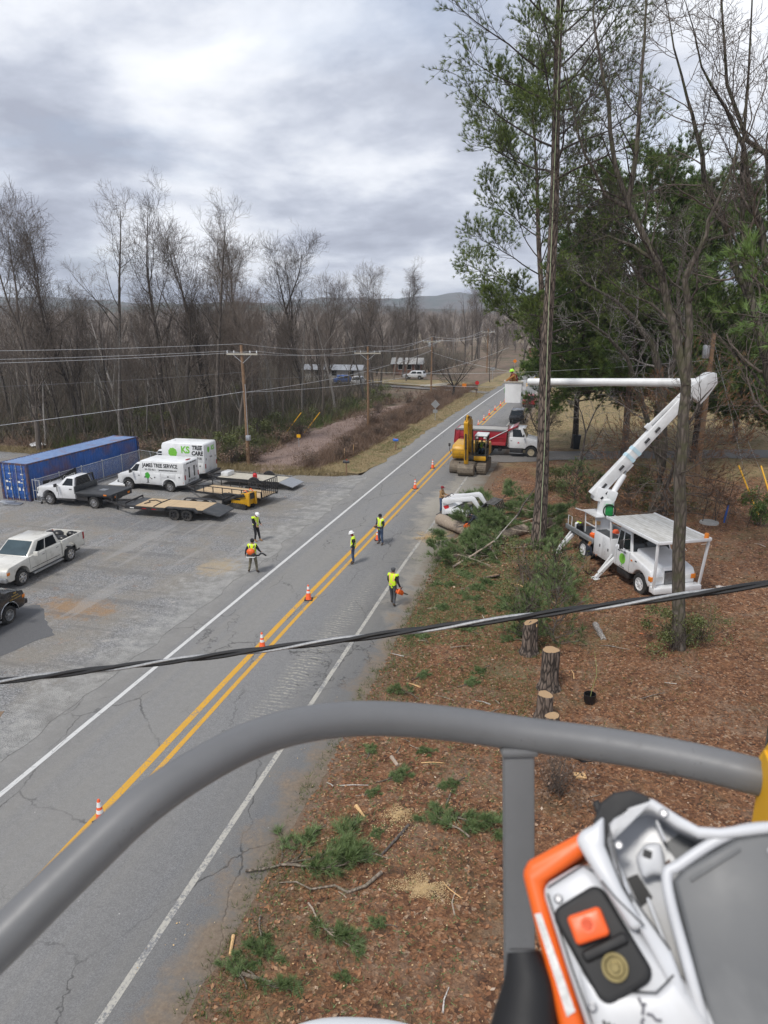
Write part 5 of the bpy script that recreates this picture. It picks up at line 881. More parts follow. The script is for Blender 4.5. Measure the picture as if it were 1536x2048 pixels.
def mini_skid():
    v = thing('mini_skid_steer', 'yellow and black stand-on mini loader parked by the trailers', 'loader', (-21.9, 42.75, 0), R(168)); tracks(v, 'rubber', -.75, .65, .28, .52, .38); tracks(v, 'rubber', -.75, .65, -.52, -.28, .38)
    m = MB(); m.prism([(-.85, .35), (.55, .30), (.6, .62), (.1, .78), (-.35, 1.12), (-.85, 1.15)], -.42, .42); m.build('body', 'yellow_mach', v, bevel=.04); strip(v, 'engine_grille', 'black_metal', -.25, .35, -.43, .43, .62, .72, .01); m = MB(); m.box(-.9, -.3, -.30, .30, .72, 1.13); m.build('operator_recess', 'black_metal', v)
    for s in (1, -1):
        m = MB(); m.prism([(-.7, .95), (-.6, 1.15), (.3, .88), (1.15, .50), (1.12, .36), (.95, .40), (.25, .72)], s * .46, s * .54); m.build('loader_arm', 'black_metal', v, bevel=.01); strip(v, 'rear_guard', 'yellow_mach', -1.0, -.82, min(s * .3, s * .45), max(s * .3, s * .45), .3, 1.2, .03)
    m = MB(); m.box(1.08, 1.2, -.62, .62, .12, .62)
    for k in range(7): m.bar((1.15, -.6 + .2 * k, .15), (1.75, -.6 + .2 * k, .08), .05, .05); m.bar((1.15, -.6 + .2 * k, .6), (1.6, -.6 + .2 * k, .75), .05, .05)
    m.build('grapple', 'black_metal', v); m = MB(); m.tube([(-.8, -.3, 1.2), (-.6, -.3, 1.35), (-.45, -.3, 1.25)], .03, 6); m.tube([(-.8, .3, 1.2), (-.6, .3, 1.35), (-.45, .3, 1.25)], .03, 6); m.build('control_levers', 'orange_pl', v, True)
mini_skid()

# ---- blue shipping container
def container():
    v = thing('shipping_container', 'long blue corrugated shipping container with rust streaks', 'container', (-37.0, 40.2, 0), R(-3.5)); Wd, L, H = 2.44, 12.19, 2.68     # local y along length, x to the left
    def wall(p0, p1, nrm, z0, z1, name):
        p0 = Vector(p0); p1 = Vector(p1); d = p1 - p0; n = int(d.length / .278); V_ = []; m = MB(); nr = Vector(nrm) * .045
        for k in range(n):
            a = p0 + d * (k / n); s_ = d / n
            V_ += [a, a + s_ * .25, a + s_ * .5 + nr * 0, a + s_ * .5]
        V_ = []
        for k in range(n):
            a = p0 + d * (k / n); s_ = d / n; V_ += [a - nr, a + s_ * .30 - nr, a + s_ * .50, a + s_ * .80]
        V_.append(p1 - nr); c = len(V_); m.add([q + Vector((0, 0, z0)) for q in V_] + [q + Vector((0, 0, z1)) for q in V_], [(i, i + 1, i + 1 + c, i + c) for i in range(c - 1)]); return m.build(name, 'blue_paint', v)
    wall((0, .15, 0), (0, L - .15, 0), (1, 0, 0), .16, H - .1, 'side_wall'); wall((-Wd, .15, 0), (-Wd, L - .15, 0), (-1, 0, 0), .16, H - .1, 'side_wall'); wall((-.1, L, 0), (-Wd + .1, L, 0), (0, 1, 0), .16, H - .1, 'end_wall')
    m = MB(); n = 44
    for k in range(n): y = .1 + (L - .2) * k / n; s_ = (L - .2) / n; m.add([(-.05, y, H - .02), (-Wd + .05, y, H - .02), (-Wd + .05, y + s_ * .5, H + .008), (-.05, y + s_ * .5, H + .008), (-.05, y + s_, H - .02), (-Wd + .05, y + s_, H - .02)], [(0, 1, 2, 3), (3, 2, 5, 4)])
    m.build('roof', 'blue_roof', v); m = MB()
    for x in (-.05, -Wd + .05):
        m.box(x - .06, x + .06, .05, L - .05, 0, .16); m.box(x - .05, x + .05, .05, L - .05, H - .10, H + .012)
        for y in (.06, L - .06): m.box(x - .085, x + .085, y - .085, y + .085, 0, H + .016)
    for y in (.05, L - .05): m.box(-Wd + .1, -.1, y - .05, y + .05, .0, .14); m.box(-Wd + .1, -.1, y - .05, y + .05, H - .12, H + .01)
    m.build('corner_frame', 'rust_frame', v)
    for k in range(2):
        x1 = -.14 - k * 1.09; d_ = MB(); d_.box(x1 - 1.06, x1, .0, .05, .15, H - .13)
        for z in (.45, 1.0, 1.55, 2.1): d_.box(x1 - 1.0, x1 - .06, -.02, .0, z, z + .22)
        do = d_.build('door', 'blue_paint', v, bevel=.008)
        for t in (.25, .75):
            q = MB(); q.cyl((x1 - 1.06 * t, -.05, .05), (x1 - 1.06 * t, -.05, H - .05), .022, None, 8); q.box(x1 - 1.06 * t - .05, x1 - 1.06 * t + .05, -.08, -.02, .95, 1.03)
            for z in (.25, H - .35): q.box(x1 - 1.06 * t - .06, x1 - 1.06 * t + .06, -.07, -.01, z, z + .06)
            q.build('lock_rod', 'galv', do)
        for (dx_, z, w_, h_) in ((.2, 1.9, .25, .08), (.2, 1.55, .22, .05), (.3, 1.3, .2, .06), (.25, .75, .16, .16), (.6, .75, .2, .22), (.55, 1.3, .2, .14)): strip(do, 'decal', 'reflective', x1 - dx_ - w_, x1 - dx_, -.03, -.021, z, z + h_, 0)
b = NB('blue_roof'); c = b.coord(); n = b.noise(c, .7, 5, .65); b.set(b.mix(b.ramp(n, [(.55, 0), (.72, .75)]), b.ramp(b.noise(c, 3, 4), [(.3, (.12, .19, .36)), (.7, (.19, .28, .46))]), (.24, .11, .055)), .5)
b = NB('rust_frame'); c = b.coord(); n = b.noise(c, 2.5, 5, .7); b.set(b.mix(b.ramp(n, [(.42, 0), (.6, .95)]), (.022, .05, .14), (.16, .075, .045)), .7)
container()
# ---- chain link fence with banner in front of the container
def fence():
    v = thing('chain_link_fence', 'galvanised chain link fence running along the blue container', 'fence', (-36.55, 40.35, 0), R(-3)); H = 1.6; L = 11.6
    for k in range(6): y = L * k / 5; m = MB(); m.cyl((0, y, 0), (0, y, H + .05), .032, None, 8); m.sphere((0, y, H + .06), .045, 8, 4); m.build('post', 'galv', v, True)
    m = MB(); m.cyl((0, 0, H), (0, L, H), .025, None, 8); m.build('top_rail', 'galv', v, True); m = MB(); m.cyl((0, 0, .1), (0, L, .1), .016, None, 6); m.build('bottom_rail', 'galv', v, True); m = MB(); s_ = .13; k = -int(H / s_)
    for i in range(k, int(L / s_)):
        for sg in (1, -1):
            y0, z0, y1, z1 = i * s_, .1, i * s_ + (H - .1), H
            if sg < 0: z0, z1 = H, .1
            if y0 < 0: t = -y0 / (y1 - y0); z0 += (z1 - z0) * t; y0 = 0
            if y1 > L: t = (L - y0) / (y1 - y0); z1 = z0 + (z1 - z0) * t; y1 = L
            if y1 - y0 > .05: m.tube([(0, y0, z0), (0, y1, z1)], .0045, 3, False)
    o = m.build('mesh', 'galv', v); m = MB(); g_ = .75     # short leaf of a gate left standing open, on castors
    for q in ((0, 0), (g_, -.15)): m.cyl((q[0], q[1] - .25, .12), (q[0], q[1] - .25, H + .1), .03, None, 8)
    m.cyl((0, -.25, H + .05), (g_, -.4, H + .05), .025, None, 8); m.cyl((0, -.25, .9), (g_, -.4, .9), .02, None, 8); m.cyl((0, -.25, .15), (g_, -.4, .15), .02, None, 8); m.build('gate_leaf', 'galv', v, True); m = MB(); m.lathe([(.09, -.03), (.1, 0), (.09, .03), (.01, .03)], 12, Matrix.Translation((g_, -.4, .1)) @ Matrix.Rotation(R(90), 4, 'Y')); m.build('castor', 'rubber', v)
fence()
def fence_return():
    v = thing('chain_link_fence', 'short chain link fence panel closing the far end of the container', 'fence', (-35.95, 52.05, 0), R(-8)); m = MB(); m.cyl((0, 0, 1.6), (2.2, 0, 1.5), .025, None, 8); m.build('top_rail', 'galv', v, True)
    for x in (1.1, 2.2): m = MB(); m.cyl((x, 0, 0), (x, 0, 1.55), .032, None, 8); m.build('post', 'galv', v, True)
    m = MB()
    for i in range(-11, 17):
        for sg in (1, -1):
            a, c = i * .13, i * .13 + 1.4; z0, z1 = (.1, 1.5) if sg > 0 else (1.5, .1)
            if a < 0: z0 += (z1 - z0) * (-a / 1.4); a = 0
            if c > 2.2: z1 = z0 + (z1 - z0) * (2.2 - a) / (c - a); c = 2.2
            if c - a > .05: m.tube([(a, 0, z0), (c, 0, z1)], .0045, 3, False)
    m.build('mesh', 'galv', v)
fence_return()
bn = thing('banner', 'black banner with white script lettering hung on the chain link fence', 'banner', (-36.46, 41.0, 0), R(87)); m = MB(); n = 14
top = [(3.35 * k / n, -.03 * math.sin(k * .9), 1.42 + .12 * math.sin(k / n * 4.2 + 3.4) + .12 * (k / n) ** 3) for k in range(n + 1)]; bot = [(3.35 * k / n, -.03 * math.sin(k * .9 + .4), .55 + .38 * min(1, (k / n) * 1.6)) for k in range(n + 1)]
m.add(top + bot + [(p[0], p[1] + .012, p[2]) for p in top + bot], [(k, k + 1, n + 2 + k, n + 1 + k) for k in range(n)] + [(2 * n + 2 + k, 3 * n + 3 + k, 3 * n + 4 + k, 2 * n + 3 + k) for k in range(n)]); m.build('cloth', 'black_print', bn)
mt = Matrix(((1, 0, 0, 1.75), (0, 0, -1, -.045), (.08, 1, 0, 1.17), (0, 0, 0, 1))); text('lettering', 'Crimson Country', .36, 'reflective', mt, bn, shear=.35, xs=1.05); m = MB(); m.sphere((.35, -.05, .9), .16, 10, 6, (1, .2, 1)); m.build('emblem', 'red_can', bn); m = MB(); m.box(.25, .65, -.06, -.03, .62, .76); m.build('emblem', 'yellow_pl', bn)
for i, (x, y, sx_, sy_, a, mt_, lb) in enumerate([(-38.5, 39.6, 1.1, .55, .1, 'galv', 'grey metal plate on the gravel before the container doors'), (-37.6, 39.2, 1.2, .5, .25, 'steel', 'darker metal plate lapping the first by the container doors'), (-34.1, 46.6, 1.6, 1.1, .1, 'white_fibre', 'white panel lying on the ground behind the flatbed truck'), (-34.4, 47.6, 1.4, 1.0, .3, 'white_fibre', 'white panel lying flat nearest the container')]):
    m = MB(); m.box(-sx_ / 2, sx_ / 2, -sy_ / 2, sy_ / 2, 0, .05); o = m.build('panel', mt_, None, bevel=.008, loc=(x, y, .02 + .03 * (i % 2))); o.rotation_euler = (.02, .03, a); tag(o, lb, 'panel')
# ================================================================== MACHINES ON THE RIGHT
# ---- excavator facing the camera, arm folded in front
def excavator():
    v = thing('excavator', 'yellow tracked excavator facing the camera with its bucket lowered', 'excavator', (-8.6, 59.0, 0), R(-90))
    for s in (1, -1): tracks(v, 'track_mud', -1.9, 1.95, min(s * .75, s * 1.5), max(s * .75, s * 1.5), .92)
    m = MB(); m.box(-1.2, 1.2, -.75, .75, .45, .95); m.cyl((0, 0, .9), (0, 0, 1.15), .7, None, 20); m.build('undercarriage', 'track_mud', v)
    m = MB(); m.prism([(-2.2, 1.15), (1.15, 1.15), (1.35, 1.5), (1.35, 2.0), (1.1, 2.3), (-1.7, 2.35), (-2.2, 2.0)], -1.42, -.35); m.build('engine_housing', 'yellow_mach', v, bevel=.08); m = MB(); m.prism([(-2.3, 1.15), (-.6, 1.15), (-.6, 2.2), (-1.9, 2.25), (-2.3, 1.9)], -.33, 1.42); m.build('counterweight', 'yellow_mach', v, bevel=.08); m = MB(); m.box(-1.6, 1.2, -.33, .4, 1.12, 1.4); m.build('swing_frame', 'black_metal', v)
    for z in (1.55, 1.9): strip(v, 'panel_seam', 'black_metal', 1.352, 1.357, -1.36, -.45, z, z + .015, 0)
    # cab
    m = MB(); m.prism([(-.45, 1.15), (1.35, 1.15), (1.45, 1.5), (1.45, 1.58), (-.45, 1.58)], .45, 1.42)
    for y in (.49, 1.38): m.bar((1.42, y, 1.55), (1.30, y, 2.8), .08, .08); m.bar((1.30, y, 2.78), (1.1, y, 3.08), .08, .08); m.bar((-.4, y, 1.5), (-.4, y, 3.1), .09, .1); m.bar((.35, y, 1.5), (.35, y, 3.1), .07, .07)
    m.box(-.45, 1.1, .45, 1.42, 3.02, 3.1); m.box(-.45, -.36, .45, 1.42, 1.5, 2.2); m.box(.0, .4, .7, 1.15, 1.58, 1.9); m.build('cab', 'cab_frame', v)
    pane(v, 'cab_window', 'cab_glass', ((1.452, .48, 1.58), (1.452, 1.39, 1.58), (1.36, 1.39, 2.72), (1.36, .48, 2.72)), .07, .93, .03, .97, .012); pane(v, 'cab_window', 'cab_glass', ((1.3, 1.422, 1.6), (-.4, 1.422, 1.6), (-.4, 1.422, 2.9), (1.2, 1.422, 2.9)), .05, .95, .02, .95, .004); pane(v, 'cab_window', 'cab_glass', ((-.4, .448, 1.6), (1.3, .448, 1.6), (1.2, .448, 2.9), (-.4, .448, 2.9)), .05, .95, .02, .95, .004)
    strip(v, 'cab_roof', 'white_fibre', -.5, 1.2, .42, 1.45, 3.09, 3.2, .04); strip(v, 'cab_apron', 'yellow_mach', 1.28, 1.48, .44, 1.43, 1.12, 1.5, .04)
    for y in (.62, 1.25): strip(v, 'work_lamp', 'clear_lamp', 1.2, 1.3, y - .09, y + .09, 2.92, 3.06, .01)
    # boom, stick and bucket: boom rises forward, stick comes straight down
    def arm(name, pts, w, h0, h1, mat='yellow_mach'):
        m = MB(); P = [Vector(p) for p in pts]; rings = []
        for k, p in enumerate(P):
            d_ = (P[min(k + 1, len(P) - 1)] - P[max(k - 1, 0)]).normalized(); u = Vector((0, 1, 0)).cross(d_).normalized(); h = h0 + (h1 - h0) * k / (len(P) - 1); h *= 1.15 if 0 < k < len(P) - 1 else 1
            rings.append([p + Vector((0, a * w / 2, 0)) + u * c * h / 2 for a, c in ((-1, -1), (1, -1), (1, 1), (-1, 1))])
        m.loft(rings); return m.build(name, mat, v, bevel=.03)
    y0 = -.02
    arm('boom', [(.3, y0, 1.75), (.75, y0, 3.2), (1.25, y0, 4.25), (2.1, y0, 4.55), (2.9, y0, 4.25)], .42, .55, .40); arm('stick', [(3.15, y0, 4.55), (3.0, y0, 4.1), (2.75, y0, 2.6), (2.5, y0, 1.05)], .34, .5, .28)
    for s in (-.3, .3):
        m = MB(); m.cyl((1.1, y0 + s, 1.5), (1.35, y0 + s, 2.8), .09, None, 10); m.cyl((1.35, y0 + s, 2.8), (1.45, y0 + s, 3.7), .05, None, 10); m.build('boom_cylinder', 'black_metal', v, True)
    m = MB(); m.cyl((1.6, y0, 4.75), (2.6, y0, 4.95), .09, None, 10); m.cyl((2.6, y0, 4.95), (3.15, y0, 4.6), .05, None, 8); m.build('stick_cylinder', 'yellow_mach', v, True); m = MB(); m.cyl((3.1, y0, 3.6), (2.95, y0, 2.3), .08, None, 10); m.cyl((2.95, y0, 2.3), (2.85, y0, 1.4), .045, None, 8); m.build('bucket_cylinder', 'black_metal', v, True)
    for s in (-.15, .15): m = MB(); m.tube([(.8, y0 + s, 3.35), (1.5, y0 + s, 4.75), (2.4, y0 + s, 4.85), (3.2, y0 + s, 4.2), (3.05, y0 + s, 3.2)], .03, 6); m.build('hydraulic_hose', 'black_metal', v, True)
    m = MB(); m.prism([(2.35, 1.0), (2.65, 1.0), (3.0, .75), (2.95, .35), (2.55, .05), (2.0, .08), (1.75, .42), (1.82, .46), (2.1, .2), (2.5, .16), (2.82, .42), (2.85, .68), (2.55, .88)], -.65, .62); m.build('bucket', 'track_mud', v, bevel=.015); m = MB(); m.prism([(2.35, 1.0), (3.0, .75), (2.95, .35), (2.55, .05), (2.0, .08), (1.75, .45)], -.66, -.63); m.prism([(2.35, 1.0), (3.0, .75), (2.95, .35), (2.55, .05), (2.0, .08), (1.75, .45)], .60, .63); m.build('bucket_cheeks', 'track_mud', v)
    for k in range(5): m = MB(); m.bar((1.85, -.55 + .27 * k, .42), (1.6, -.55 + .27 * k, .56), .1, .06); m.build('bucket_tooth', 'steel', v)
    m = MB(); m.tube([(1.1, -1.5, 1.5), (1.35, -1.62, 1.9), (1.35, -1.62, 2.3)], .02, 6); m.box(1.3, 1.36, -1.72, -1.55, 2.2, 2.45); m.build('mirror', 'black_metal', v)
simple('track_mud', (.20, .165, .125), .9, 0, .3, 5, (.09, .075, .06), .7, 0, .5); simple('cab_frame', (.05, .048, .04), .5, 0, .2, 4); NB('cab_glass').set((.55, .62, .62), .02, Transmission_Weight=1.0, IOR=1.1)
excavator()
# ---- dump truck, side on
def dump_truck():
    v = thing('dump_truck', 'white cab dump truck with a dark red bed parked across the driveway', 'truck', (-7.1, 66.6, 0), 0); w = 1.15
    m = MB(); m.prism([(1.0, .85), (2.35, .85)] + arch(3.05, .62, .55)[::-1][1:-1] + [(3.75, .6), (3.95, .75), (3.98, 1.3), (3.75, 1.62), (2.6, 1.85), (1.0, 1.85)], -w, w); m.build('cab_body', 'white_paint', v, bevel=.07)
    cabin(v, 1.02, 2.62, 1.08, 1.82, 1.06, 2.15, .95, 2.72, 'white_paint', side=((.20, .80, .08, .82),), fglass='glass', bevel=.07); strip(v, 'sun_visor', 'white_paint', 2.1, 2.45, -.9, .9, 2.66, 2.72, .02)
    m = MB(); m.prism([(.72, 1.05), (.82, 2.45), (-3.9, 2.45), (-4.05, 1.15), (-3.9, 1.05)], -1.22, 1.22); m.build('dump_bed', 'red_paint', v, bevel=.02)
    m = MB(); m.box(-3.8, .7, -1.1, 1.1, 2.452, 2.46); m.build('load_cover', 'concrete', v); m = MB()
    for s in (1, -1): m.bar((-3.95, s * 1.23, 2.45), (.8, s * 1.23, 2.45), .12, .14)
    m.build('bed_rail', 'rail_grey', v); m = MB(); m.prism([(.72, 2.3), (.82, 2.5), (1.7, 2.95), (1.75, 2.85), (.95, 2.4)], -1.15, 1.15); m.build('cab_shield', 'red_paint', v, bevel=.02)
    for s in (1, -1):
        strip(v, 'bed_rib', 'red_paint', -3.6, .5, min(s * 1.22, s * 1.27), max(s * 1.22, s * 1.27), 1.75, 1.82, .01); strip(v, 'bed_skirt', 'red_skirt', -3.85, .7, min(s * 1.22, s * 1.26), max(s * 1.22, s * 1.26), 1.06, 1.36, .01)
        for x in (-3.7, -1.6): strip(v, 'bed_stake', 'red_paint', x, x + .14, min(s * 1.22, s * 1.29), max(s * 1.22, s * 1.29), 1.37, 2.38, .01)
        wheel(v, 3.05, s * 1.0, .52, .3, 'rim_beige', 10, s, rim_r=.58); wheel(v, -1.0, s * 1.0, .52, .28, 'rim_beige', 10, s, True, .58); wheel(v, -2.3, s * 1.0, .52, .28, 'rim_beige', 10, s, True, .58); mirror(v, 2.35, s * 1.15, 2.0, s); strip(v, 'fuel_tank', 'black_metal', 1.1, 2.3, min(s * .7, s * 1.12), max(s * .7, s * 1.12), .42, .84, .06); strip(v, 'step', 'steel', 1.1, 2.3, min(s * 1.05, s * 1.2), max(s * 1.05, s * 1.2), .36, .42, .01); strip(v, 'door_handle', 'black_metal', 1.15, 1.3, min(s * 1.14, s * 1.16), max(s * 1.14, s * 1.16), 1.5, 1.56, 0); strip(v, 'door_seam', 'black_metal', 1.06, 1.075, min(s * 1.14, s * 1.153), max(s * 1.14, s * 1.153), .9, 1.82, 0); m = MB(); m.lathe([(.2, -.16), (.2, .16), (.01, .16)], 14, Matrix.Translation((.2, s * .85, .65)) @ Matrix.Rotation(R(90), 4, 'X')); m.build('air_tank', 'black_metal', v)
        m = MB(); m.add([(1.75, s * 1.157, 1.32), (2.0, s * 1.157, 1.32), (1.875, s * 1.157, 1.46)], [(0, 1, 2)]); m.build('door_emblem', 'red_can', v)
    m = MB(); m.box(-3.8, 3.8, -.45, .45, .6, 1.0); m.build('chassis', 'black_metal', v); m = MB(); m.cyl((.9, -1.0, .9), (.9, -1.0, 3.0), .07, None, 10); m.build('exhaust_stack', 'chrome', v, True); m = MB(); m.cyl((.85, -1.27, 2.5), (-1.3, -1.27, 1.3), .035, None, 8); m.build('tarp_arm', 'white_paint', v, True); m = MB(); m.prism([(-4.12, 1.1), (-4.02, 2.42), (-3.96, 2.42), (-4.06, 1.1)], -1.2, 1.2); m.build('tailgate', 'red_paint', v); strip(v, 'grille', 'chrome', 3.96, 4.02, -.6, .6, .9, 1.45, .02); strip(v, 'front_bumper', 'white_paint', 3.85, 4.1, -1.15, 1.15, .5, .78, .04)
simple('rail_grey', (.24, .245, .25), .6, .3, .1, 3); simple('red_skirt', (.42, .045, .055), .4, 0, .1, 3); simple('rim_beige', (.55, .47, .33), .5, 0, .15, 6)
dump_truck()
# ---- bucket truck (aerial lift)
def bucket_truck():
    hd = math.atan2(33.4 - 38.0, 3.2 - .67); v = thing('bucket_truck', 'white bucket truck with raised articulated boom parked on the leaf litter', 'truck', (2.98, 36.2, .05), hd); w = 1.16; B = 2.62     # x forward, right side (-y) faces the camera
    prof = [(1.30, .75), (1.78, .75)] + arch(B, .60, .58)[::-1][1:-1] + [(3.35, .62), (3.55, .75), (3.55, 1.25), (3.40, 1.48), (1.75, 1.80), (.35, 1.80), (.35, .75)]
    m = MB(); m.prism(prof, -w, w); m.build('cab_body', 'white_paint', v, bevel=.09, seg=3)
    m = MB(); m.loft([[(3.60, -.56, .80), (3.60, .56, .80), (3.50, .56, 1.66), (3.50, -.56, 1.66)], [(1.70, -.80, .80), (1.70, .80, .80), (1.72, .82, 2.02), (1.72, -.82, 2.02)]]); m.build('hood', 'white_paint', v, bevel=.10, seg=3)
    cabin(v, .38, 1.75, 1.10, 1.76, .44, 1.42, .96, 2.72, 'white_paint', side=((.10, .42, .10, .84), (.50, .93, .06, .84)), bevel=.07, front=(.05, .95, .06, .90), fglass='glass')
    for s in (1, -1):
        wheel(v, B, s * .98, .52, .28, 'white_paint', 8, s, rim_r=.60); wheel(v, -2.62, s * 1.02, .52, .28, 'white_paint', 8, s, True, .60)
        m = MB(); m.bar((1.65, s * 1.12, 2.45), (1.55, s * 1.52, 2.4), .02, .02); m.bar((1.65, s * 1.12, 1.9), (1.55, s * 1.52, 1.95), .02, .02); m.bar((1.55, s * 1.52, 1.95), (1.55, s * 1.52, 2.4), .02, .02); m.build('mirror_bracket', 'chrome', v); strip(v, 'mirror', 'black_metal', 1.48, 1.56, min(s * 1.42, s * 1.62), max(s * 1.42, s * 1.62), 1.95, 2.4, .02)
        strip(v, 'headlight', 'clear_lamp', 3.50, 3.57, min(s * .56, s * .92), max(s * .56, s * .92), .98, 1.20, .01); strip(v, 'turn_signal', 'amber_lamp', 3.36, 3.57, min(s * .93, s * 1.17), max(s * .93, s * 1.17), .98, 1.20, .01); strip(v, 'door_seam', 'black_metal', .60, .612, min(s * 1.15, s * 1.163), max(s * 1.15, s * 1.163), .82, 1.8, 0); strip(v, 'door_seam', 'black_metal', 1.74, 1.752, min(s * 1.15, s * 1.163), max(s * 1.15, s * 1.163), .82, 1.8, 0); strip(v, 'door_handle', 'black_metal', .72, .9, min(s * 1.16, s * 1.175), max(s * 1.16, s * 1.175), 1.6, 1.66, 0); strip(v, 'marker_lamp', 'amber_lamp', 1.85, 2.0, min(s * 1.14, s * 1.168), max(s * 1.14, s * 1.168), 1.42, 1.5, 0); strip(v, 'hood_latch', 'black_metal', 2.2, 2.35, min(s * 1.14, s * 1.168), max(s * 1.14, s * 1.168), 1.5, 1.56, 0)
        m = MB(); m.lathe([(.26, 0), (.26, .012), (.01, .012)], 18, TX('R' if s < 0 else 'L', 1.15, s * 1.162, 1.30)); m.build('door_emblem', 'lime_print', v); m = MB(); m.box(1.13, 1.17, min(s * 1.162, s * 1.172), max(s * 1.162, s * 1.172), .93, 1.06); m.build('door_emblem_trunk', 'green_print', v); text('lettering', 'TREE CARE', .12, 'black_print', TX('R' if s < 0 else 'L', 1.15, s * 1.163, 1.66), v); text('lettering', 'tree service', .09, 'black_print', TX('R' if s < 0 else 'L', 1.15, s * 1.163, .88), v); strip(v, 'fuel_tank', 'black_metal', .6, 1.7, min(s * .7, s * 1.1), max(s * .7, s * 1.1), .38, .76, .08)
    for k in range(11): strip(v, 'grille_bar', 'steel', 3.585, 3.625, -.46, .46, .86 + .05 * k, .885 + .05 * k, 0)
    m = MB(); m.add([(3.605, -.48, .82), (3.605, .48, .82), (3.56, .48, 1.46), (3.56, -.48, 1.46)], [(0, 1, 2, 3)]); m.build('grille_back', 'black_metal', v)
    m = MB(); m.box(3.56, 4.0, -1.22, 1.22, .52, .80); m.build('front_bumper', 'white_paint', v, bevel=.03); m = MB(); m.box(-4.4, 3.4, -.45, .45, .55, .95); m.build('chassis', 'black_metal', v)
    # cab guard roof on posts
    m = MB(); m.box(-.25, 4.05, -1.3, 1.3, 2.98, 3.04)
    m.build('guard_roof', 'guard_deck', v)
    n = 9
    for s in (1, -1): strip(v, 'guard_rail', 'white_paint', -.28, 4.1, min(s * 1.3, s * 1.38), max(s * 1.3, s * 1.38), 2.94, 3.08, .01); m = MB(); m.bar((3.85, s * 1.18, .8), (4.0, s * 1.3, 2.95), .10, .10); m.build('guard_post', 'white_paint', v, bevel=.01); m = MB(); m.bar((.1, s * 1.2, 1.8), (.1, s * 1.3, 2.95), .09, .09); m.build('guard_post', 'white_paint', v, bevel=.01)
    strip(v, 'guard_rail', 'white_paint', 4.05, 4.14, -1.3, 1.3, 2.94, 3.08, .01)
    for x, y in ((4.0, 1.15),): m = MB(); m.lathe([(.10, 0), (.10, .2), (.08, .24), (.01, .24)], 14, Matrix.Translation((x, y, 3.05))); m.build('beacon', 'amber_lamp', v, True)
    # bodywork
    for s in (1, -1):
        strip(v, 'tool_cabinet', 'white_paint', -1.45, .18, min(s * .35, s * 1.24), max(s * .35, s * 1.24), .72, 1.98, .03)
        for x0, x1 in ((-1.40, -.66), (-.60, .12)): strip(v, 'cabinet_door', 'white_paint', x0, x1, min(s * 1.24, s * 1.256), max(s * 1.24, s * 1.256), .8, 1.9, .006); strip(v, 'latch', 'black_metal', (x0 + x1) / 2 + .18, (x0 + x1) / 2 + .26, min(s * 1.256, s * 1.27), max(s * 1.256, s * 1.27), 1.28, 1.42, 0)
        strip(v, 'cabinet_top', 'dark_deck', -1.4, .14, min(s * .6, s * 1.2), max(s * .6, s * 1.2), 1.981, 1.995, 0); m = MB(); m.bar((-1.5, s * 1.22, 1.34), (-4.5, s * 1.22, 1.34), .12, .24); m.build('bed_side', 'galv', v, bevel=.01); m = MB(); m.tube([(-4.45, s * 1.15, 1.3), (-4.45, s * 1.15, 1.95), (-4.05, s * 1.15, 1.95), (-4.05, s * 1.15, 1.3)], .025, 6); m.build('hand_rail', 'white_paint', v, True)
        # outriggers
        for x in (.32, -3.9): m = MB(); m.bar((x, s * 1.05, 1.05), (x, s * 2.0, .1), .16, .14); m.bar((x - .1, s * 1.15, 1.2), (x - .1, s * 1.85, .3), .07, .07); m.box(x - .25, x + .25, min(s * 1.85, s * 2.2), max(s * 1.85, s * 2.2), .0, .05); m.build('outrigger', 'white_paint', v)
    m = MB(); m.box(-4.5, -1.45, -1.16, 1.16, 1.1, 1.2); m.build('deck', 'dark_deck', v)
    m = MB()
    for x in (-3.6, -2.5):
        for y in (-.55, .3): m.bar((x, y, 1.2), (x - .1, y, 2.35), .05, .05)
    m.box(-3.8, -2.3, -.7, .45, 2.35, 2.41); m.bar((-3.75, -.72, 2.38), (-4.5, -.72, 2.3), .05, .05); m.bar((-3.6, .3, 1.75), (-2.5, .3, 1.75), .05, .05); m.bar((-3.6, -.55, 1.75), (-2.5, -.55, 1.75), .05, .05); m.build('ladder_rack', 'white_paint', v)
    return v
b = NB('guard_deck'); c = b.coord(); w_ = b.n('ShaderNodeTexBrick'); b.l(b.mapping(c, (.75, .9, 1)), w_.inputs[0]); w_.inputs['Color1'].default_value = (.55, .545, .52, 1); w_.inputs['Color2'].default_value = (.47, .465, .44, 1); w_.inputs['Mortar'].default_value = (.34, .33, .31, 1); w_.inputs['Mortar Size'].default_value = .012; w_.inputs['Scale'].default_value = 1.4
b.set(b.mix(b.ramp(b.noise(b.mapping(c, (.5, 2.5, 1)), 1.6, 5, .7), [(.5, 0), (.68, .65)]), w_.outputs[0], (.27, .245, .20)), .8)
bt = bucket_truck()
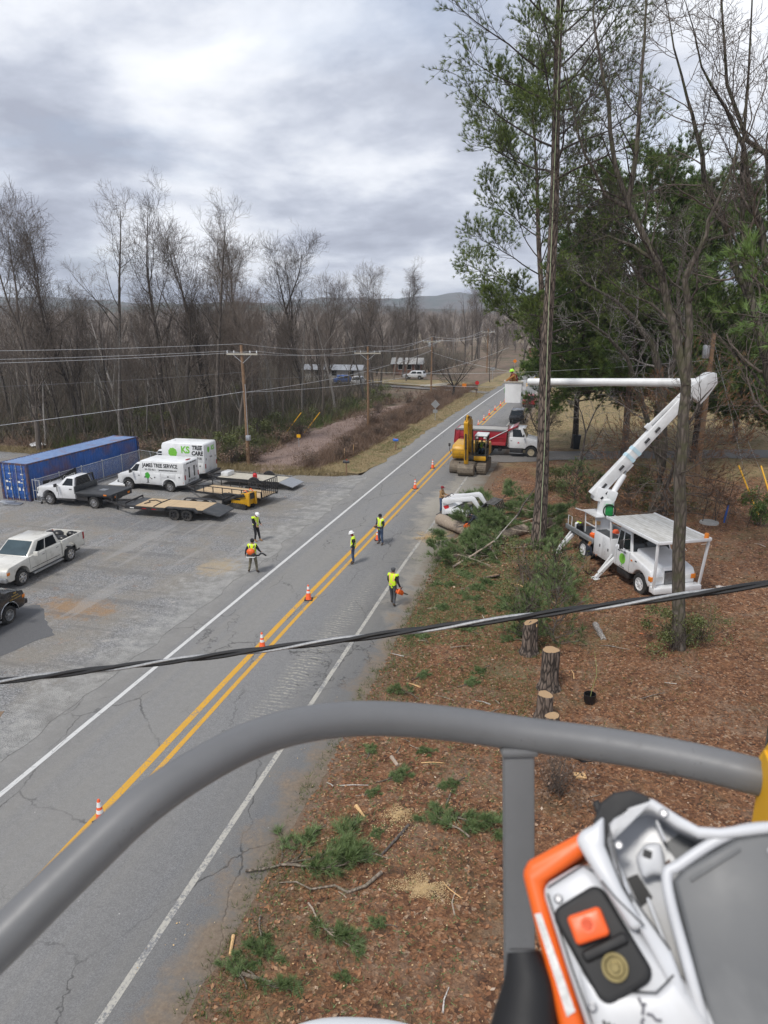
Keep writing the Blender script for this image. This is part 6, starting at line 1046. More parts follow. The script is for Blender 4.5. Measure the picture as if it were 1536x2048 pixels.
def boom():
    """turret, lower boom, elbow, upper boom and bucket belong to the bucket truck"""
    inv = Matrix.Translation(bt.location) @ Matrix.Rotation(bt.rotation_euler.z, 4, 'Z'); inv.invert()
    def Lc(p): return inv @ Vector(p)
    T = Lc((1.70, 38.8, 1.15)); K = Lc((1.72, 38.8, 3.25)); k0 = Lc((1.02, 38.9, 3.35)); E = Lc((5.75, 40.5, 9.15)); E2 = Lc((6.15, 40.6, 9.55)); Bk = Lc((-3.3, 42.9, 8.98))
    m = MB(); m.bar(T, K, .66, .60); m.build('turret_post', 'white_paint', bt, bevel=.03); m = MB(); m.cyl(T + Vector((0, 0, -.1)), T + Vector((0, 0, .25)), .62, None, 20); m.build('rotation_bearing', 'white_paint', bt, True)
    ax = (E - k0).normalized(); up = Vector((0, 0, 1)); side = ax.cross(up).normalized(); un = side.cross(ax).normalized()
    m = MB(); q = [k0 - ax * .15 - un * .1, k0 - un * .55 + ax * .1, K + un * -.05 - Vector((0, 0, .35)), K + side * 0 + ax * .55 - Vector((0, 0, .45)), K + ax * .75 + Vector((0, 0, -.15)), k0 + ax * .5 + un * .25]
    m.loft([[p - side * .36 for p in q], [p + side * .36 for p in q]]); m.build('turret_head', 'white_paint', bt, bevel=.03)
    for sd in (1, -1):
        for t, h in ((.05, .0), (.35, -.25), (.42, -.02)): m = MB(); c = k0.lerp(K, .45) + ax * t + un * h + side * sd * .365; m.bar(c - ax * .08, c + ax * .08, .02, .12, un); m.build('control_panel', 'black_metal', bt)
    def beam(name, a, c, w0, h0, w1, h1, mat='white_fibre', bevel=.03): 
        m = MB(); d_ = (c - a).normalized(); s_ = d_.cross(Vector((0, 0, 1))).normalized(); u_ = s_.cross(d_).normalized(); m.loft([[a + s_ * i * w0 / 2 + u_ * j * h0 / 2 for i, j in ((-1, -1), (1, -1), (1, 1), (-1, 1))], [c + s_ * i * w1 / 2 + u_ * j * h1 / 2 for i, j in ((-1, -1), (1, -1), (1, 1), (-1, 1))]]); return m.build(name, mat, bt, bevel=bevel)
    beam('lower_boom', k0, E - ax * .2, .42, .58, .38, .50)
    for t in (.10, .27, .52, .62): 
        c = k0.lerp(E, t)
        for sd in (1, -1): m = MB(); m.tube([c - ax * .16 + side * sd * .215, c + ax * .16 + side * sd * .215], .07, 10); m.build('lightening_slot', 'black_metal', bt, True)
    for t in (.36, .42): c = k0.lerp(E, t); m = MB(); m.bar(c - ax * .10, c + ax * .10, .44, .575, un); m.build('insulator_band', 'pale_blue', bt)
    beam('compensation_link', k0.lerp(E, .60) + un * .42, E - ax * .5 + un * .30, .16, .16, .16, .16); m = MB(); c = k0.lerp(E, .60) + un * .38; m.bar(c - ax * .18, c + ax * .12, .2, .34, un); m.build('link_bracket', 'white_paint', bt, bevel=.02)
    m = MB(); c = k0.lerp(E, .31) - un * .34; m.bar(c - ax * .25, c + ax * .25, .3, .22, un); m.build('cylinder_lug', 'white_paint', bt, bevel=.03); a = K + ax * .45 + Vector((0, 0, -.1)); e2 = k0.lerp(E, .31) - un * .36; m = MB(); m.cyl(a, a.lerp(e2, .72), .16, None, 14); m.build('lift_cylinder', 'white_paint', bt, True); m = MB(); m.cyl(a.lerp(e2, .7), e2, .07, None, 10); m.build('lift_rod', 'steel', bt, True)
    m = MB(); P = [E - ax * .55 - un * .1, E - ax * .2 + un * .35, E2 + un * .15 + ax * .3, E2 + ax * .55 - un * .1, E2 + ax * .25 - un * .55, E - ax * .1 - un * .75, E - ax * .5 - un * .75]; m.loft([[p - side * .34 for p in P], [p + side * .34 for p in P]]); m.build('elbow', 'white_fibre', bt, bevel=.04)
    m = MB(); c = E - ax * .3 - un * .72; m.bar(c - ax * .2, c + ax * .1, .3, .2, un); m.build('elbow_pad', 'plywood', bt)
    U = E.lerp(E2, .3) + un * .15; m = MB(); m.tube([U, U.lerp(Bk, .97)], [.23, .20], 20); m.build('upper_boom', 'white_fibre', bt, True); m = MB(); c = U.lerp(Bk, .83); m.cyl(c, U.lerp(Bk, .86), .216, None, 16); m.build('boom_collar', 'steel', bt, True)
    # bucket
    D = Bk + (Bk - U).normalized() * .62; D.z -= .42; zz = Matrix.Translation(D) @ Matrix.Rotation(-bt.rotation_euler.z + R(4), 4, 'Z'); m = MB()
    def ring(hw, hd, z): return [zz @ Vector((x, y, z)) for x, y in ((-hw, -hd), (hw, -hd), (hw, hd), (-hw, hd))]
    m.loft([ring(.45, .36, -.78), ring(.50, .40, .42)], False); m.add(ring(.45, .36, -.78), [(3, 2, 1, 0)]); m.add(ring(.44, .35, -.70), [(0, 1, 2, 3)]); m.loft([ring(.44, .35, -.70), ring(.47, .37, .42)], False); o = m.build('bucket', 'white_fibre', bt, bevel=.02)
    m = MB(); m.loft([ring(.55, .45, .40), ring(.56, .46, .47), ring(.47, .37, .47), ring(.47, .37, .40)], False); m.build('bucket_rim', 'plywood', bt); m = MB(); m.lathe([(.18, 0), (.18, .015), (.01, .015)], 14, zz @ TX('B', -.50, 0, -.1)); m.build('bucket_emblem', 'green_print', bt); m = MB(); m.bar(D + Vector((0, 0, -.2)), Bk + Vector((0, 0, -.35)), .2, .2); m.bar(Bk + Vector((0, 0, -.45)), Bk + Vector((0, 0, .1)), .22, .22); m.build('bucket_bracket', 'white_paint', bt)
    return inv.inverted() @ D
simple('pale_blue', (.52, .70, .78), .5, 0, .08, 5)
BK = boom()
# loose gear on the truck deck
def lt(x, y, z): return (Matrix.Translation(bt.location) @ Matrix.Rotation(bt.rotation_euler.z, 4, 'Z')) @ Vector((x, y, z))
def jug(name, label, p, r, h, mat, cat='container', lid='black_metal'):
    e = thing(name, label, cat, p); m = MB(); m.lathe([(r * .95, 0), (r, .03), (r, h * .75), (r * .6, h * .9), (r * .35, h * .92), (.01, h * .92)], 12); m.build('vessel', mat, e, True); m = MB(); m.lathe([(r * .3, h * .9), (r * .3, h), (.01, h)], 10); m.build('lid', lid, e)
jug('water_cooler', 'orange round water cooler on the rear deck of the bucket truck', lt(-2.2, -.85, 1.2), .2, .42, 'orange_pl', 'cooler', 'white_paint'); jug('bucket_pail', 'white bucket at the rear edge of the truck deck', lt(-4.1, -.75, 1.2), .17, .45, 'white_paint', 'bucket', 'vest_lime'); jug('fuel_jug', 'green jug beside the orange cooler on the truck deck', lt(-1.8, -.75, 1.2), .14, .38, 'grn_jug', 'jug'); jug('black_bin', 'black bin next to the white bucket on the truck deck', lt(-3.75, -.8, 1.2), .2, .5, 'bag_black', 'bin', 'vest_lime')
e = thing('hose_reel', 'green hose reel with a coiled black hose on the ladder rack', 'hose reel', lt(-2.35, .05, 2.42)); m = MB(); m.box(-.2, .2, -.12, .12, 0, .62); m.build('reel_case', 'grn_jug', e, bevel=.05); m = MB(); m.tube([(.3 * math.cos(t), -.16 - .002 * t, .3 + .34 * math.sin(t)) for t in [k * .35 for k in range(37)]], .035, 6); m.build('hose', 'cable_black', e, True)
e = thing('hard_hat', 'orange red hard hat left on the tool cabinet of the bucket truck', 'helmet', lt(-.75, -.45, 1.99)); m = MB(); m.lathe([(.20, 0), (.17, .02), (.155, .09), (.11, .15), (.01, .17)], 14); m.build('shell', 'orange_hi', e, True)
e = thing('rope_coil', 'coil of tan rope lying in the ladder rack', 'rope', lt(-3.0, -.1, 1.78)); m = MB(); m.tube([((.3 + .02 * math.sin(t * 3)) * math.cos(t), (.3) * math.sin(t), .02 + .006 * t) for t in [k * .4 for k in range(80)]], .03, 5); m.build('rope', 'cut_wood', e, True)
# ---- white stand-on mini loader with grapple
def loader():
    v = thing('mini_loader', 'white compact loader with black grapple pushing into the cut pine boughs', 'loader', (-6.9, 43.0, .08), R(-12)); tracks(v, 'rubber', -.9, .75, .36, .66, .55); tracks(v, 'rubber', -.9, .75, -.66, -.36, .55)
    m = MB(); m.prism([(-1.0, .5), (.7, .45), (.75, .85), (.2, 1.05), (-.45, 1.45), (-1.0, 1.5)], -.5, .5); m.build('body', 'white_paint', v, bevel=.05); 
    for s in (1, -1):
        m = MB(); m.prism([(-.95, 1.3), (-.85, 1.6), (.2, 1.75), (1.05, 1.95), (1.25, 1.85), (1.7, 1.15), (1.55, 1.08), (1.05, 1.62), (.2, 1.5), (-.5, 1.25)], s * .52, s * .66); m.build('loader_arm', 'white_paint', v, bevel=.02); strip(v, 'track_guard', 'white_paint', -.7, .6, min(s * .52, s * .68), max(s * .52, s * .68), .62, .92, .04); strip(v, 'vent', 'black_metal', .0, .2, min(s * .68, s * .69), max(s * .68, s * .69), .72, .84, 0); strip(v, 'vent', 'black_metal', .35, .55, min(s * .68, s * .69), max(s * .68, s * .69), .66, .78, 0); m = MB(); m.prism([(-.9, 1.05), (-.55, 1.18), (-.5, 1.0), (-.75, .86)], s * .505, s * .515); m.build('decal', 'red_can', v)
        m = MB(); m.cyl((-.3, s * .45, .95), (1.0, s * .59, 1.7), .05, None, 8); m.build('lift_cylinder', 'black_metal', v, True)
    m = MB(); m.box(-.2, .7, -.45, .45, 1.0, 1.12); m.build('engine_cover', 'black_metal', v, bevel=.04); m = MB(); m.box(1.45, 1.65, -.75, .75, .65, 1.25)
    m.build('grapple_plate', 'black_metal', v, bevel=.02)
    for k in range(6):
        y = -.7 + .28 * k; m = MB(); m.tube([(1.6, y, .7), (2.2, y, .55), (2.6, y, .8)], [.06, .05, .03], 6); m.build('grapple_tine', 'black_metal', v)
        m = MB(); m.tube([(1.6, y, 1.2), (2.0, y, 1.65), (2.55, y, 1.6), (2.75, y, 1.15)], [.06, .06, .05, .03], 6); m.build('grapple_claw', 'black_metal', v)
    m = MB(); m.tube([(-.9, -.25, 1.5), (-.65, -.25, 1.75), (-.5, -.25, 1.68)], .025, 6); m.tube([(-.9, .25, 1.5), (-.65, .25, 1.75), (-.5, .25, 1.68)], .025, 6); m.build('control_levers', 'black_metal', v, True); m = MB(); m.box(-1.4, -1.0, -.4, .4, .35, .42); m.build('rider_platform', 'black_metal', v); return v
loader()
# ================================================================== POLES, WIRES, SIGNS, SMALL THINGS
def sag(a, c, s, n=16): a = Vector(a); c = Vector(c); return [a.lerp(c, k / n) - Vector((0, 0, 4 * s * (k / n) * (1 - k / n))) for k in range(n + 1)]
def wire(label, a, c, s, r, mat='wire_white', name='power_line', n=18, group=None): m = MB(); m.tube(sag(a, c, s, n), r, 5); o = m.build(name, mat, None, True); return tag(o, label, 'wire', group)
def pole(label, x, y, H, r, arm=None, arm_az=R(8), z=-.3, meter=False, can=False, lean=0):
    v = thing('utility_pole', label, 'pole', (x, y, 0)); m = MB(); m.tube([(0, 0, z), (0, 0, H * .5), (lean, 0, H)], [r * 1.15, r, r * .8], 12); m.build('post', 'pole_wood', v, True)
    if arm: 
        m = MB(); c, s = math.cos(arm_az), math.sin(arm_az); m.bar((-arm * c, -arm * s - .15, H - .75), (arm * c, arm * s - .15, H - .75), .11, .13); m.build('crossarm', 'plywood', v)
        for k in (-1, -.55, .55, 1): m = MB(); m.lathe([(.03, 0), (.06, .06), (.035, .1), (.06, .15), (.02, .22)], 10, Matrix.Translation((arm * .95 * k * c, arm * .95 * k * s - .15, H - .68))); m.build('insulator', 'galv', v, True)
        for k in (-1, 1): m = MB(); m.bar((arm * .6 * k * c, arm * .6 * k * s - .1, H - .8), (0, -.08, H - 1.5), .04, .04); m.build('brace', 'galv', v)
    if meter: m = MB(); m.box(.05, .42, -.42, -.12, 2.15, 2.6); m.build('meter_box', 'galv', v, bevel=.02); m = MB(); m.cyl((.18, -.2, 2.6), (.16, -.2, 7.0), .03, None, 8); m.build('conduit', 'galv', v, True)
    if can: m = MB(); m.lathe([(.21, 0), (.23, .05), (.23, .78), (.19, .86), (.01, .86)], 14, Matrix.Translation((-.36, -.05, H - 1.6))); m.build('transformer', 'sign_back', v, True); m = MB(); m.tube([(-.36, 0, H - .75), (-.3, 0, H - .4), (0, 0, H - .3)], .02, 6); m.build('lead_wire', 'wire_dark', v, True)
    return v
pole('near wooden utility pole with crossarm and grey meter box by the gravel lot', -27.9, 56.2, 10.25, .15, 1.35, R(8), meter=True, lean=-.12); pole('middle wooden utility pole with crossarm beside the brown brush', -23.6, 78.8, 9.2, .14, 1.5, R(8)); pole('third wooden utility pole further along the brush', -24.2, 117.5, 9.0, .14, 1.4, R(8), can=True); pole('distant utility pole by the far bend', -20.5, 160, 9.5, .15, 1.4, R(8)); pole('utility pole with grey transformer half hidden behind the mossy tree', 8.05, 51.5, 11.6, .17, None, can=True)
pts = {-1: (-27.9 - 1.28, 56.0, 9.75), 0: (-28.0, 56.2, 10.35), 1: (-27.9 + 1.28, 56.4, 9.75)}; nx_ = {-1: (-25.0, 78.5, 8.7), 0: (-23.6, 78.8, 9.3), 1: (-22.2, 79.0, 8.7)}; n3_ = {-1: (-25.5, 117.3, 8.5), 0: (-24.2, 117.5, 9.1), 1: (-22.9, 117.7, 8.5)}
lf_ = {-1: (-54, 27, 10.3), 0: (-54, 27.6, 10.9), 1: (-54, 28.2, 9.8)}
nm = {-1: 'lower left', 0: 'top', 1: 'lower right'}
for k in (-1, 0, 1):
    wire(f'{nm[k]} power line running left from the near utility pole', pts[k], lf_[k], .35, .013); wire(f'{nm[k]} power line between the near and the middle utility pole', pts[k], nx_[k], .45, .012); wire(f'{nm[k]} power line between the middle and the third utility pole', nx_[k], n3_[k], .6, .016); wire(f'{nm[k]} power line beyond the third utility pole', n3_[k], (-20.5 + 1.2 * k, 160, 9.0), .8, .02)
wire('neutral wire running left from the near pole below the power lines', (-27.95, 56.1, 8.0), (-54, 28, 8.3), .4, .010, 'wire_dark'); wire('bright cable slanting down left over the container from the near pole', (-27.9, 56.1, 6.35), (-56, 31, 3.6), .25, .017)
wire('bright service cable crossing the road from the near pole', (-27.8, 56.1, 6.3), (-13.0, 131, 6.9), 1.55, .016); wire('bright cable from the near pole to the third pole', (-27.8, 56.2, 6.3), (-24.2, 117.3, 6.9), .75, .017)
wire('thin wire crossing the road to the tall pine side', (-23.6, 78.8, 6.4), (8.05, 51.5, 9.9), .5, .012, 'wire_white'); wire('second thin wire crossing the road toward the transformer pole', (-23.6, 78.8, 5.4), (8.05, 51.5, 8.5), .55, .012, 'wire_white'); wire('bright wire passing under the upper boom', (-24.2, 117.4, 6.6), (8.05, 51.5, 8.0), 1.0, .014)
wire('dark communications wire from near to middle pole', (-27.9, 56.2, 7.4), (-23.6, 78.8, 6.8), .3, .010, 'wire_dark'); wire('dark communications wire from middle to third pole', (-23.6, 78.8, 6.8), (-24.2, 117.5, 6.8), .4, .012, 'wire_dark')
wire('guy wire dropping from the transformer pole to the lawn', (8.05, 51.5, 11.2), (11.9, 52.6, .3), 0, .011, 'galv', 'guy_wire'); wire('second guy wire dropping right from the transformer pole', (8.05, 51.5, 10.2), (13.6, 54.6, .3), 0, .011, 'galv', 'guy_wire'); 
for a, c, lb in (((10.55, 51.4, 3.0), (11.75, 49.6, .15), 'yellow guy wire guard slanting on the leaf covered yard'), ((12.1, 52.2, 2.9), (12.9, 50.2, .15), 'second yellow guy wire guard farther right'), ((-29.8, 73.6, 2.2), (-31.2, 72.2, .0), 'yellow guy guard leaning at the edge of the left wood'), ((-27.9, 74.4, 2.2), (-29.3, 73.0, .0), 'yellow guy guard leaning beside the leaf strip')):
    m = MB(); m.tube([c, a], .05, 8); o = m.build('guy_guard', 'yellow_pl', None, True); tag(o, lb, 'guy guard')
# ---- the twisted service drop passing close in front of the camera: three strands
def service_drop():
    v = thing('service_cable', 'twisted black and silver cable stretched across the view above the road', 'cable', (0, 0, 0)); a = Vector(SD_A); c = Vector(SD_B); n = 420; base = sag(a, c, SD_S, n); d = (c - a).normalized(); s = d.cross(Vector((0, 0, 1))).normalized(); u = s.cross(d)
    for i, (mt, r) in enumerate((('cable_black', .0110), ('cable_black', .0110), ('cable_silver', .0085))):
        m = MB(); pts_ = []
        for k, p in enumerate(base):
            t = 2 * PI * ((c - a).length * k / n / .95) + i * 2 * PI / 3; pts_.append(p + (s * math.cos(t) + u * math.sin(t)) * .0112)
        m.tube(pts_, r, 7); m.build('strand', mt, v, True)
SD_A, SD_B, SD_S = (-5.5, 2.82, 10.325), (3.18, 4.22, 11.985), .045
service_drop()
# ---- traffic cones on the centre line
def cone_proto():
    m = MB(); m.box(-.19, .19, -.19, .19, 0, .035); a = m.build('base', 'rubber', None, bevel=.012).data; m = MB(); m.lathe([(.145, .035), (.13, .06), (.035, .72), (.025, .735), (.01, .735)], 18); c = m.build('cone_body', 'orange_hi', None, True).data
    def band(z0, z1): m = MB(); f = lambda z: .13 - (.13 - .035) * (z - .06) / .66 + .003; m.lathe([(f(z0), z0), (f(z1), z1)], 18); return m.build('reflective_band', 'reflective', None, True).data
    r = (a, c, band(.34, .44), band(.52, .66))
    for o in [o for o in SC.objects if o.parent is None and o.type == 'MESH' and o.data in r]: bpy.data.objects.remove(o)
    return r
CP = cone_proto()
def cone(x, y, label, group=None):
    e = thing('traffic_cone', label, 'cone', (x, y, zroad(x, y) + .006), rng.uniform(0, 1.5), group)
    for nm_, me in zip(('base', 'cone_body', 'reflective_band', 'reflective_band'), CP): link(bpy.data.objects.new(nm_, me), e)
cone(-11.3, 13.16, 'traffic cone nearest the camera, cut by the grey railing'); cone(-11.46, 23.45, 'traffic cone crossed by the twisted cable'); cone(-11.55, 28.7, 'traffic cone just beyond the twisted cable'); cone(-10.9, 38.2, 'traffic cone hidden behind the worker with the blower tube'); cone(-11.63, 51.1, 'traffic cone between the workers and the excavator'); cone(-11.84, 58.7, 'traffic cone left of the yellow excavator')
for y in (71.3, 83, 87.8, 92.6, 97.4, 102.4, 107.4, 112.5, 118, 124): cone(x_yel(y) - .1 + .06 * math.sin(y), y, 'small distant traffic cone in the row beyond the red dump truck', 'distant cones on the centre line')
# ---- signs and mailboxes along the left verge
def mailbox(label, x, y, mat, h=1.05, rz=0):
    e = thing('mailbox', label, 'mailbox', (x, y, 0), rz); m = MB(); m.bar((0, 0, -.05), (0, 0, h), .1, .1); m.build('post', 'pole_wood', e); m = MB(); n = 8; pr = [(-.1, 0), (.1, 0), (.1, .12)] + [(.1 * math.cos(PI * k / n), .12 + .1 * math.sin(PI * k / n)) for k in range(1, n)] + [(-.1, .12)]; m.prism([(a, b_ + h) for a, b_ in pr], -.26, .26, 'x'); m.build('box', mat, e); m = MB(); m.box(-.05, .05, .1, .115, h + .1, h + .28); m.build('flag', 'red_can', e)
mailbox('black mailbox on a post beside the entrance of the gravel lot', -18.1, 54.1, 'black_metal'); mailbox('blue newspaper box on a post on the left verge', -17.0, 66.0, 'blue_pl', .9)
mailbox('far black mailbox by the side lane', -16.1, 113.5, 'black_metal', 1.0)
def sign(label, x, y, shape, mat, h, s, rz=0, post='galv', back=True, face='sign_back'):
    e = thing('road_sign', label, 'sign', (x, y, 0), rz); m = MB(); m.bar((0, .03, -.1), (0, .03, h + s * .5), .06, .05); m.build('post', post, e); m = MB(); P = [(s * math.cos(t), h + s * math.sin(t)) for t in ([k * PI / 2 for k in range(4)] if shape == 4 else [PI / 8 + k * PI / 4 for k in range(8)] if shape == 8 else [])] or [(-s, h - s * .8), (s, h - s * .8), (s, h + s * .8), (-s, h + s * .8)]
    m.prism(P, -.006, .006); m.build('plate', mat, e); return e
sg = sign('diamond road sign seen from its grey back on the left verge', -17.15, 86, 4, 'sign_back', 2.05, .55); m = MB(); m.box(-.28, .28, -.012, -.004, 1.0, 1.4); m.build('plaque', 'sign_back', sg)
sign('small red sign far along the left side of the road', -16.4, 116.5, 8, 'red_can', 1.9, .34, post='black_metal'); sign('yellow marker plate near the creek strip', -26.6, 64.8, 0, 'yellow_pl', 1.15, .2); sign('orange yellow panel in the brush near the side lane', -19.2, 121.0, 0, 'amber_lamp', 1.0, .35); sign('distant orange sign where the road bends', -15.5, 172, 4, 'amber_lamp', 1.9, .5); sign('distant grey sign by the far road', -16.8, 140, 0, 'sign_back', 2.4, .4)
for i, (x, y) in enumerate([(-20.2, 62.5), (-20.4, 60.4)]): m = MB(); m.bar((0, 0, 0), (.03, .02, 1.0), .05, .03); o = m.build('survey_stake', 'cut_wood', None, loc=(x, y, 0)); tag(o, ['pale survey stake in the brown brush behind the blue box', 'pale survey stake nearest the black mailbox'][i], 'stake')
# ---- far buildings and vehicles beyond the wood
def house(label, x, y, w, d_, h, rz, wall='siding', roof='roof_brown', name='house'):
    e = thing(name, label, 'house', (x, y, 0), rz); m = MB(); m.box(-w / 2, w / 2, -d_ / 2, d_ / 2, -.2, h); m.build('wall', wall, e); m = MB(); o_ = .5; m.add([(-w / 2 - o_, -d_ / 2 - o_, h - .1), (w / 2 + o_, -d_ / 2 - o_, h - .1), (w / 2 + o_, d_ / 2 + o_, h - .1), (-w / 2 - o_, d_ / 2 + o_, h - .1), (-w / 2 - o_, 0, h + d_ * .22), (w / 2 + o_, 0, h + d_ * .22)], [(0, 1, 5, 4), (2, 3, 4, 5), (0, 4, 3), (1, 2, 5), (3, 2, 1, 0)]); m.build('roof', roof, e)
    for k in range(3): q = strip(e, 'window', 'roof_white', -w / 2 + w * (.18 + .3 * k), -w / 2 + w * (.18 + .3 * k) + 1.2, -d_ / 2 - .03, -d_ / 2, 1.0, 2.2, 0); strip(q, 'pane', 'glass', -w / 2 + w * (.18 + .3 * k) + .08, -w / 2 + w * (.18 + .3 * k) + 1.12, -d_ / 2 - .04, -d_ / 2 - .03, 1.08, 2.12, 0)
    strip(e, 'door', 'roof_brown', w * .30, w * .30 + 1.0, -d_ / 2 - .04, -d_ / 2, 0, 2.1, 0)
house('small brick house beyond the side lane', -37.0, 154, 6, 5, 2.3, .15, 'brick_house', 'concrete'); house('white mobile home behind the bare trees', -47, 134, 11, 3.6, 2.3, .1, 'concrete', 'sign_back', 'mobile_home'); house('pale house far up the road with a wide roof', -10, 225, 12, 8, 2.8, 0, 'brick_house', 'roof_brown'); house('brown roofed house at the back of the far lawn', 34, 118, 15, 9, 3.0, .2, 'brick_house', 'roof_brown')
def small_car(label, x, y, rz, mat, name='parked_car', tall=0):
    v = thing(name, label, 'car', (x, y, .03), rz); m = MB(); m.prism([(2.2, .45), (2.25, .85), (1.2, 1.0), (-2.2, 1.02), (-2.25, .45)] + arch(-1.35, .42, .4)[::-1] + arch(1.35, .42, .4)[::-1], -.9, .9); m.build('body', mat, v, bevel=.06); cabin(v, -2.1, 1.1, .85, .98, -1.9 + (0 if tall else .3), .45, .7, 1.65, mat, side=((.1, .45, .15, .8), (.5, .85, .15, .8)))
    for s in (1, -1):
        for x_ in (1.35, -1.35): wheel(v, x_, s * .78, .34, .22, 'steel', 6, s)
small_car('white sport utility vehicle parked on the side lane', -32.5, 141, R(175), 'white_paint', 'parked_car', 1); small_car('dark blue car parked beside the mobile home', -42.5, 127.5, R(30), 'blue_paint'); small_car('white car half hidden behind the brush by the mobile home', -39.5, 126, R(90), 'white_paint'); small_car('dark vehicle behind the dump truck on the closed lane', -7.2, 88.0, R(90), 'black_paint', 'parked_car', 1); small_car('red pickup shaped vehicle farther up the closed lane', -7.0, 104, R(90), 'red_paint')
for i, (x, y, a, l, lb) in enumerate([(-25.6, 125.5, .5, 4.5, 'pale board lying in the brush by the side lane'), (-24.8, 124.2, .2, 4.0, 'second pale board in the brush by the side lane'), (-24.5, 126.6, .8, 5.0, 'longest pale board on the board heap by the side lane')]): m = MB(); m.bar((-l / 2, 0, .4), (l / 2, 0, .7), .5, .12); o = m.build('board', 'plywood', None, loc=(x, y, 0)); o.rotation_euler.z = a; tag(o, lb, 'board')
for i, (x, y, r_, lb) in enumerate([(-52, 58.5, 1.0, 'white rubbish heap sheet under the trees at the left edge'), (-46.5, 57.5, .8, 'pale tarp in the wood behind the container'), (-41.5, 70, 1.2, 'scattered pale debris among the trees'), (-39.5, 73.5, .9, 'grey tarp among the trees behind the near pole')]):
    m = MB(); r2 = random.Random(i); pts_ = [(math.cos(t) * r_ * r2.uniform(.6, 1.1), math.sin(t) * r_ * r2.uniform(.5, 1), r2.uniform(.1, .3)) for t in [k * PI / 4 for k in range(8)]]; m.add(pts_ + [(0, 0, .55)], [(k, (k + 1) % 8, 8) for k in range(8)] + [tuple(range(7, -1, -1))]); o = m.build('tarp', 'roof_white', None, loc=(x, y, 0)); tag(o, lb, 'tarp')
# ---- trash bin, sapling stakes, guards in the yard
e = thing('trash_bin', 'black wheeled trash bin standing beside the driveway', 'bin', (-.1, 70.6, yz(0, 70)), .1); m = MB(); m.loft([[(-.27, -.3, .05), (.27, -.3, .05), (.27, .3, .05), (-.27, .3, .05)], [(-.36, -.4, 1.3), (.36, -.4, 1.3), (.36, .4, 1.3), (-.36, .4, 1.3)]]); m.build('bin_body', 'bin_plastic', e, bevel=.03); m = MB(); m.box(-.39, .39, -.43, .42, 1.30, 1.38); m.build('lid', 'bin_plastic', e, bevel=.03)
for s in (1, -1): m = MB(); m.lathe([(.15, -.04), (.15, .04), (.01, .04)], 12, Matrix.Translation((s * .3, .36, .15)) @ Matrix.Rotation(R(90), 4, 'Y')); m.build('bin_wheel', 'rubber', e)
for i in range(7):
    x = 9.2 + rng.uniform(-1.3, 1.5); y = 47.6 + rng.uniform(-1.2, 1.6); s = Skel(900 + i); e = thing('bare_shoot', 'thin leafless crape myrtle shoot on the leaf covered yard', 'shrub', (x, y, yz(x, y)), 0, 'crape myrtle shoots'); q = s.line((0, 0, -.05), (rng.gauss(0, .12), rng.gauss(0, .12), 1), rng.uniform(2, 3.4), .03, .012, 0, 6, .06, .03); s.spawn(q, 6, .3, 1, R(25), .8, .6, 1, 3, .12, .1, .5, .008); npmesh('stem', *tubes_np([b_ for b_ in s.b if b_[2] == 0], lambda l: 6), 'bark_grey', e, True); npmesh('twigs', *tubes_np([b_ for b_ in s.b if b_[2] > 0], lambda l: 4), 'bark_twig', e, True)
m = MB(); m.tube([(0, 0, 0), (.05, 0, .6), (.12, 0, 1.2)], .06, 8); o = m.build('tree_guard', 'blue_pl', None, True, loc=(9.3, 47.2, yz(9, 47))); tag(o, 'blue tube guard standing among the bare shoots', 'tree guard'); m = MB(); m.lathe([(.6, 0), (.55, .12), (.1, .14), (.01, .14)], 14); o = m.build('stone_slab', 'concrete', None, True, loc=(8.4, 47.0, yz(8, 47))); tag(o, 'flat pale stone left of the blue tube guard', 'stone')

# ---- stumps, logs, boughs, sticks
def stump(label, x, y, r, h, seed, tilt=.1, second=None):
    e = thing('tree_stump', label, 'stump', (x, y, yz(x, y))); r2 = random.Random(seed); n = 22; rings = []
    of = [1 + r2.uniform(-.06, .06) for _ in range(n)]
    n = 30; of = [1 + r2.uniform(-.05, .05) + .05 * math.sin(3 * 2 * PI * i / n + seed) for i in range(n)]; kk = 12
    for q in range(kk + 1):
        z = -.1 + (h + .1) * q / kk; f = .95 + .5 * math.exp(-max(0, z) * 7) + .05 * (1 - q / kk)
        rings.append([Vector((r * f * (of[i] + r2.uniform(-.035, .035) * (q < kk)) * math.cos(2 * PI * i / n), r * f * (of[i] + r2.uniform(-.035, .035) * (q < kk)) * math.sin(2 * PI * i / n), z + (tilt * math.cos(2 * PI * i / n) * r + r2.uniform(-.012, .012) if q == kk else 0))) for i in range(n)])
    m = MB(); m.loft(rings); m.build('bark', 'bark_pine', e, True); m = MB(); m.add([p * .93 + Vector((0, 0, .07 * p.z + .006)) for p in rings[-1]], [tuple(range(n))]); m.build('cut_face', 'ring_wood', e)
    if second: m = MB(); m.box(-r * .2, r * .9, -r * .5, r * .5, h - .12, h - .02); m.build('hinge_wood', 'cut_wood', e)
b = NB('ring_wood'); c = b.coord(); gx = b.n('ShaderNodeTexWave', wave_type='RINGS', rings_direction='SPHERICAL'); b.l(b.mapping(c, (1, 1, .001)), gx.inputs[0]); gx.inputs['Scale'].default_value = 9; gx.inputs['Distortion'].default_value = 1.5; b.set(b.ramp(gx.outputs[0], [(.2, (.30, .185, .095)), (.8, (.48, .33, .19))]), .85)
stump('tallest leaning stump by the young pine with a split top', -1.25, 25.9, .29, 1.32, 1, .3, True); stump('thick barked stump with a flat pale top in the middle', -.37, 23.4, .31, 1.5, 2, .05); stump('short stump just above the grey railing', -.42, 21.4, .26, .85, 3, -.1); stump('low stump in front of the short one, touching the railing', -.15, 20.6, .24, .62, 4, .15)
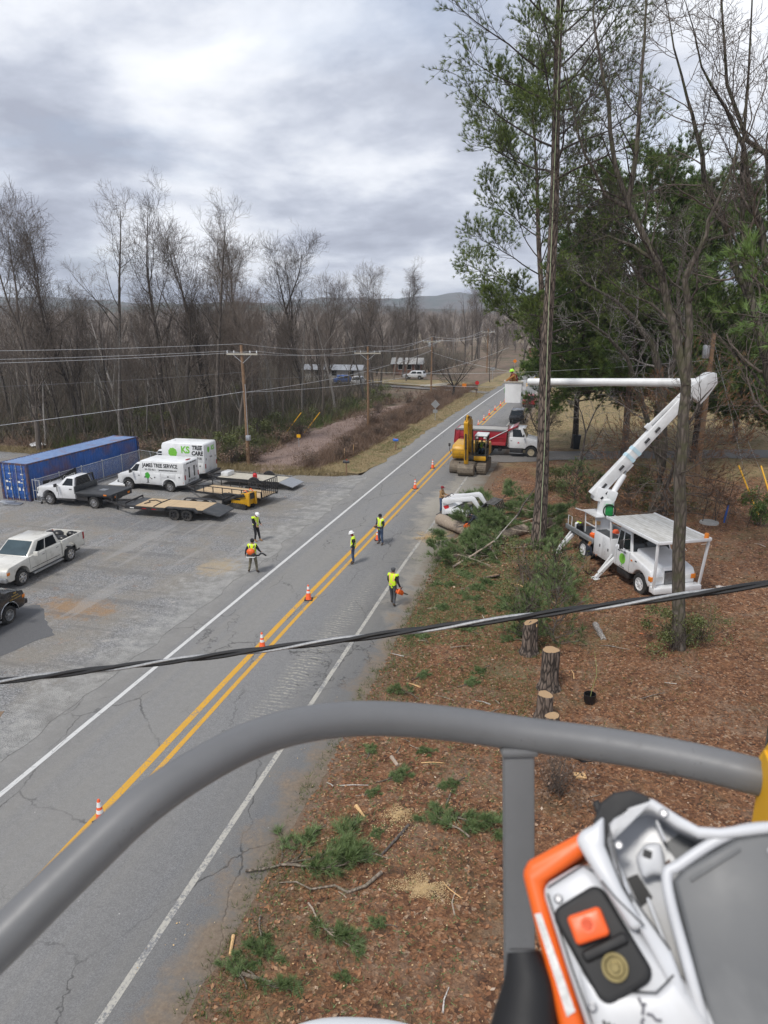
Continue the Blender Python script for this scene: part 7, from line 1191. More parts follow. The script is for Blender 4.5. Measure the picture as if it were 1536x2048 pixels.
def log(label, a, c, r0, r1, name='felled_log', mat='bark_log', seed=0, n=18):
    a = Vector(a); c = Vector(c); e = thing(name, label, 'log', a); m = MB(); k = 8; P = [(c - a) * (i / k) + Vector((0, 0, .03 * math.sin(i * 2.1 + seed))) for i in range(k + 1)]; m.tube(P, [(r0 + (r1 - r0) * i / k) * (1 + .05 * math.sin(i * 1.7 + seed)) for i in range(k + 1)], n, True); m.build('bark', mat, e, True); d = (c - a).normalized()
    for p, r, s in ((P[0], r0, -1), (P[-1], r1, 1)): q = MB(); zz = d.to_track_quat('Z', 'Y').to_matrix().to_4x4(); q.lathe([(r * .93, 0), (.01, .004)] if s > 0 else [(.01, -.004), (r * .93, 0)], n, Matrix.Translation(p + d * s * .006) @ zz); q.build('cut_face', 'ring_wood', e)
log('big mossy felled log lying toward the road by the saw worker', (-8.0, 42.2, .40), (-4.6, 38.9, .38), .36, .33); log('grey felled log running right behind the tall pine', (-4.3, 39.4, .33), (-.9, 44.2, .36), .33, .26, seed=2); log('short pale log chunk on the leaf litter right of the stumps', (1.28, 29.1, .16), (1.6, 27.7, .14), .12, .11, 'log_chunk', 'bark_white'); log('pale log on the ground right of the bucket truck', (6.9, 34.9, .15), (8.3, 35.4, .15), .12, .1, 'log_chunk', 'bark_white')
log('big log far behind at the foot of the twin stemmed tree', (3.5, 43.8, .25), (5.8, 44.8, .3), .22, .2, 'felled_log', 'bark_grey')
def disc(label, x, y, r, tilt, seed):
    e = thing('wood_slice', label, 'wood slice', (x, y, yz(x, y) + .06)); e.rotation_euler = (tilt, .1, seed); m = MB(); m.lathe([(r, -.06), (r, .0), (.01, .0)], 18); m.build('bark', 'bark_pine', e, True); m = MB(); m.lathe([(r * .93, .003), (.01, .005)], 18); m.build('cut_face', 'ring_wood', e)
disc('large pale wood slice in front of the brush pile', -3.7, 33.9, .42, -.35, 1); disc('wood slice lying under the tall pine', -1.9, 34.6, .22, -.2, 2); disc('wood slice right of the tall pine shrub', -1.5, 36.8, .2, -.3, 3); disc('pale wood slice at the sawn end of the grey log', -4.2, 38.6, .3, -1.0, 4)
# boughs: three kinds, copied as individuals
def bough_proto(seed, L, dens, nl, nw, mat='fresh_needles'):
    s = Skel(seed); P = []; A = []; br = s.line((0, 0, .06), (1, 0, .06), L, .035, .012, 0, 7, .12, .0)
    for q in s.spawn(br, dens, .25, 1.0, R(45), L * .38, .5, 1, 4, .15, .02, .4, .008):
        for w in s.spawn(q, 5, .25, 1, R(40), L * .14, .6, 2, 2, .2, .05, .7, .006):
            for t in (1, .5): p, d, _ = s.at(w, t * .999); P.append(p); A.append(d)
        for t in (1, .7, .45): p, d, _ = s.at(q, t * .999); P.append(p); A.append(d)
    P = np.array([tuple(p) for p in P]); A = np.array([tuple(a) for a in A]); P[:, 2] = np.abs(P[:, 2]) * .55 + .03; bb = [([Vector((q.x, q.y, abs(q.z) * .55 + .03)) for q in pts_], rr, l) for pts_, rr, l in s.b]
    V, F, v = needles(np.random.RandomState(seed), P, A, 26, nl, nw, .8, .25); V[:, 2] = np.maximum(V[:, 2], .0); return mesh_only('branch', tubes_np(bb, lambda l: (7, 4, 3)[l]), 'bark_log'), mesh_only('needles', (V, F), mat, {'v': v})
BP = [bough_proto(11, 2.2, 11, .26, .013), bough_proto(12, 1.6, 9, .24, .012), bough_proto(13, 2.8, 13, .28, .014)]
def bough(k, x, y, rz, s_, label, group=None, z=None, tilt=0):
    e = thing('pine_bough', label, 'branch', (x, y, yz(x, y) + .02 if z is None else z), rz, group); e.scale = (s_, s_, s_); e.rotation_euler = (0, tilt, rz)
    for nm_, me in zip(('branch', 'needles'), BP[k]): link(bpy.data.objects.new(nm_, me), e)
bough(2, -6.9, 12.6, .25, .95, 'long pine bough lying across the cleared ground before the railing post'); bough(0, -6.2, 13.0, .1, .95, 'bushy end of the long bough left of the post'); bough(0, -5.1, 12.1, -.8, .7, 'dark green pine bough below the long bough'); bough(1, -2.9, 15.7, -.3, 1.0, 'pine bough beside the railing post'); bough(1, -1.9, 15.0, 2.4, .8, 'second pine bough tucked behind the railing post'); bough(1, -6.0, 11.5, -1.3, .7, 'pine sprig near the bottom left of the yard'); bough(1, -5.5, 9.8, 2.2, .5, 'pine sprig at the very bottom by the road edge'); bough(0, -5.7, 10.2, -.4, .5, 'flattened pine sprig near the bottom edge'); bough(1, -4.8, 16.6, .5, .6, 'small pine sprig above the pale sawdust'); bough(1, -3.5, 22.5, .6, .5, 'green sprig left of the stumps'); bough(1, -5.2, 25.6, 2, .6, 'green sprig by the road edge above the railing'); bough(0, -4.6, 21.3, 2.6, .5, 'green sprig just above the bend of the railing')
for i in range(74):
    t = rng.random(); x = rng.uniform(-7.2, -2.0); y = rng.uniform(34.2, 44.5) if t < .8 else rng.uniform(44, 47.5)
    if (y < 36 and x > -4.5) or (-6.7 < x < -3.9 and 36.8 < y < 41.2) or (y > 40 and x < -6.2) or (-8 < x < -6 and y > 41): continue
    bough(rng.choice((0, 2, 2)), x, y, rng.uniform(0, 6.28), rng.uniform(.7, 1.15), 'cut pine bough heaped round the felled logs', 'cut pine boughs in the brush pile', z=yz(x, y) + rng.uniform(.03, .2 if y < 38.5 else .75), tilt=rng.gauss(0, .25))
for x, y, s_ in ((-5.6, 14.6, .4), (-4.4, 14.2, .35), (-5.2, 15.9, .4), (-3.2, 16.6, .35), (-5.4, 17.6, .4), (-2.4, 17.4, .4), (-4.3, 18.6, .45), (-5.7, 19.4, .4), (-3.0, 12.0, .35), (-4.0, 10.9, .35), (-5.2, 22.6, .45), (-2.6, 24.4, .5)): bough(1, x, y, x * 3 + y, s_, 'tiny pine sprig on the near cleared ground', 'tiny sprigs on the near cleared ground')
for i in range(34): x = rng.uniform(-6.2, -1.0); y = rng.uniform(26, 36); bough(1, x, y, rng.uniform(0, 6.28), rng.uniform(.35, .6), 'small pine sprig scattered below the brush pile', 'small sprigs below the brush pile')
for i, (x, y, h, s_, lb) in enumerate([(-.35, 27.0, 2.4, 1.25, 'soft young pine beside the tallest stump'), (-1.5, 27.0, 1.5, .9, 'small young pine left of the tallest stump'), (-.6, 31.6, 2.2, 1.1, 'young pine sprouting before the tall pine'), (.1, 50.0, 2.1, 1.2, 'young pine right of the tall pine near the leaf pile'), (1.3, 50.6, 1.4, 1.0, 'smaller young pine right of it')]): pine('young_pine', lb, (x, y, yz(x, y)), h, .04, .08, s_, 26, 200 + i, 'fresh_needles', tuft=16, nl=.2, nw=.012, dens=.7, sub=4, bark_='bark_grey', low_r=.8)
def stick(label, pts_, r0, r1, mat='bark_log', group=None, cut=True, name='branch'):
    m = MB(); P = [Vector((p[0], p[1], yz(p[0], p[1]) + p[2])) for p in pts_]; n = len(P); m.tube(P, [r0 + (r1 - r0) * i / (n - 1) for i in range(n)], 7); o = m.build(name, mat, None, True); return tag(o, label, 'branch', group)
stick('long crooked branch in front of the long pine bough', [(-3.75, 13.4, .06), (-4.0, 12.9, .08), (-4.35, 12.65, .05), (-4.7, 12.75, .06), (-5.2, 12.5, .05), (-5.6, 12.6, .08), (-6.0, 12.5, .05)], .045, .012, 'bark_log'); stick('dark broken branch pointing up toward the sawdust', [(-3.5, 15.1, .05), (-3.7, 14.5, .06), (-3.9, 13.9, .05)], .04, .03, 'bark_grey'); stick('split pale wedge of wood near the pine sprigs', [(-5.05, 15.5, .05), (-4.7, 15.15, .04)], .06, .02, 'cut_wood'); stick('pale split stake at the bottom left of the yard', [(-6.35, 10.9, .04), (-6.2, 10.45, .04)], .04, .03, 'cut_wood'); stick('cut stick near the bottom edge by the sprigs', [(-5.75, 10.1, .05), (-5.1, 10.05, .05)], .04, .035, 'bark_log'); stick('pale wood wedge at the lower middle of the yard', [(-3.05, 9.7, .05), (-2.65, 9.35, .03)], .06, .015, 'cut_wood'); stick('brown log piece at the road edge above the railing', [(-4.7, 17.9, .05), (-4.4, 17.5, .05)], .06, .05, 'bark_log')
stick('long bare limb sticking out of the brush pile', [(-5.8, 34.6, .1), (-4.9, 35.6, .5), (-4.0, 36.9, .9)], .06, .04, 'bark_log'); stick('forked dead branch rising behind the sawn log', [(-4.3, 37.2, .3), (-3.7, 38.2, 1.0), (-3.0, 39.3, 1.7)], .05, .015, 'bark_white'); stick('curved limb lying in front of the brush pile', [(-6.6, 35.4, .25), (-5.8, 35.6, .45), (-4.9, 35.2, .4), (-3.9, 34.9, .2)], .05, .03, 'bark_log'); stick('dark broken limb standing in the brush beside the tall pine', [(-3.4, 41.5, .6), (-2.9, 42.2, 1.6), (-2.3, 42.9, 2.5)], .07, .03, 'bark_grey')
for i in range(34):
    x = rng.uniform(-6.0, 1.5); y = rng.uniform(9, 33); a = rng.uniform(0, PI); l = rng.uniform(.25, .9); k = rng.random(); stick('broken stick lying on the cleared ground', [(x, y, .03), (x + l * .5 * math.cos(a) + rng.gauss(0, .03), y + l * .5 * math.sin(a), .05), (x + l * math.cos(a), y + l * math.sin(a) + rng.gauss(0, .05), .03)], rng.uniform(.012, .035), .01, 'bark_log' if k < .55 else ('bark_white' if k < .8 else 'cut_wood'), 'sticks scattered on the cleared ground', name='stick')
for i in range(26):
    x = rng.uniform(1, 11); y = rng.uniform(14, 44); a = rng.uniform(0, PI); l = rng.uniform(.3, 1.1); stick('fallen twig on the leaf litter right of the stumps', [(x, y, .03), (x + l * .5 * math.cos(a), y + l * .5 * math.sin(a) + rng.gauss(0, .06), .06), (x + l * math.cos(a), y + l * math.sin(a), .03)], rng.uniform(.01, .025), .008, 'bark_white' if i % 3 else 'bark_log', 'twigs on the leaf litter', name='stick')
simple('shrub_stem', (.22, .24, .08), .8); simple('rope_green', (.42, .50, .30), .8)
e = thing('felt_pot', 'black plant pot with a thin tendril right of the stumps', 'pot', (1.03, 22.7, yz(1, 22.7)), .4); m = MB(); m.lathe([(.16, 0), (.19, .1), (.21, .36), (.19, .36), (.17, .05), (.01, .05)], 14); m.build('pot', 'bag_black', e, True); m = MB(); m.tube([(0, 0, .05), (.08, .05, .5), (.3, .25, .9), (.42, .6, 1.1), (.45, .9, 1.5)], [.012, .01, .009, .008, .005], 5); m.build('tendril', 'shrub_stem', e, True); m = MB(); m.tube([(-.2, 0, .36), (-.22, -.03, .25), (-.2, -.05, .18)], .015, 5); m.build('handle', 'bag_black', e, True)
m = MB(); r2 = random.Random(5); n = 12; m.loft([[Vector((.34 * math.cos(2 * PI * i / n) * r2.uniform(.8, 1.2), .22 * math.sin(2 * PI * i / n) * r2.uniform(.8, 1.2), z)) * 1 for i in range(n)] for z in (0, .1)] + [[Vector((.2 * math.cos(2 * PI * i / n) * r2.uniform(.6, 1.3), .13 * math.sin(2 * PI * i / n), .2)) for i in range(n)]]); o = m.build('plastic_bag', 'bag_black', None, True, loc=(.84, 19.4, yz(.8, 19.4))); tag(o, 'crumpled black plastic bag beside the railing', 'bag')
m = MB(); m.box(-.17, .17, -.1, .1, 0, .05); o = m.build('wood_block', 'cut_wood', None, loc=(.75, 18.4, yz(.7, 18.4) + .04)); o.rotation_euler = (.1, .1, .3); tag(o, 'pale sawn wood block right of the railing post', 'wood block')
for x, y, s_, lb in ((.1, 17.5, .75, 'tangle of dry grey twigs around the foot of the railing post'),): put_shrub('brown', x, y, s_, lb)
e = thing('climbing_rope', 'pale green climbing rope hanging down the tall pine trunk', 'rope', (-1.8, 38.45, 0)); m = MB(); m.tube([(.18, .02, .1), (.12, .03, 6), (-.1, .03, 13), (-.22, .06, 19), (-.35, .12, 25), (-.5, .15, 30)], .016, 6); m.build('rope', 'rope_green', e, True)
simple('paint_fade', (.55, .16, .06), .9, 0, .3, 20)
for i, (x, y) in enumerate([(3.35, 29.3), (3.75, 29.6), (3.1, 28.7)]): sheet('paint_mark', [(x - .1, y - .06), (x + .1, y - .05), (x + .07, y + .08), (x - .08, y + .06)], yz(x, y) + .05, 'paint_fade', jag=.06, step=.05, seed=3 + i)
# ================================================================== PEOPLE
def person(label, loc, rz, pose=None, jacket='cloth_black', pants='cloth_denim', boots='boot', hat=None, vest=None, hair='hair', glove='skin', scale=1.0, z=0, hood=None, name='person'):
    J = dict(pel=(0, 0, .96), spi=(0, 0, 1.14), che=(.01, 0, 1.34), nec=(0, 0, 1.50), hd0=(.03, 0, 1.60), hd1=(.03, 0, 1.74))
    for s, k in ((1, 'l'), (-1, 'r')): J.update({'sh' + k: (0, .18 * s, 1.44), 'el' + k: (-.03, .25 * s, 1.17), 'wr' + k: (.05, .27 * s, .93), 'ha' + k: (.08, .27 * s, .86), 'hi' + k: (0, .095 * s, .90), 'kn' + k: (.02, .11 * s, .50), 'an' + k: (-.02, .12 * s, .10), 'to' + k: (.15, .135 * s, .045)})
    if pose: J.update(pose)
    J = {k: Vector(p) for k, p in J.items()}; names = list(J); ix = {k: i for i, k in enumerate(names)}
    rad = dict(pel=.155, spi=.145, che=.165, nec=.062, hd0=.085, hd1=.085); 
    for k in 'lr': rad.update({'sh' + k: .082, 'el' + k: .056, 'wr' + k: .040, 'ha' + k: .044, 'hi' + k: .105, 'kn' + k: .074, 'an' + k: .052, 'to' + k: .042})
    E_ = [('pel', 'spi'), ('spi', 'che'), ('che', 'nec'), ('nec', 'hd0'), ('hd0', 'hd1')]
    for k in 'lr': E_ += [('che', 'sh' + k), ('sh' + k, 'el' + k), ('el' + k, 'wr' + k), ('wr' + k, 'ha' + k), ('pel', 'hi' + k), ('hi' + k, 'kn' + k), ('kn' + k, 'an' + k), ('an' + k, 'to' + k)]
    me = bpy.data.meshes.new('sk'); me.from_pydata([J[k] for k in names], [(ix[a], ix[c]) for a, c in E_], []); ob = bpy.data.objects.new('sk', me); COL.objects.link(ob)
    md = ob.modifiers.new('s', 'SKIN'); md.use_smooth_shade = True; sv = me.skin_vertices[0].data
    for k in names: r = rad[k]; sv[ix[k]].radius = (r * (1.12 if k in ('che', 'pel', 'spi') else 1), r); sv[ix[k]].use_root = (k == 'pel')
    ob.modifiers.new('u', 'SUBSURF').levels = 2; dg = bpy.context.evaluated_depsgraph_get(); m = bpy.data.meshes.new_from_object(ob.evaluated_get(dg)); bpy.data.objects.remove(ob); bpy.data.meshes.remove(me)
    bm = bmesh.new(); bm.from_mesh(m)
    seg = [(a, c, J[a], J[c]) for a, c in E_]
    def near(p):
        best = None
        for a, c, A, B in seg:
            d = B - A; t = max(0, min(1, (p - A).dot(d) / max(1e-9, d.length_squared))); q = (p - (A + d * t)).length - .6 * (rad[a] * (1 - t) + rad[c] * t)
            if best is None or q < best[0]: best = (q, a, c, t)
        return best
    tor = []
    for f in bm.faces:
        c = f.calc_center_median(); _, a, b_, t = near(c); f.smooth = True
        if b_ in ('hd0', 'hd1'): f.material_index = 0 if not hood else 0
        elif a == 'che' and b_ == 'nec': f.material_index = 1
        elif b_[:2] in ('ha',): f.material_index = 5
        elif b_[:2] in ('kn', 'an'): f.material_index = 2 if not (b_[:2] == 'an' and t > .82) else 3
        elif b_[:2] == 'to': f.material_index = 3
        elif b_[:2] == 'hi' or (a == 'pel' and b_ == 'spi' and t < .12): f.material_index = 2
        else: f.material_index = 1
        if (a, b_) in (('pel', 'spi'), ('spi', 'che')) or (a == 'che' and b_ in ('nec', 'shl', 'shr')) or (b_[:2] in ('el',) and t < .12): tor.append(f)
    # hair / hood cap colour on the back and top of the head
    h0, h1 = J['hd0'], J['hd1']; hup = (h1 - h0).normalized(); fw = Vector((1, 0, 0)); fw = (fw - hup * fw.dot(hup)).normalized(); sd_ = hup.cross(fw)
    for f in bm.faces:
        if f.material_index == 0:
            c = f.calc_center_median() - h0
            if c.dot(hup) > .11 or (c.dot(fw) < .015 and c.dot(hup) > -.02) or (hood and abs(c.dot(sd_)) > .055): f.material_index = 4
    m2 = bpy.data.meshes.new('body'); 
    # face: nose, ears, eyes; hands: palm carries five bent fingers
    def blob(c, r, mi, sc=(1, 1, 1)):
        g = bmesh.ops.create_icosphere(bm, subdivisions=1, radius=r, matrix=Matrix.Translation(c) @ Matrix.Diagonal((*sc, 1)))
        for v_ in g['verts']:
            for f in v_.link_faces: f.material_index = mi; f.smooth = True
    blob(h0 + fw * .098 + hup * .03, .018, 0, (1.2, .7, 1.3)); blob(h0 + fw * .086 - hup * .02, .022, 6, (.5, 1.1, .35))
    for s in (1, -1): blob(h0 + sd_ * s * .088 + hup * .035, .024, 0 if not hood else 4, (.7, .45, 1.2)); blob(h0 + fw * .085 + sd_ * s * .034 + hup * .062, .010, 6)
    for k, s in (('l', 1), ('r', -1)):
        w_, h_ = J['wr' + k], J['ha' + k]; d = (h_ - w_).normalized(); si = d.cross(Vector((1, 0, 0))); si = si.normalized() if si.length > .1 else Vector((0, 1, 0)); nr = si.cross(d).normalized()
        for q, (o_, L_) in enumerate(((-.028, .062), (-.010, .075), (.010, .078), (.028, .070), (.042, .050))):
            b0 = h_ + si * o_ * (1 if q < 4 else 1.05) + d * (.02 if q < 4 else -.03); d1 = (d + nr * .25 + (si * .9 if q == 4 else Vector())).normalized(); p1 = b0 + d1 * L_ * .55; p2 = p1 + (d1 + nr * .7).normalized() * L_ * .5
            for A, B in ((b0, p1), (p1, p2)):
                zq = (B - A).to_track_quat('Z', 'Y').to_matrix().to_4x4(); g = bmesh.ops.create_cone(bm, cap_ends=True, segments=5, radius1=.0095, radius2=.008, depth=(B - A).length * 1.15, matrix=Matrix.Translation((A + B) / 2) @ zq)
                for v_ in g['verts']:
                    for f in v_.link_faces: f.material_index = 5; f.smooth = True
    vestm = None
    if vest:
        nv = bmesh.new(); mp = {}; bm.normal_update()
        for f in tor:
            vs = []
            for v_ in f.verts:
                if v_ not in mp: mp[v_] = nv.verts.new(v_.co + v_.normal * .016)
                vs.append(mp[v_])
            g = nv.faces.new(vs); g.smooth = True; c = f.calc_center_median(); up_ = (J['che'] - J['pel']).normalized(); hz = (c - J['pel']).dot(up_); lat = abs((c - J['pel']).y); g.material_index = 1 if (.09 < hz < .15) or (hz > .2 and .075 < lat < .115) else 0
        vestm = bpy.data.meshes.new('vest'); nv.to_mesh(vestm); nv.free(); vestm.materials.append(M_[vest[0]]); vestm.materials.append(M_[vest[1]])
    bm.to_mesh(m2); bm.free(); bpy.data.meshes.remove(m)
    for q in ('skin', jacket, pants, boots, hood or hair, glove, 'hair'): m2.materials.append(M_[q])
    e = thing(name, label, 'person', (loc[0], loc[1], z), rz); e.scale = (scale,) * 3; link(bpy.data.objects.new('body', m2), e)
    if vestm: link(bpy.data.objects.new('vest', vestm), e)
    if hat:
        kind, mt = hat; mm = MB(); zz = Matrix.Translation(h0 + hup * .085) @ Matrix(((fw.x, sd_.x, hup.x, 0), (fw.y, sd_.y, hup.y, 0), (fw.z, sd_.z, hup.z, 0), (0, 0, 0, 1)))
        if kind == 'hard': mm.lathe([(.140, -.01), (.142, .0), (.112, .012), (.108, .05), (.088, .10), (.05, .125), (.01, .13)], 16, zz @ Matrix.Diagonal((1.12, .95, 1, 1)))
        elif kind == 'cap': mm.lathe([(.100, -.02), (.100, .02), (.085, .065), (.04, .085), (.01, .086)], 14, zz); mm.add([zz @ Vector(p) for p in ((.07, -.07, -.01), (.19, -.05, -.02), (.19, .05, -.02), (.07, .07, -.01), (.07, -.07, .0), (.19, -.05, -.01), (.19, .05, -.01), (.07, .07, .0))], [(0, 1, 2, 3), (7, 6, 5, 4), (1, 5, 6, 2)])
        else: mm.lathe([(.102, -.05), (.104, .0), (.095, .05), (.06, .09), (.01, .10)], 14, zz)
        mm.build({'hard': 'hard_hat', 'cap': 'cap', 'beanie': 'beanie'}[kind], mt, e, True)
    return e, J
simple('cloth_tan', (.32, .19, .085), .9, 0, .2, 9); simple('vest_orange', (.80, .42, .20), .7, 0, .08, 12); simple('camo', (.17, .15, .10), .95, 0, .55, 16, (.06, .06, .045), .7)
LV = ('vest_lime', 'vest_trim')
person('worker in white hard hat and dark red hood looking down at the lot edge', (-17.7, 36.15), R(-15), dict(hd0=(.10, 0, 1.55), hd1=(.21, 0, 1.65), nec=(.05, 0, 1.47), elr=(.02, -.26, 1.18), wrr=(.22, -.2, 1.02), har=(.28, -.18, .98), ell=(.02, .26, 1.18), wrl=(.20, .2, 1.0), hal=(.26, .18, .96), knr=(.06, -.11, .5), anr=(.0, -.12, .1), tor=(.17, -.13, .045), anl=(.16, .13, .1), knl=(.1, .11, .5), tol=(.33, .14, .045)), 'cloth_black', 'cloth_black', 'boot_tan', ('hard', 'helmet_white'), ('vest_lime', 'vest_trim'), hood='cloth_red', scale=1.03)
_, J = person('worker seen from behind in lime vest with orange backpack blower', (-15.6, 31.35), R(100), dict(knl=(.05, .16, .5), anl=(-.02, .22, .1), tol=(.12, .30, .045), knr=(.03, -.15, .5), anr=(-.06, -.2, .1), tor=(.1, -.27, .045), ell=(-.02, .32, 1.18), wrl=(.04, .38, .95), hal=(.07, .39, .88), elr=(.05, -.32, 1.17), wrr=(.22, -.34, 1.05), har=(.28, -.34, 1.02)), 'cloth_navy', 'camo', 'boot', ('beanie', 'cloth_black'), LV, hair='cloth_black', scale=1.03)
e = thing('backpack_blower', 'orange and black backpack leaf blower on the back of the camouflage worker', 'leaf blower', (-15.6, 31.35, 0), R(100)); m = MB(); m.sphere((-.33, 0, 1.24), .19, 14, 8, (.75, 1.15, .95)); m.build('engine_cover', 'orange_pl', e, True); m = MB(); m.box(-.42, -.2, -.2, .2, 1.0, 1.1); m.sphere((-.34, -.12, 1.12), .12, 10, 6); m.build('fan_housing', 'black_metal', e, bevel=.02); m = MB(); m.tube([(-.3, -.18, 1.05), (-.1, -.34, .98), (.2, -.38, 1.0), (.55, -.4, .85), (.95, -.42, .62)], .045, 8); m.build('blower_tube', 'black_metal', e, True); m = MB()
for s in (1, -1): m.tube([(-.2, s * .1, 1.42), (.0, s * .13, 1.53), (.15, s * .13, 1.42), (.17, s * .14, 1.2)], .022, 6)
m.build('harness', 'black_metal', e, True); m = MB(); m.box(-.44, -.2, -.22, .22, .96, 1.0); m.build('frame_rail', 'reflective', e)
person('worker in white hard hat and jeans standing on the double yellow line', (-11.05, 33.95), R(195), dict(hd0=(.06, 0, 1.59), hd1=(.10, 0, 1.72), elr=(-.08, -.24, 1.18), wrr=(.0, -.25, .95), har=(.02, -.25, .88), ell=(-.05, .24, 1.17), wrl=(.04, .24, .94), hal=(.07, .24, .87)), 'cloth_black', 'cloth_denim', 'boot', ('hard', 'helmet_white'), LV, hood='cloth_red', scale=1.03)
person('worker in lime vest holding a black blower tube across his waist', (-10.55, 37.55), R(-120), dict(elr=(.0, -.28, 1.18), wrr=(.22, -.16, 1.12), har=(.29, -.12, 1.12), ell=(.02, .28, 1.16), wrl=(.2, .24, 1.06), hal=(.27, .22, 1.06), knl=(.06, .16, .5), anl=(.02, .2, .1), tol=(.19, .24, .045)), 'cloth_navy', 'cloth_denim', 'boot', ('beanie', 'cloth_black'), LV, scale=1.03)
e = thing('leaf_blower', 'black blower with white housing slung from the far worker', 'leaf blower', (-10.55, 37.55, 0), R(-120)); m = MB(); m.tube([(-.2, -.34, 1.0), (.2, -.28, 1.04), (.34, .1, 1.10), (.36, .55, 1.20)], [.06, .055, .05, .055], 8); m.build('blower_tube', 'black_metal', e, True); m = MB(); m.sphere((-.28, -.16, 1.25), .2, 12, 8, (.7, 1, 1.2)); m.build('engine_cover', 'helmet_white', e, True)
_, J = person('worker walking away in bright lime vest carrying an orange chainsaw', (-7.6, 29.1), R(78), dict(knl=(.10, .1, .52), anl=(.12, .1, .12), tol=(.27, .11, .06), knr=(.0, -.1, .5), anr=(-.14, -.11, .10), tor=(.02, -.12, .045), elr=(-.06, -.27, 1.17), wrr=(.02, -.34, .94), har=(.05, -.36, .87), ell=(.04, .24, 1.17), wrl=(.14, .22, .98), hal=(.18, .22, .92)), 'cloth_black', 'cloth_grey', 'boot', ('cap', 'cloth_grey'), ('vest_lime', 'vest_orange'), scale=1.04)
def chainsaw(label, loc, rz, z, tilt=0, roll=0):
    e = thing('chainsaw', label, 'chainsaw', (loc[0], loc[1], z), rz); e.rotation_euler = (roll, tilt, rz); m = MB(); m.prism([(-.2, -.12), (.16, -.12), (.2, .0), (.1, .1), (-.12, .12), (-.2, .05)], -.09, .09); m.build('engine_body', 'orange_pl', e, bevel=.02); m = MB(); m.prism([(.15, -.05), (.58, -.03), (.62, 0), (.58, .03), (.15, .05)], -.008, .008); m.build('guide_bar', 'steel', e); m = MB(); m.tube([(-.12, -.1, .1), (-.1, -.11, .22), (.05, 0, .25), (.1, .1, .2), (.08, .11, -.1)], .014, 6); m.tube([(-.2, 0, .08), (-.38, 0, .05), (-.42, 0, -.05), (-.2, 0, -.1)], .018, 6); m.build('handle', 'black_metal', e, True)
chainsaw('orange chainsaw carried low by the worker walking away', (-7.26, 29.08), R(60), .72, .5)
person('man in black hood and tan work trousers beside the bucket truck', (.92, 35.5), R(25), dict(hd0=(.05, 0, 1.59), hd1=(.08, 0, 1.73), elr=(.05, -.26, 1.17), wrr=(.26, -.18, 1.06), har=(.33, -.15, 1.05), ell=(.05, .26, 1.17), wrl=(.25, .18, 1.05), hal=(.32, .15, 1.04)), 'cloth_navy', 'cloth_khaki', 'boot', None, None, hair='cloth_brown', z=.06, scale=1.02)
person('man in black hoodie bending over the big log with a chainsaw', (-5.25, 40.0), R(178), dict(pel=(-.08, 0, .93), spi=(.06, 0, 1.06), che=(.24, 0, 1.19), nec=(.38, 0, 1.28), hd0=(.47, 0, 1.29), hd1=(.60, 0, 1.33), shl=(.28, .18, 1.22), shr=(.28, -.18, 1.22), ell=(.40, .24, .98), elr=(.42, -.22, .98), wrl=(.55, .14, .82), hal=(.60, .12, .78), wrr=(.60, -.08, .82), har=(.66, -.06, .79), hil=(-.08, .1, .88), hir=(-.08, -.1, .88), knl=(.04, .14, .48), knr=(-.02, -.14, .48), anl=(-.06, .18, .1), anr=(-.14, -.18, .1), tol=(.11, .2, .045), tor=(.03, -.2, .045)), 'cloth_navy', 'cloth_grey', 'boot', None, None, hood='cloth_navy', glove='cloth_black', z=.08, scale=1.05)
chainsaw('orange chainsaw cutting into the big felled log', (-5.95, 40.0), R(185), .80, .25)
person('climber in lime helmet and brown coat standing in the raised bucket', (BK.x - .02, BK.y), R(195), dict(elr=(.18, -.24, 1.26), wrr=(.40, -.16, 1.12), har=(.46, -.14, 1.10), ell=(.24, .26, 1.28), wrl=(.44, .22, 1.12), hal=(.50, .2, 1.10), nec=(.05, 0, 1.50), hd0=(.10, 0, 1.59), hd1=(.12, 0, 1.73)), 'cloth_brown', 'cloth_navy', 'boot', ('hard', 'helmet_lime'), None, z=BK.z - .69, scale=1.03)
e = thing('safety_harness', 'dark safety harness worn by the climber in the bucket', 'harness', (BK.x - .02, BK.y, BK.z - .69), R(195)); m = MB()
for s in (1, -1): m.tube([(-.21, s * .07, 1.05), (-.215, s * .1, 1.3), (-.14, s * .13, 1.50), (.0, s * .13, 1.585), (.13, s * .13, 1.5), (.21, s * .11, 1.28), (.19, s * .1, 1.06)], .024, 6)
m.tube([(.2 * math.cos(k * PI / 8), .225 * math.sin(k * PI / 8), 1.07) for k in range(17)], .035, 6); m.build('webbing', 'cloth_red', e, True); m = MB(); m.box(-.26, -.18, -.08, .08, 1.0, 1.14); m.sphere((-.1, .24, 1.0), .07, 8, 5); m.build('gear', 'black_metal', e)
person('man in brown coat and red cap riding the white compact loader', (-8.1, 43.25), R(-12), dict(elr=(.06, -.25, 1.22), wrr=(.30, -.2, 1.18), har=(.37, -.18, 1.18), ell=(.06, .25, 1.22), wrl=(.30, .2, 1.18), hal=(.37, .18, 1.18)), 'cloth_tan', 'cloth_denim', 'boot', ('cap', 'cloth_red'), None, z=.52, scale=1.0)
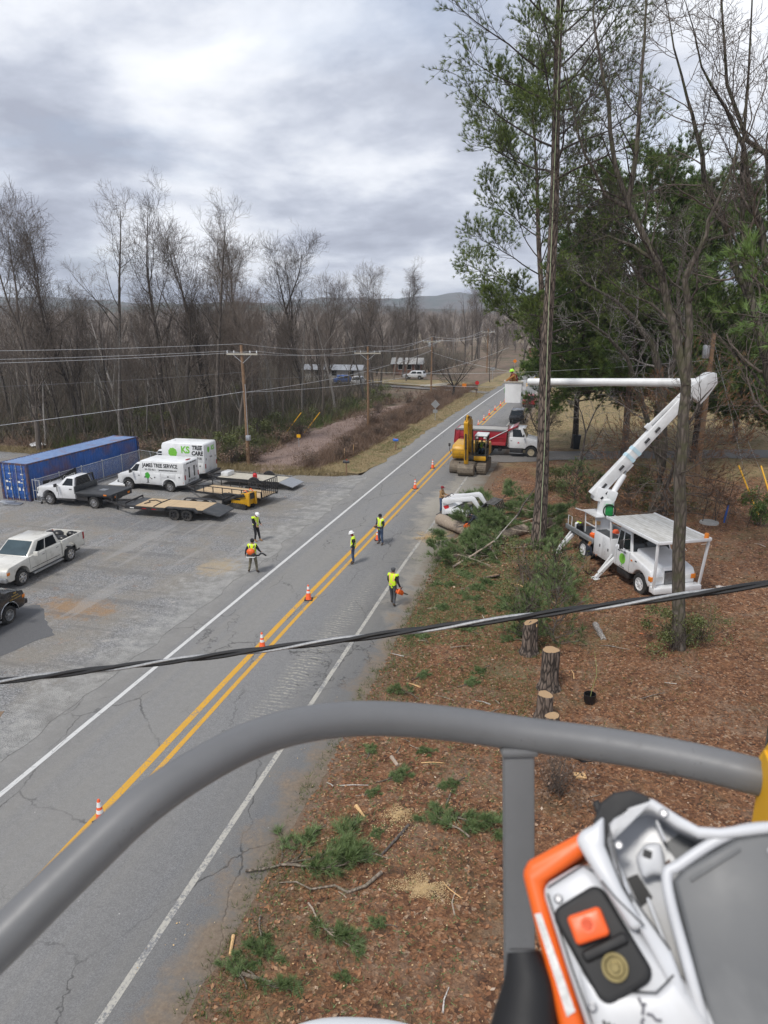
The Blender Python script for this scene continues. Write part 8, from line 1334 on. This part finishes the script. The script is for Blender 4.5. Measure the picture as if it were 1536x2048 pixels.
person('excavator operator in a lime vest seated behind the cab glass', (-7.67, 58.75), R(-90), dict(pel=(.15, 0, .55), spi=(.12, 0, .75), che=(.14, 0, .95), nec=(.15, 0, 1.1), hd0=(.18, 0, 1.2), hd1=(.18, 0, 1.34), shl=(.15, .18, 1.04), shr=(.15, -.18, 1.04), ell=(.2, .26, .8), elr=(.2, -.26, .8), wrl=(.45, .22, .72), hal=(.51, .22, .72), wrr=(.45, -.22, .72), har=(.51, -.22, .72), hil=(.17, .1, .52), hir=(.17, -.1, .52), knl=(.58, .14, .55), knr=(.58, -.14, .55), anl=(.68, .14, .16), anr=(.68, -.14, .16), tol=(.84, .15, .1), tor=(.84, -.15, .1)), 'cloth_black', 'cloth_denim', 'boot', None, LV, z=1.42, scale=.98)
# ================================================================== FOREGROUND: the work platform's railing and the chainsaw
def smooth_path(P, n=8):
    P = [Vector(p) for p in P]; Q = [P[0] * 2 - P[1]] + P + [P[-1] * 2 - P[-2]]; out = []
    for i in range(1, len(Q) - 2):
        for k in range(n):
            t = k / n; a, b_, c, d = Q[i - 1], Q[i], Q[i + 1], Q[i + 2]; out.append(.5 * ((2 * b_) + (c - a) * t + (2 * a - 5 * b_ + 4 * c - d) * t * t + (3 * b_ - a - 3 * c + d) * t ** 3))
    out.append(P[-1]); return out
b = NB('rail_paint2'); c = b.coord(); n = b.noise(c, 8, 4, .6); n2 = b.noise(c, 55, 4, .7); sc_ = b.math('MULTIPLY', b.ramp(n, [(.53, 0), (.63, 1)]), b.ramp(n2, [(.60, 0), (.66, .8)]))
b.set(b.mix(sc_, b.ramp(n, [(.3, (.132, .134, .137)), (.7, (.165, .167, .171))]), (.075, .07, .065)), b.ramp(n2, [(.3, .44), (.7, .56)]), Coat_Weight=.12, Coat_Roughness=.4); b.bump(b.noise(c, 180, 3, .6), .08, .001)
rl = thing('platform_railing', 'grey painted tube railing curving across the foreground with a square post', 'railing', (-.05, .84, 12.36)); O = Vector((-.05, .84, 12.36))
P = [(-0.578, 0.272, 12.237), (-0.533, 0.343, 12.29), (-0.491, 0.42, 12.328), (-0.454, 0.484, 12.364), (-0.414, 0.558, 12.397), (-0.367, 0.64, 12.41), (-0.32, 0.706, 12.409), (-0.262, 0.762, 12.398), (-0.198, 0.798, 12.387), (-0.123, 0.826, 12.374), (-0.046, 0.844, 12.363), (0.056, 0.85, 12.361), (0.146, 0.843, 12.363), (0.219, 0.83, 12.364), (0.28, 0.815, 12.363), (0.363, 0.763, 12.367), (0.445, 0.697, 12.358)]
m = MB(); m.tube([q - O for q in smooth_path(P)], .0222, 32); m.build('top_rail', 'rail_paint2', rl, True); m = MB(); m.bar(Vector((-.047, .838, 12.352)) - O, Vector((-.008, .741, 11.80)) - O, .040, .022, (.26, -.93, .27)); m.build('post', 'rail_paint2', rl, bevel=.004); m = MB(); m.bar(Vector((-.047, .839, 12.350)) - O, Vector((-.0462, .837, 12.338)) - O, .049, .034, (.26, -.93, .27)); m.build('weld_collar', 'rail_paint2', rl, bevel=.005)
pd_ = thing('rail_pad', 'yellow plastic cover clipped over the railing at the right edge', 'pad', (.272, .80, 12.37)); m = MB(); m.tube([(-.016, .03, .012), (-.020, .022, .034), (.06, .0, .040), (.12, -.03, .04)], .020, 14); m.box(-.035, .14, -.035, .02, -.105, .035); m.build('cover', 'yellow_pl', pd_, True, bevel=0)
lp = thing('platform_lip', 'white rounded lip of the work platform at the bottom edge', 'platform', (-.27, .80, 11.72)); m = MB(); m.tube(smooth_path([(-.22, -.10, .0), (-.1, .0, .035), (.0, .035, .045), (.1, .06, .02), (.2, .06, -.04)]), .03, 16); m.build('lip', 'white_fibre', lp, True); m = MB(); q = [(-.26, -1.1), (.86, -1.1), (.86, -.06), (-.26, -.06)]
m.loft([[Vector((a, c, z)) * 1 for a, c in [(x * f + .3 * (1 - f), y * f - .58 * (1 - f)) for x, y in q]] for z, f in ((-1.0, .92), (-.03, 1.0), (-.03, .95), (-.95, .88))], False); m.add([Vector((x * .92 + .3 * .08, y * .92 - .58 * .08, -1.0)) for x, y in q], [(0, 1, 2, 3)]); m.build('platform_tub', 'white_fibre', lp)
# chainsaw: local frame u (right), v (up), w (toward the viewer) facing the camera, tipped a little
simple('screw_steel', (.30, .30, .31), .35, .9); simple('saw_grime', (.10, .045, .022), .7, 0, .3, 60); simple('saw_label', (.62, .62, .60), .6, 0, .25, 160); simple('saw_recess', (.008, .008, .009), .6); simple('button_orange', (.90, .125, .022), .38, 0, .04, 30)
def saw():
    c0 = Vector((.077, .455, 12.468)); rt = Vector((.9641, .2656, 0)); fw = (c0 - Vector((0, 0, 12.9))).normalized(); up = rt.cross(fw).normalized() * -1 if rt.cross(fw).z < 0 else rt.cross(fw).normalized(); rt = fw.cross(up).normalized()
    Mx = Matrix(((rt.x, up.x, -fw.x, c0.x), (rt.y, up.y, -fw.y, c0.y), (rt.z, up.z, -fw.z, c0.z), (0, 0, 0, 1)))
    e = thing('battery_chainsaw', 'white and orange battery chainsaw hanging in the lower right foreground', 'chainsaw', c0); e.rotation_euler = Mx.to_euler()
    k = .52 / 1420 * .955; 
    def U(x, y): return ((x - 1300) * k, -(y - 1850) * k)
    def plate(name, px, w0, w1, mat, bevel=.004, seg=3):
        m = MB(); m.prism([U(*p) for p in px], w0, w1, 'z'); return m.build(name, mat, e, bevel=bevel, seg=seg)
    def rr(cx, cy, hw, hh, ang, r, n=5):
        """rounded rectangle in picture units"""
        out = []; ca, sa = math.cos(ang), math.sin(ang)
        for sx_, sy_, a0 in ((1, 1, 0), (-1, 1, 90), (-1, -1, 180), (1, -1, 270)):
            for q in range(n + 1): a = R(a0 + 90 * q / n); x = sx_ * (hw - r) + r * math.cos(a); y = sy_ * (hh - r) + r * math.sin(a); out.append((cx + x * ca - y * sa, cy + x * sa + y * ca))
        return out
    # orange rear shell wrapping the left side
    plate('orange_shell', [(1042, 1745), (1060, 1722), (1215, 1652), (1225, 1690), (1085, 1770), (1100, 1850), (1150, 2060), (1095, 2060), (1070, 1900)], -.075, .006, 'saw_orange', .006)
    plate('warning_label', [(1064, 1828), (1078, 1826), (1128, 2000), (1110, 2010)], .0065, .0072, 'saw_label', 0, 1)
    # white front housing
    plate('housing', [(1083, 1775), (1180, 1728), (1205, 1745), (1290, 1880), (1400, 2000), (1430, 2080), (1160, 2080), (1120, 1930)], -.07, .012, 'saw_white', .008)
    plate('lower_cover', [(1140, 1920), (1200, 1960), (1290, 1960), (1330, 1930), (1420, 2080), (1170, 2080)], .0, .0165, 'saw_white', .006)
    # black recess with the button and the oil window
    o = plate('control_recess', rr(1198, 1882, 62, 96, R(-27), 26), .004, .0175, 'saw_black', .003)
    plate('recess_floor', rr(1198, 1882, 52, 84, R(-27), 20), .0176, .0180, 'saw_recess', 0, 1)
    q = plate('release_button', rr(1178, 1850, 36, 27, R(-16), 9), .012, .029, 'button_orange', .005)
    m = MB(); cx, cy = U(1178, 1848); m.lathe([(.0055, .0291), (.0055, .0297), (.0040, .0297), (.0040, .0291)], 18, Matrix.Translation((cx, cy, 0))); m.build('button_mark', 'button_orange', q, True)
    plate('recess_bridge', rr(1205, 1888, 50, 11, R(-22), 8), .0178, .022, 'saw_black', .002)
    m = MB(); cx, cy = U(1219, 1922); m.lathe([(.0090, .017), (.0090, .0215), (.0068, .0215), (.0060, .019), (.0035, .019), (.0030, .0225), (.0004, .0225)], 22, Matrix.Translation((cx, cy, 0))); m.build('tension_screw', 'brass', e, True)
    # tall white rim with the black hand guard on top
    plate('rim', [(1172, 1690), (1185, 1670), (1212, 1660), (1240, 1640), (1232, 1700), (1255, 1780), (1290, 1850), (1262, 1862), (1215, 1775)], -.05, .022, 'saw_white', .005)
    plate('hand_guard', [(1232, 1765), (1218, 1730), (1210, 1688), (1216, 1648), (1236, 1612), (1268, 1592), (1306, 1588), (1338, 1602), (1345, 1616), (1300, 1628), (1262, 1650), (1244, 1690), (1250, 1735), (1268, 1790), (1290, 1836), (1282, 1842)], -.05, .016, 'saw_black', .006)
    m = MB(); m.tube([(*U(1240, 1760), -.005), (*U(1226, 1720), -.002)], [.004, .007], 10); m.build('guard_hinge', 'saw_black', e, True); plate('guard_tab', [(1216, 1602), (1232, 1598), (1240, 1625), (1222, 1640)], -.02, .0, 'saw_black', .002)
    plate('rear_knob', rr(1165, 1678, 30, 16, R(-20), 12), -.07, -.03, 'saw_black', .006)
    # white inner casting: outer wall, floor and web
    plate('casting_floor', [(1218, 1690), (1235, 1640), (1340, 1610), (1400, 1655), (1440, 1680), (1560, 1668), (1560, 1760), (1350, 1800), (1355, 1990), (1290, 1900)], -.06, -.022, 'saw_white', .004)
    plate('casting_wall', [(1228, 1700), (1240, 1650), (1290, 1620), (1345, 1606), (1395, 1645), (1430, 1668), (1470, 1672), (1600, 1660), (1600, 1682), (1468, 1694), (1425, 1690), (1385, 1668), (1338, 1630), (1290, 1640), (1256, 1664), (1248, 1700), (1272, 1790), (1330, 1890), (1352, 1985), (1335, 1995), (1252, 1800)], -.03, .016, 'saw_white', .004)
    plate('web', [(1290, 1720), (1318, 1690), (1352, 1690), (1350, 1760), (1325, 1752), (1300, 1765)], -.03, -.004, 'saw_white', .004); plate('slot', rr(1318, 1714, 9, 8, R(20), 2), -.0038, -.003, 'saw_recess', 0, 1)
    plate('slot', [(1266, 1758), (1290, 1750), (1314, 1796), (1284, 1816)], -.0218, -.0205, 'saw_recess', 0, 1); plate('pocket', [(1358, 1690), (1408, 1664), (1432, 1700), (1425, 1722), (1380, 1730)], -.0218, -.0200, 'saw_grey', 0, 1)
    # grey side panel
    plate('side_panel', [(1358, 1768), (1385, 1745), (1500, 1690), (1545, 1684), (1620, 1684), (1620, 2030), (1390, 2080), (1372, 1930)], -.04, .013, 'saw_grey', .004); m = MB(); m.tube(smooth_path([(*U(*p), .010) for p in [(1376, 2075), (1360, 1930), (1347, 1772), (1380, 1738), (1500, 1680), (1620, 1672)]]), .0040, 10); m.build('panel_edge', 'saw_white', e, True)
    plate('panel_rib', [(1392, 1766), (1500, 1710), (1502, 1716), (1394, 1772)], .013, .0145, 'saw_grey', .0004, 1); plate('base_rail', [(1400, 2062), (1620, 1990), (1620, 2012), (1400, 2084)], -.03, .018, 'steel', .003)
    for i in range(7): plate('cooling_fin', [(1470 + 22 * i, 2048 - 6 * i), (1480 + 22 * i, 2045 - 6 * i), (1480 + 22 * i, 2110), (1470 + 22 * i, 2110)], -.04, .008, 'saw_grey', .001)
    # black front handle socket at lower left
    m = MB(); m.tube(smooth_path([(*U(1030, 1898), .0), (*U(1034, 1960), .0), (*U(1022, 2030), -.004), (*U(1010, 2100), -.006)]), [.0125 + .0008 * i for i in range(25)], 16); m.build('front_handle', 'saw_black', e, True); m = MB(); m.tube(smooth_path([(*U(1120, 1965), -.03), (*U(1078, 1985), -.02), (*U(1058, 2040), -.014), (*U(1040, 2100), -.01)]), .014, 14); m.build('handle_elbow', 'saw_black', e, True); m = MB(); cx, cy = U(1030, 1897); m.lathe([(.0105, 0), (.0105, .0005), (.001, .0005)], 14, Matrix.Translation((cx, cy + .0008, .0)) @ Matrix.Rotation(R(-90), 4, 'X')); m.build('handle_bore', 'saw_recess', e)
    # screws, seams, vents
    for x, y, w in ((1120, 1800, .0122), (1165, 1990, .0167), (1395, 2040, .0132), (1560, 1720, .0132), (1365, 1640, .0165), (1262, 1700, .0165)):
        m = MB(); cx, cy = U(x, y); m.lathe([(.0034, w - .002), (.0034, w + .0008), (.0022, w + .0012), (.0020, w + .0003), (.0002, w + .0003)], 12, Matrix.Translation((cx, cy, 0))); m.build('screw', 'screw_steel', e, True)
    for w, pts_ in ((.0124, [(1098, 1790), (1132, 1925), (1175, 2070)]), (.0168, [(1200, 1962), (1290, 1964), (1328, 1934)]), (.0223, [(1216, 1768), (1240, 1800), (1288, 1850)]), (.0163, [(1270, 1792), (1330, 1892)]), (.0124, [(1100, 1778), (1180, 1736), (1206, 1752)])):
        m = MB(); m.tube([(*U(*p), w) for p in pts_], .0006, 6); m.build('seam', 'saw_recess', e, True)
    for i in range(5): plate('vent_slot', [(1180 + 9 * i, 2012 + 3 * i), (1185 + 9 * i, 2010 + 3 * i), (1196 + 9 * i, 2042 + 3 * i), (1191 + 9 * i, 2044 + 3 * i)], .0166, .0170, 'saw_recess', 0, 1)
    plate('rib', [(1300, 1800), (1306, 1797), (1345, 1960), (1338, 1962)], -.024, .004, 'saw_white', .001); plate('rib', [(1345, 1650), (1351, 1648), (1362, 1690), (1356, 1692)], -.024, .004, 'saw_white', .001); plate('oil_grime', [(1345, 1735), (1362, 1722), (1372, 1742), (1352, 1764)], -.0215, -.0205, 'saw_grime', 0, 1)
    m = MB(); m.bar((*U(1300, 2100), -.03), (*U(1330, 2700), -.12), .05, .03); m.build('mounting_bracket', 'saw_black', e)
    # moulded chain symbol
    m = MB(); zc = .0172
    for pts_ in ([(1255, 1972), (1262, 1988), (1258, 2000)], [(1258, 1985), (1268, 1982)], [(1260, 2005), (1254, 2012), (1257, 2022)], [(1266, 1998), (1276, 2000), (1282, 2008), (1292, 2008)]): m.tube([(*U(*p), zc) for p in pts_], .0009, 6)
    m.build('moulded_symbol', 'print_grey', e, True)
saw()

# ---------------------------------------------------------------- thin winter air
m = MB(); m.box(-3400, 3400, -500, 4500, -3.0, 128); hz_ = m.build('haze', 'white_paint'); hz_.data.materials.clear(); hm = bpy.data.materials.new('haze_air'); hm.use_nodes = True; hm.node_tree.nodes.clear(); hv = hm.node_tree.nodes.new('ShaderNodeVolumePrincipled'); ho = hm.node_tree.nodes.new('ShaderNodeOutputMaterial'); hm.node_tree.links.new(hv.outputs[0], ho.inputs['Volume'])
hv.inputs['Color'].default_value = (.80, .88, 1.0, 1); hv.inputs['Density'].default_value = .00020; hv.inputs['Anisotropy'].default_value = .1; hz_.data.materials.append(hm); tag(hz_, 'thin bluish winter haze over the distant hills', 'haze', kind='stuff')
SC.cycles.volume_bounces = 0
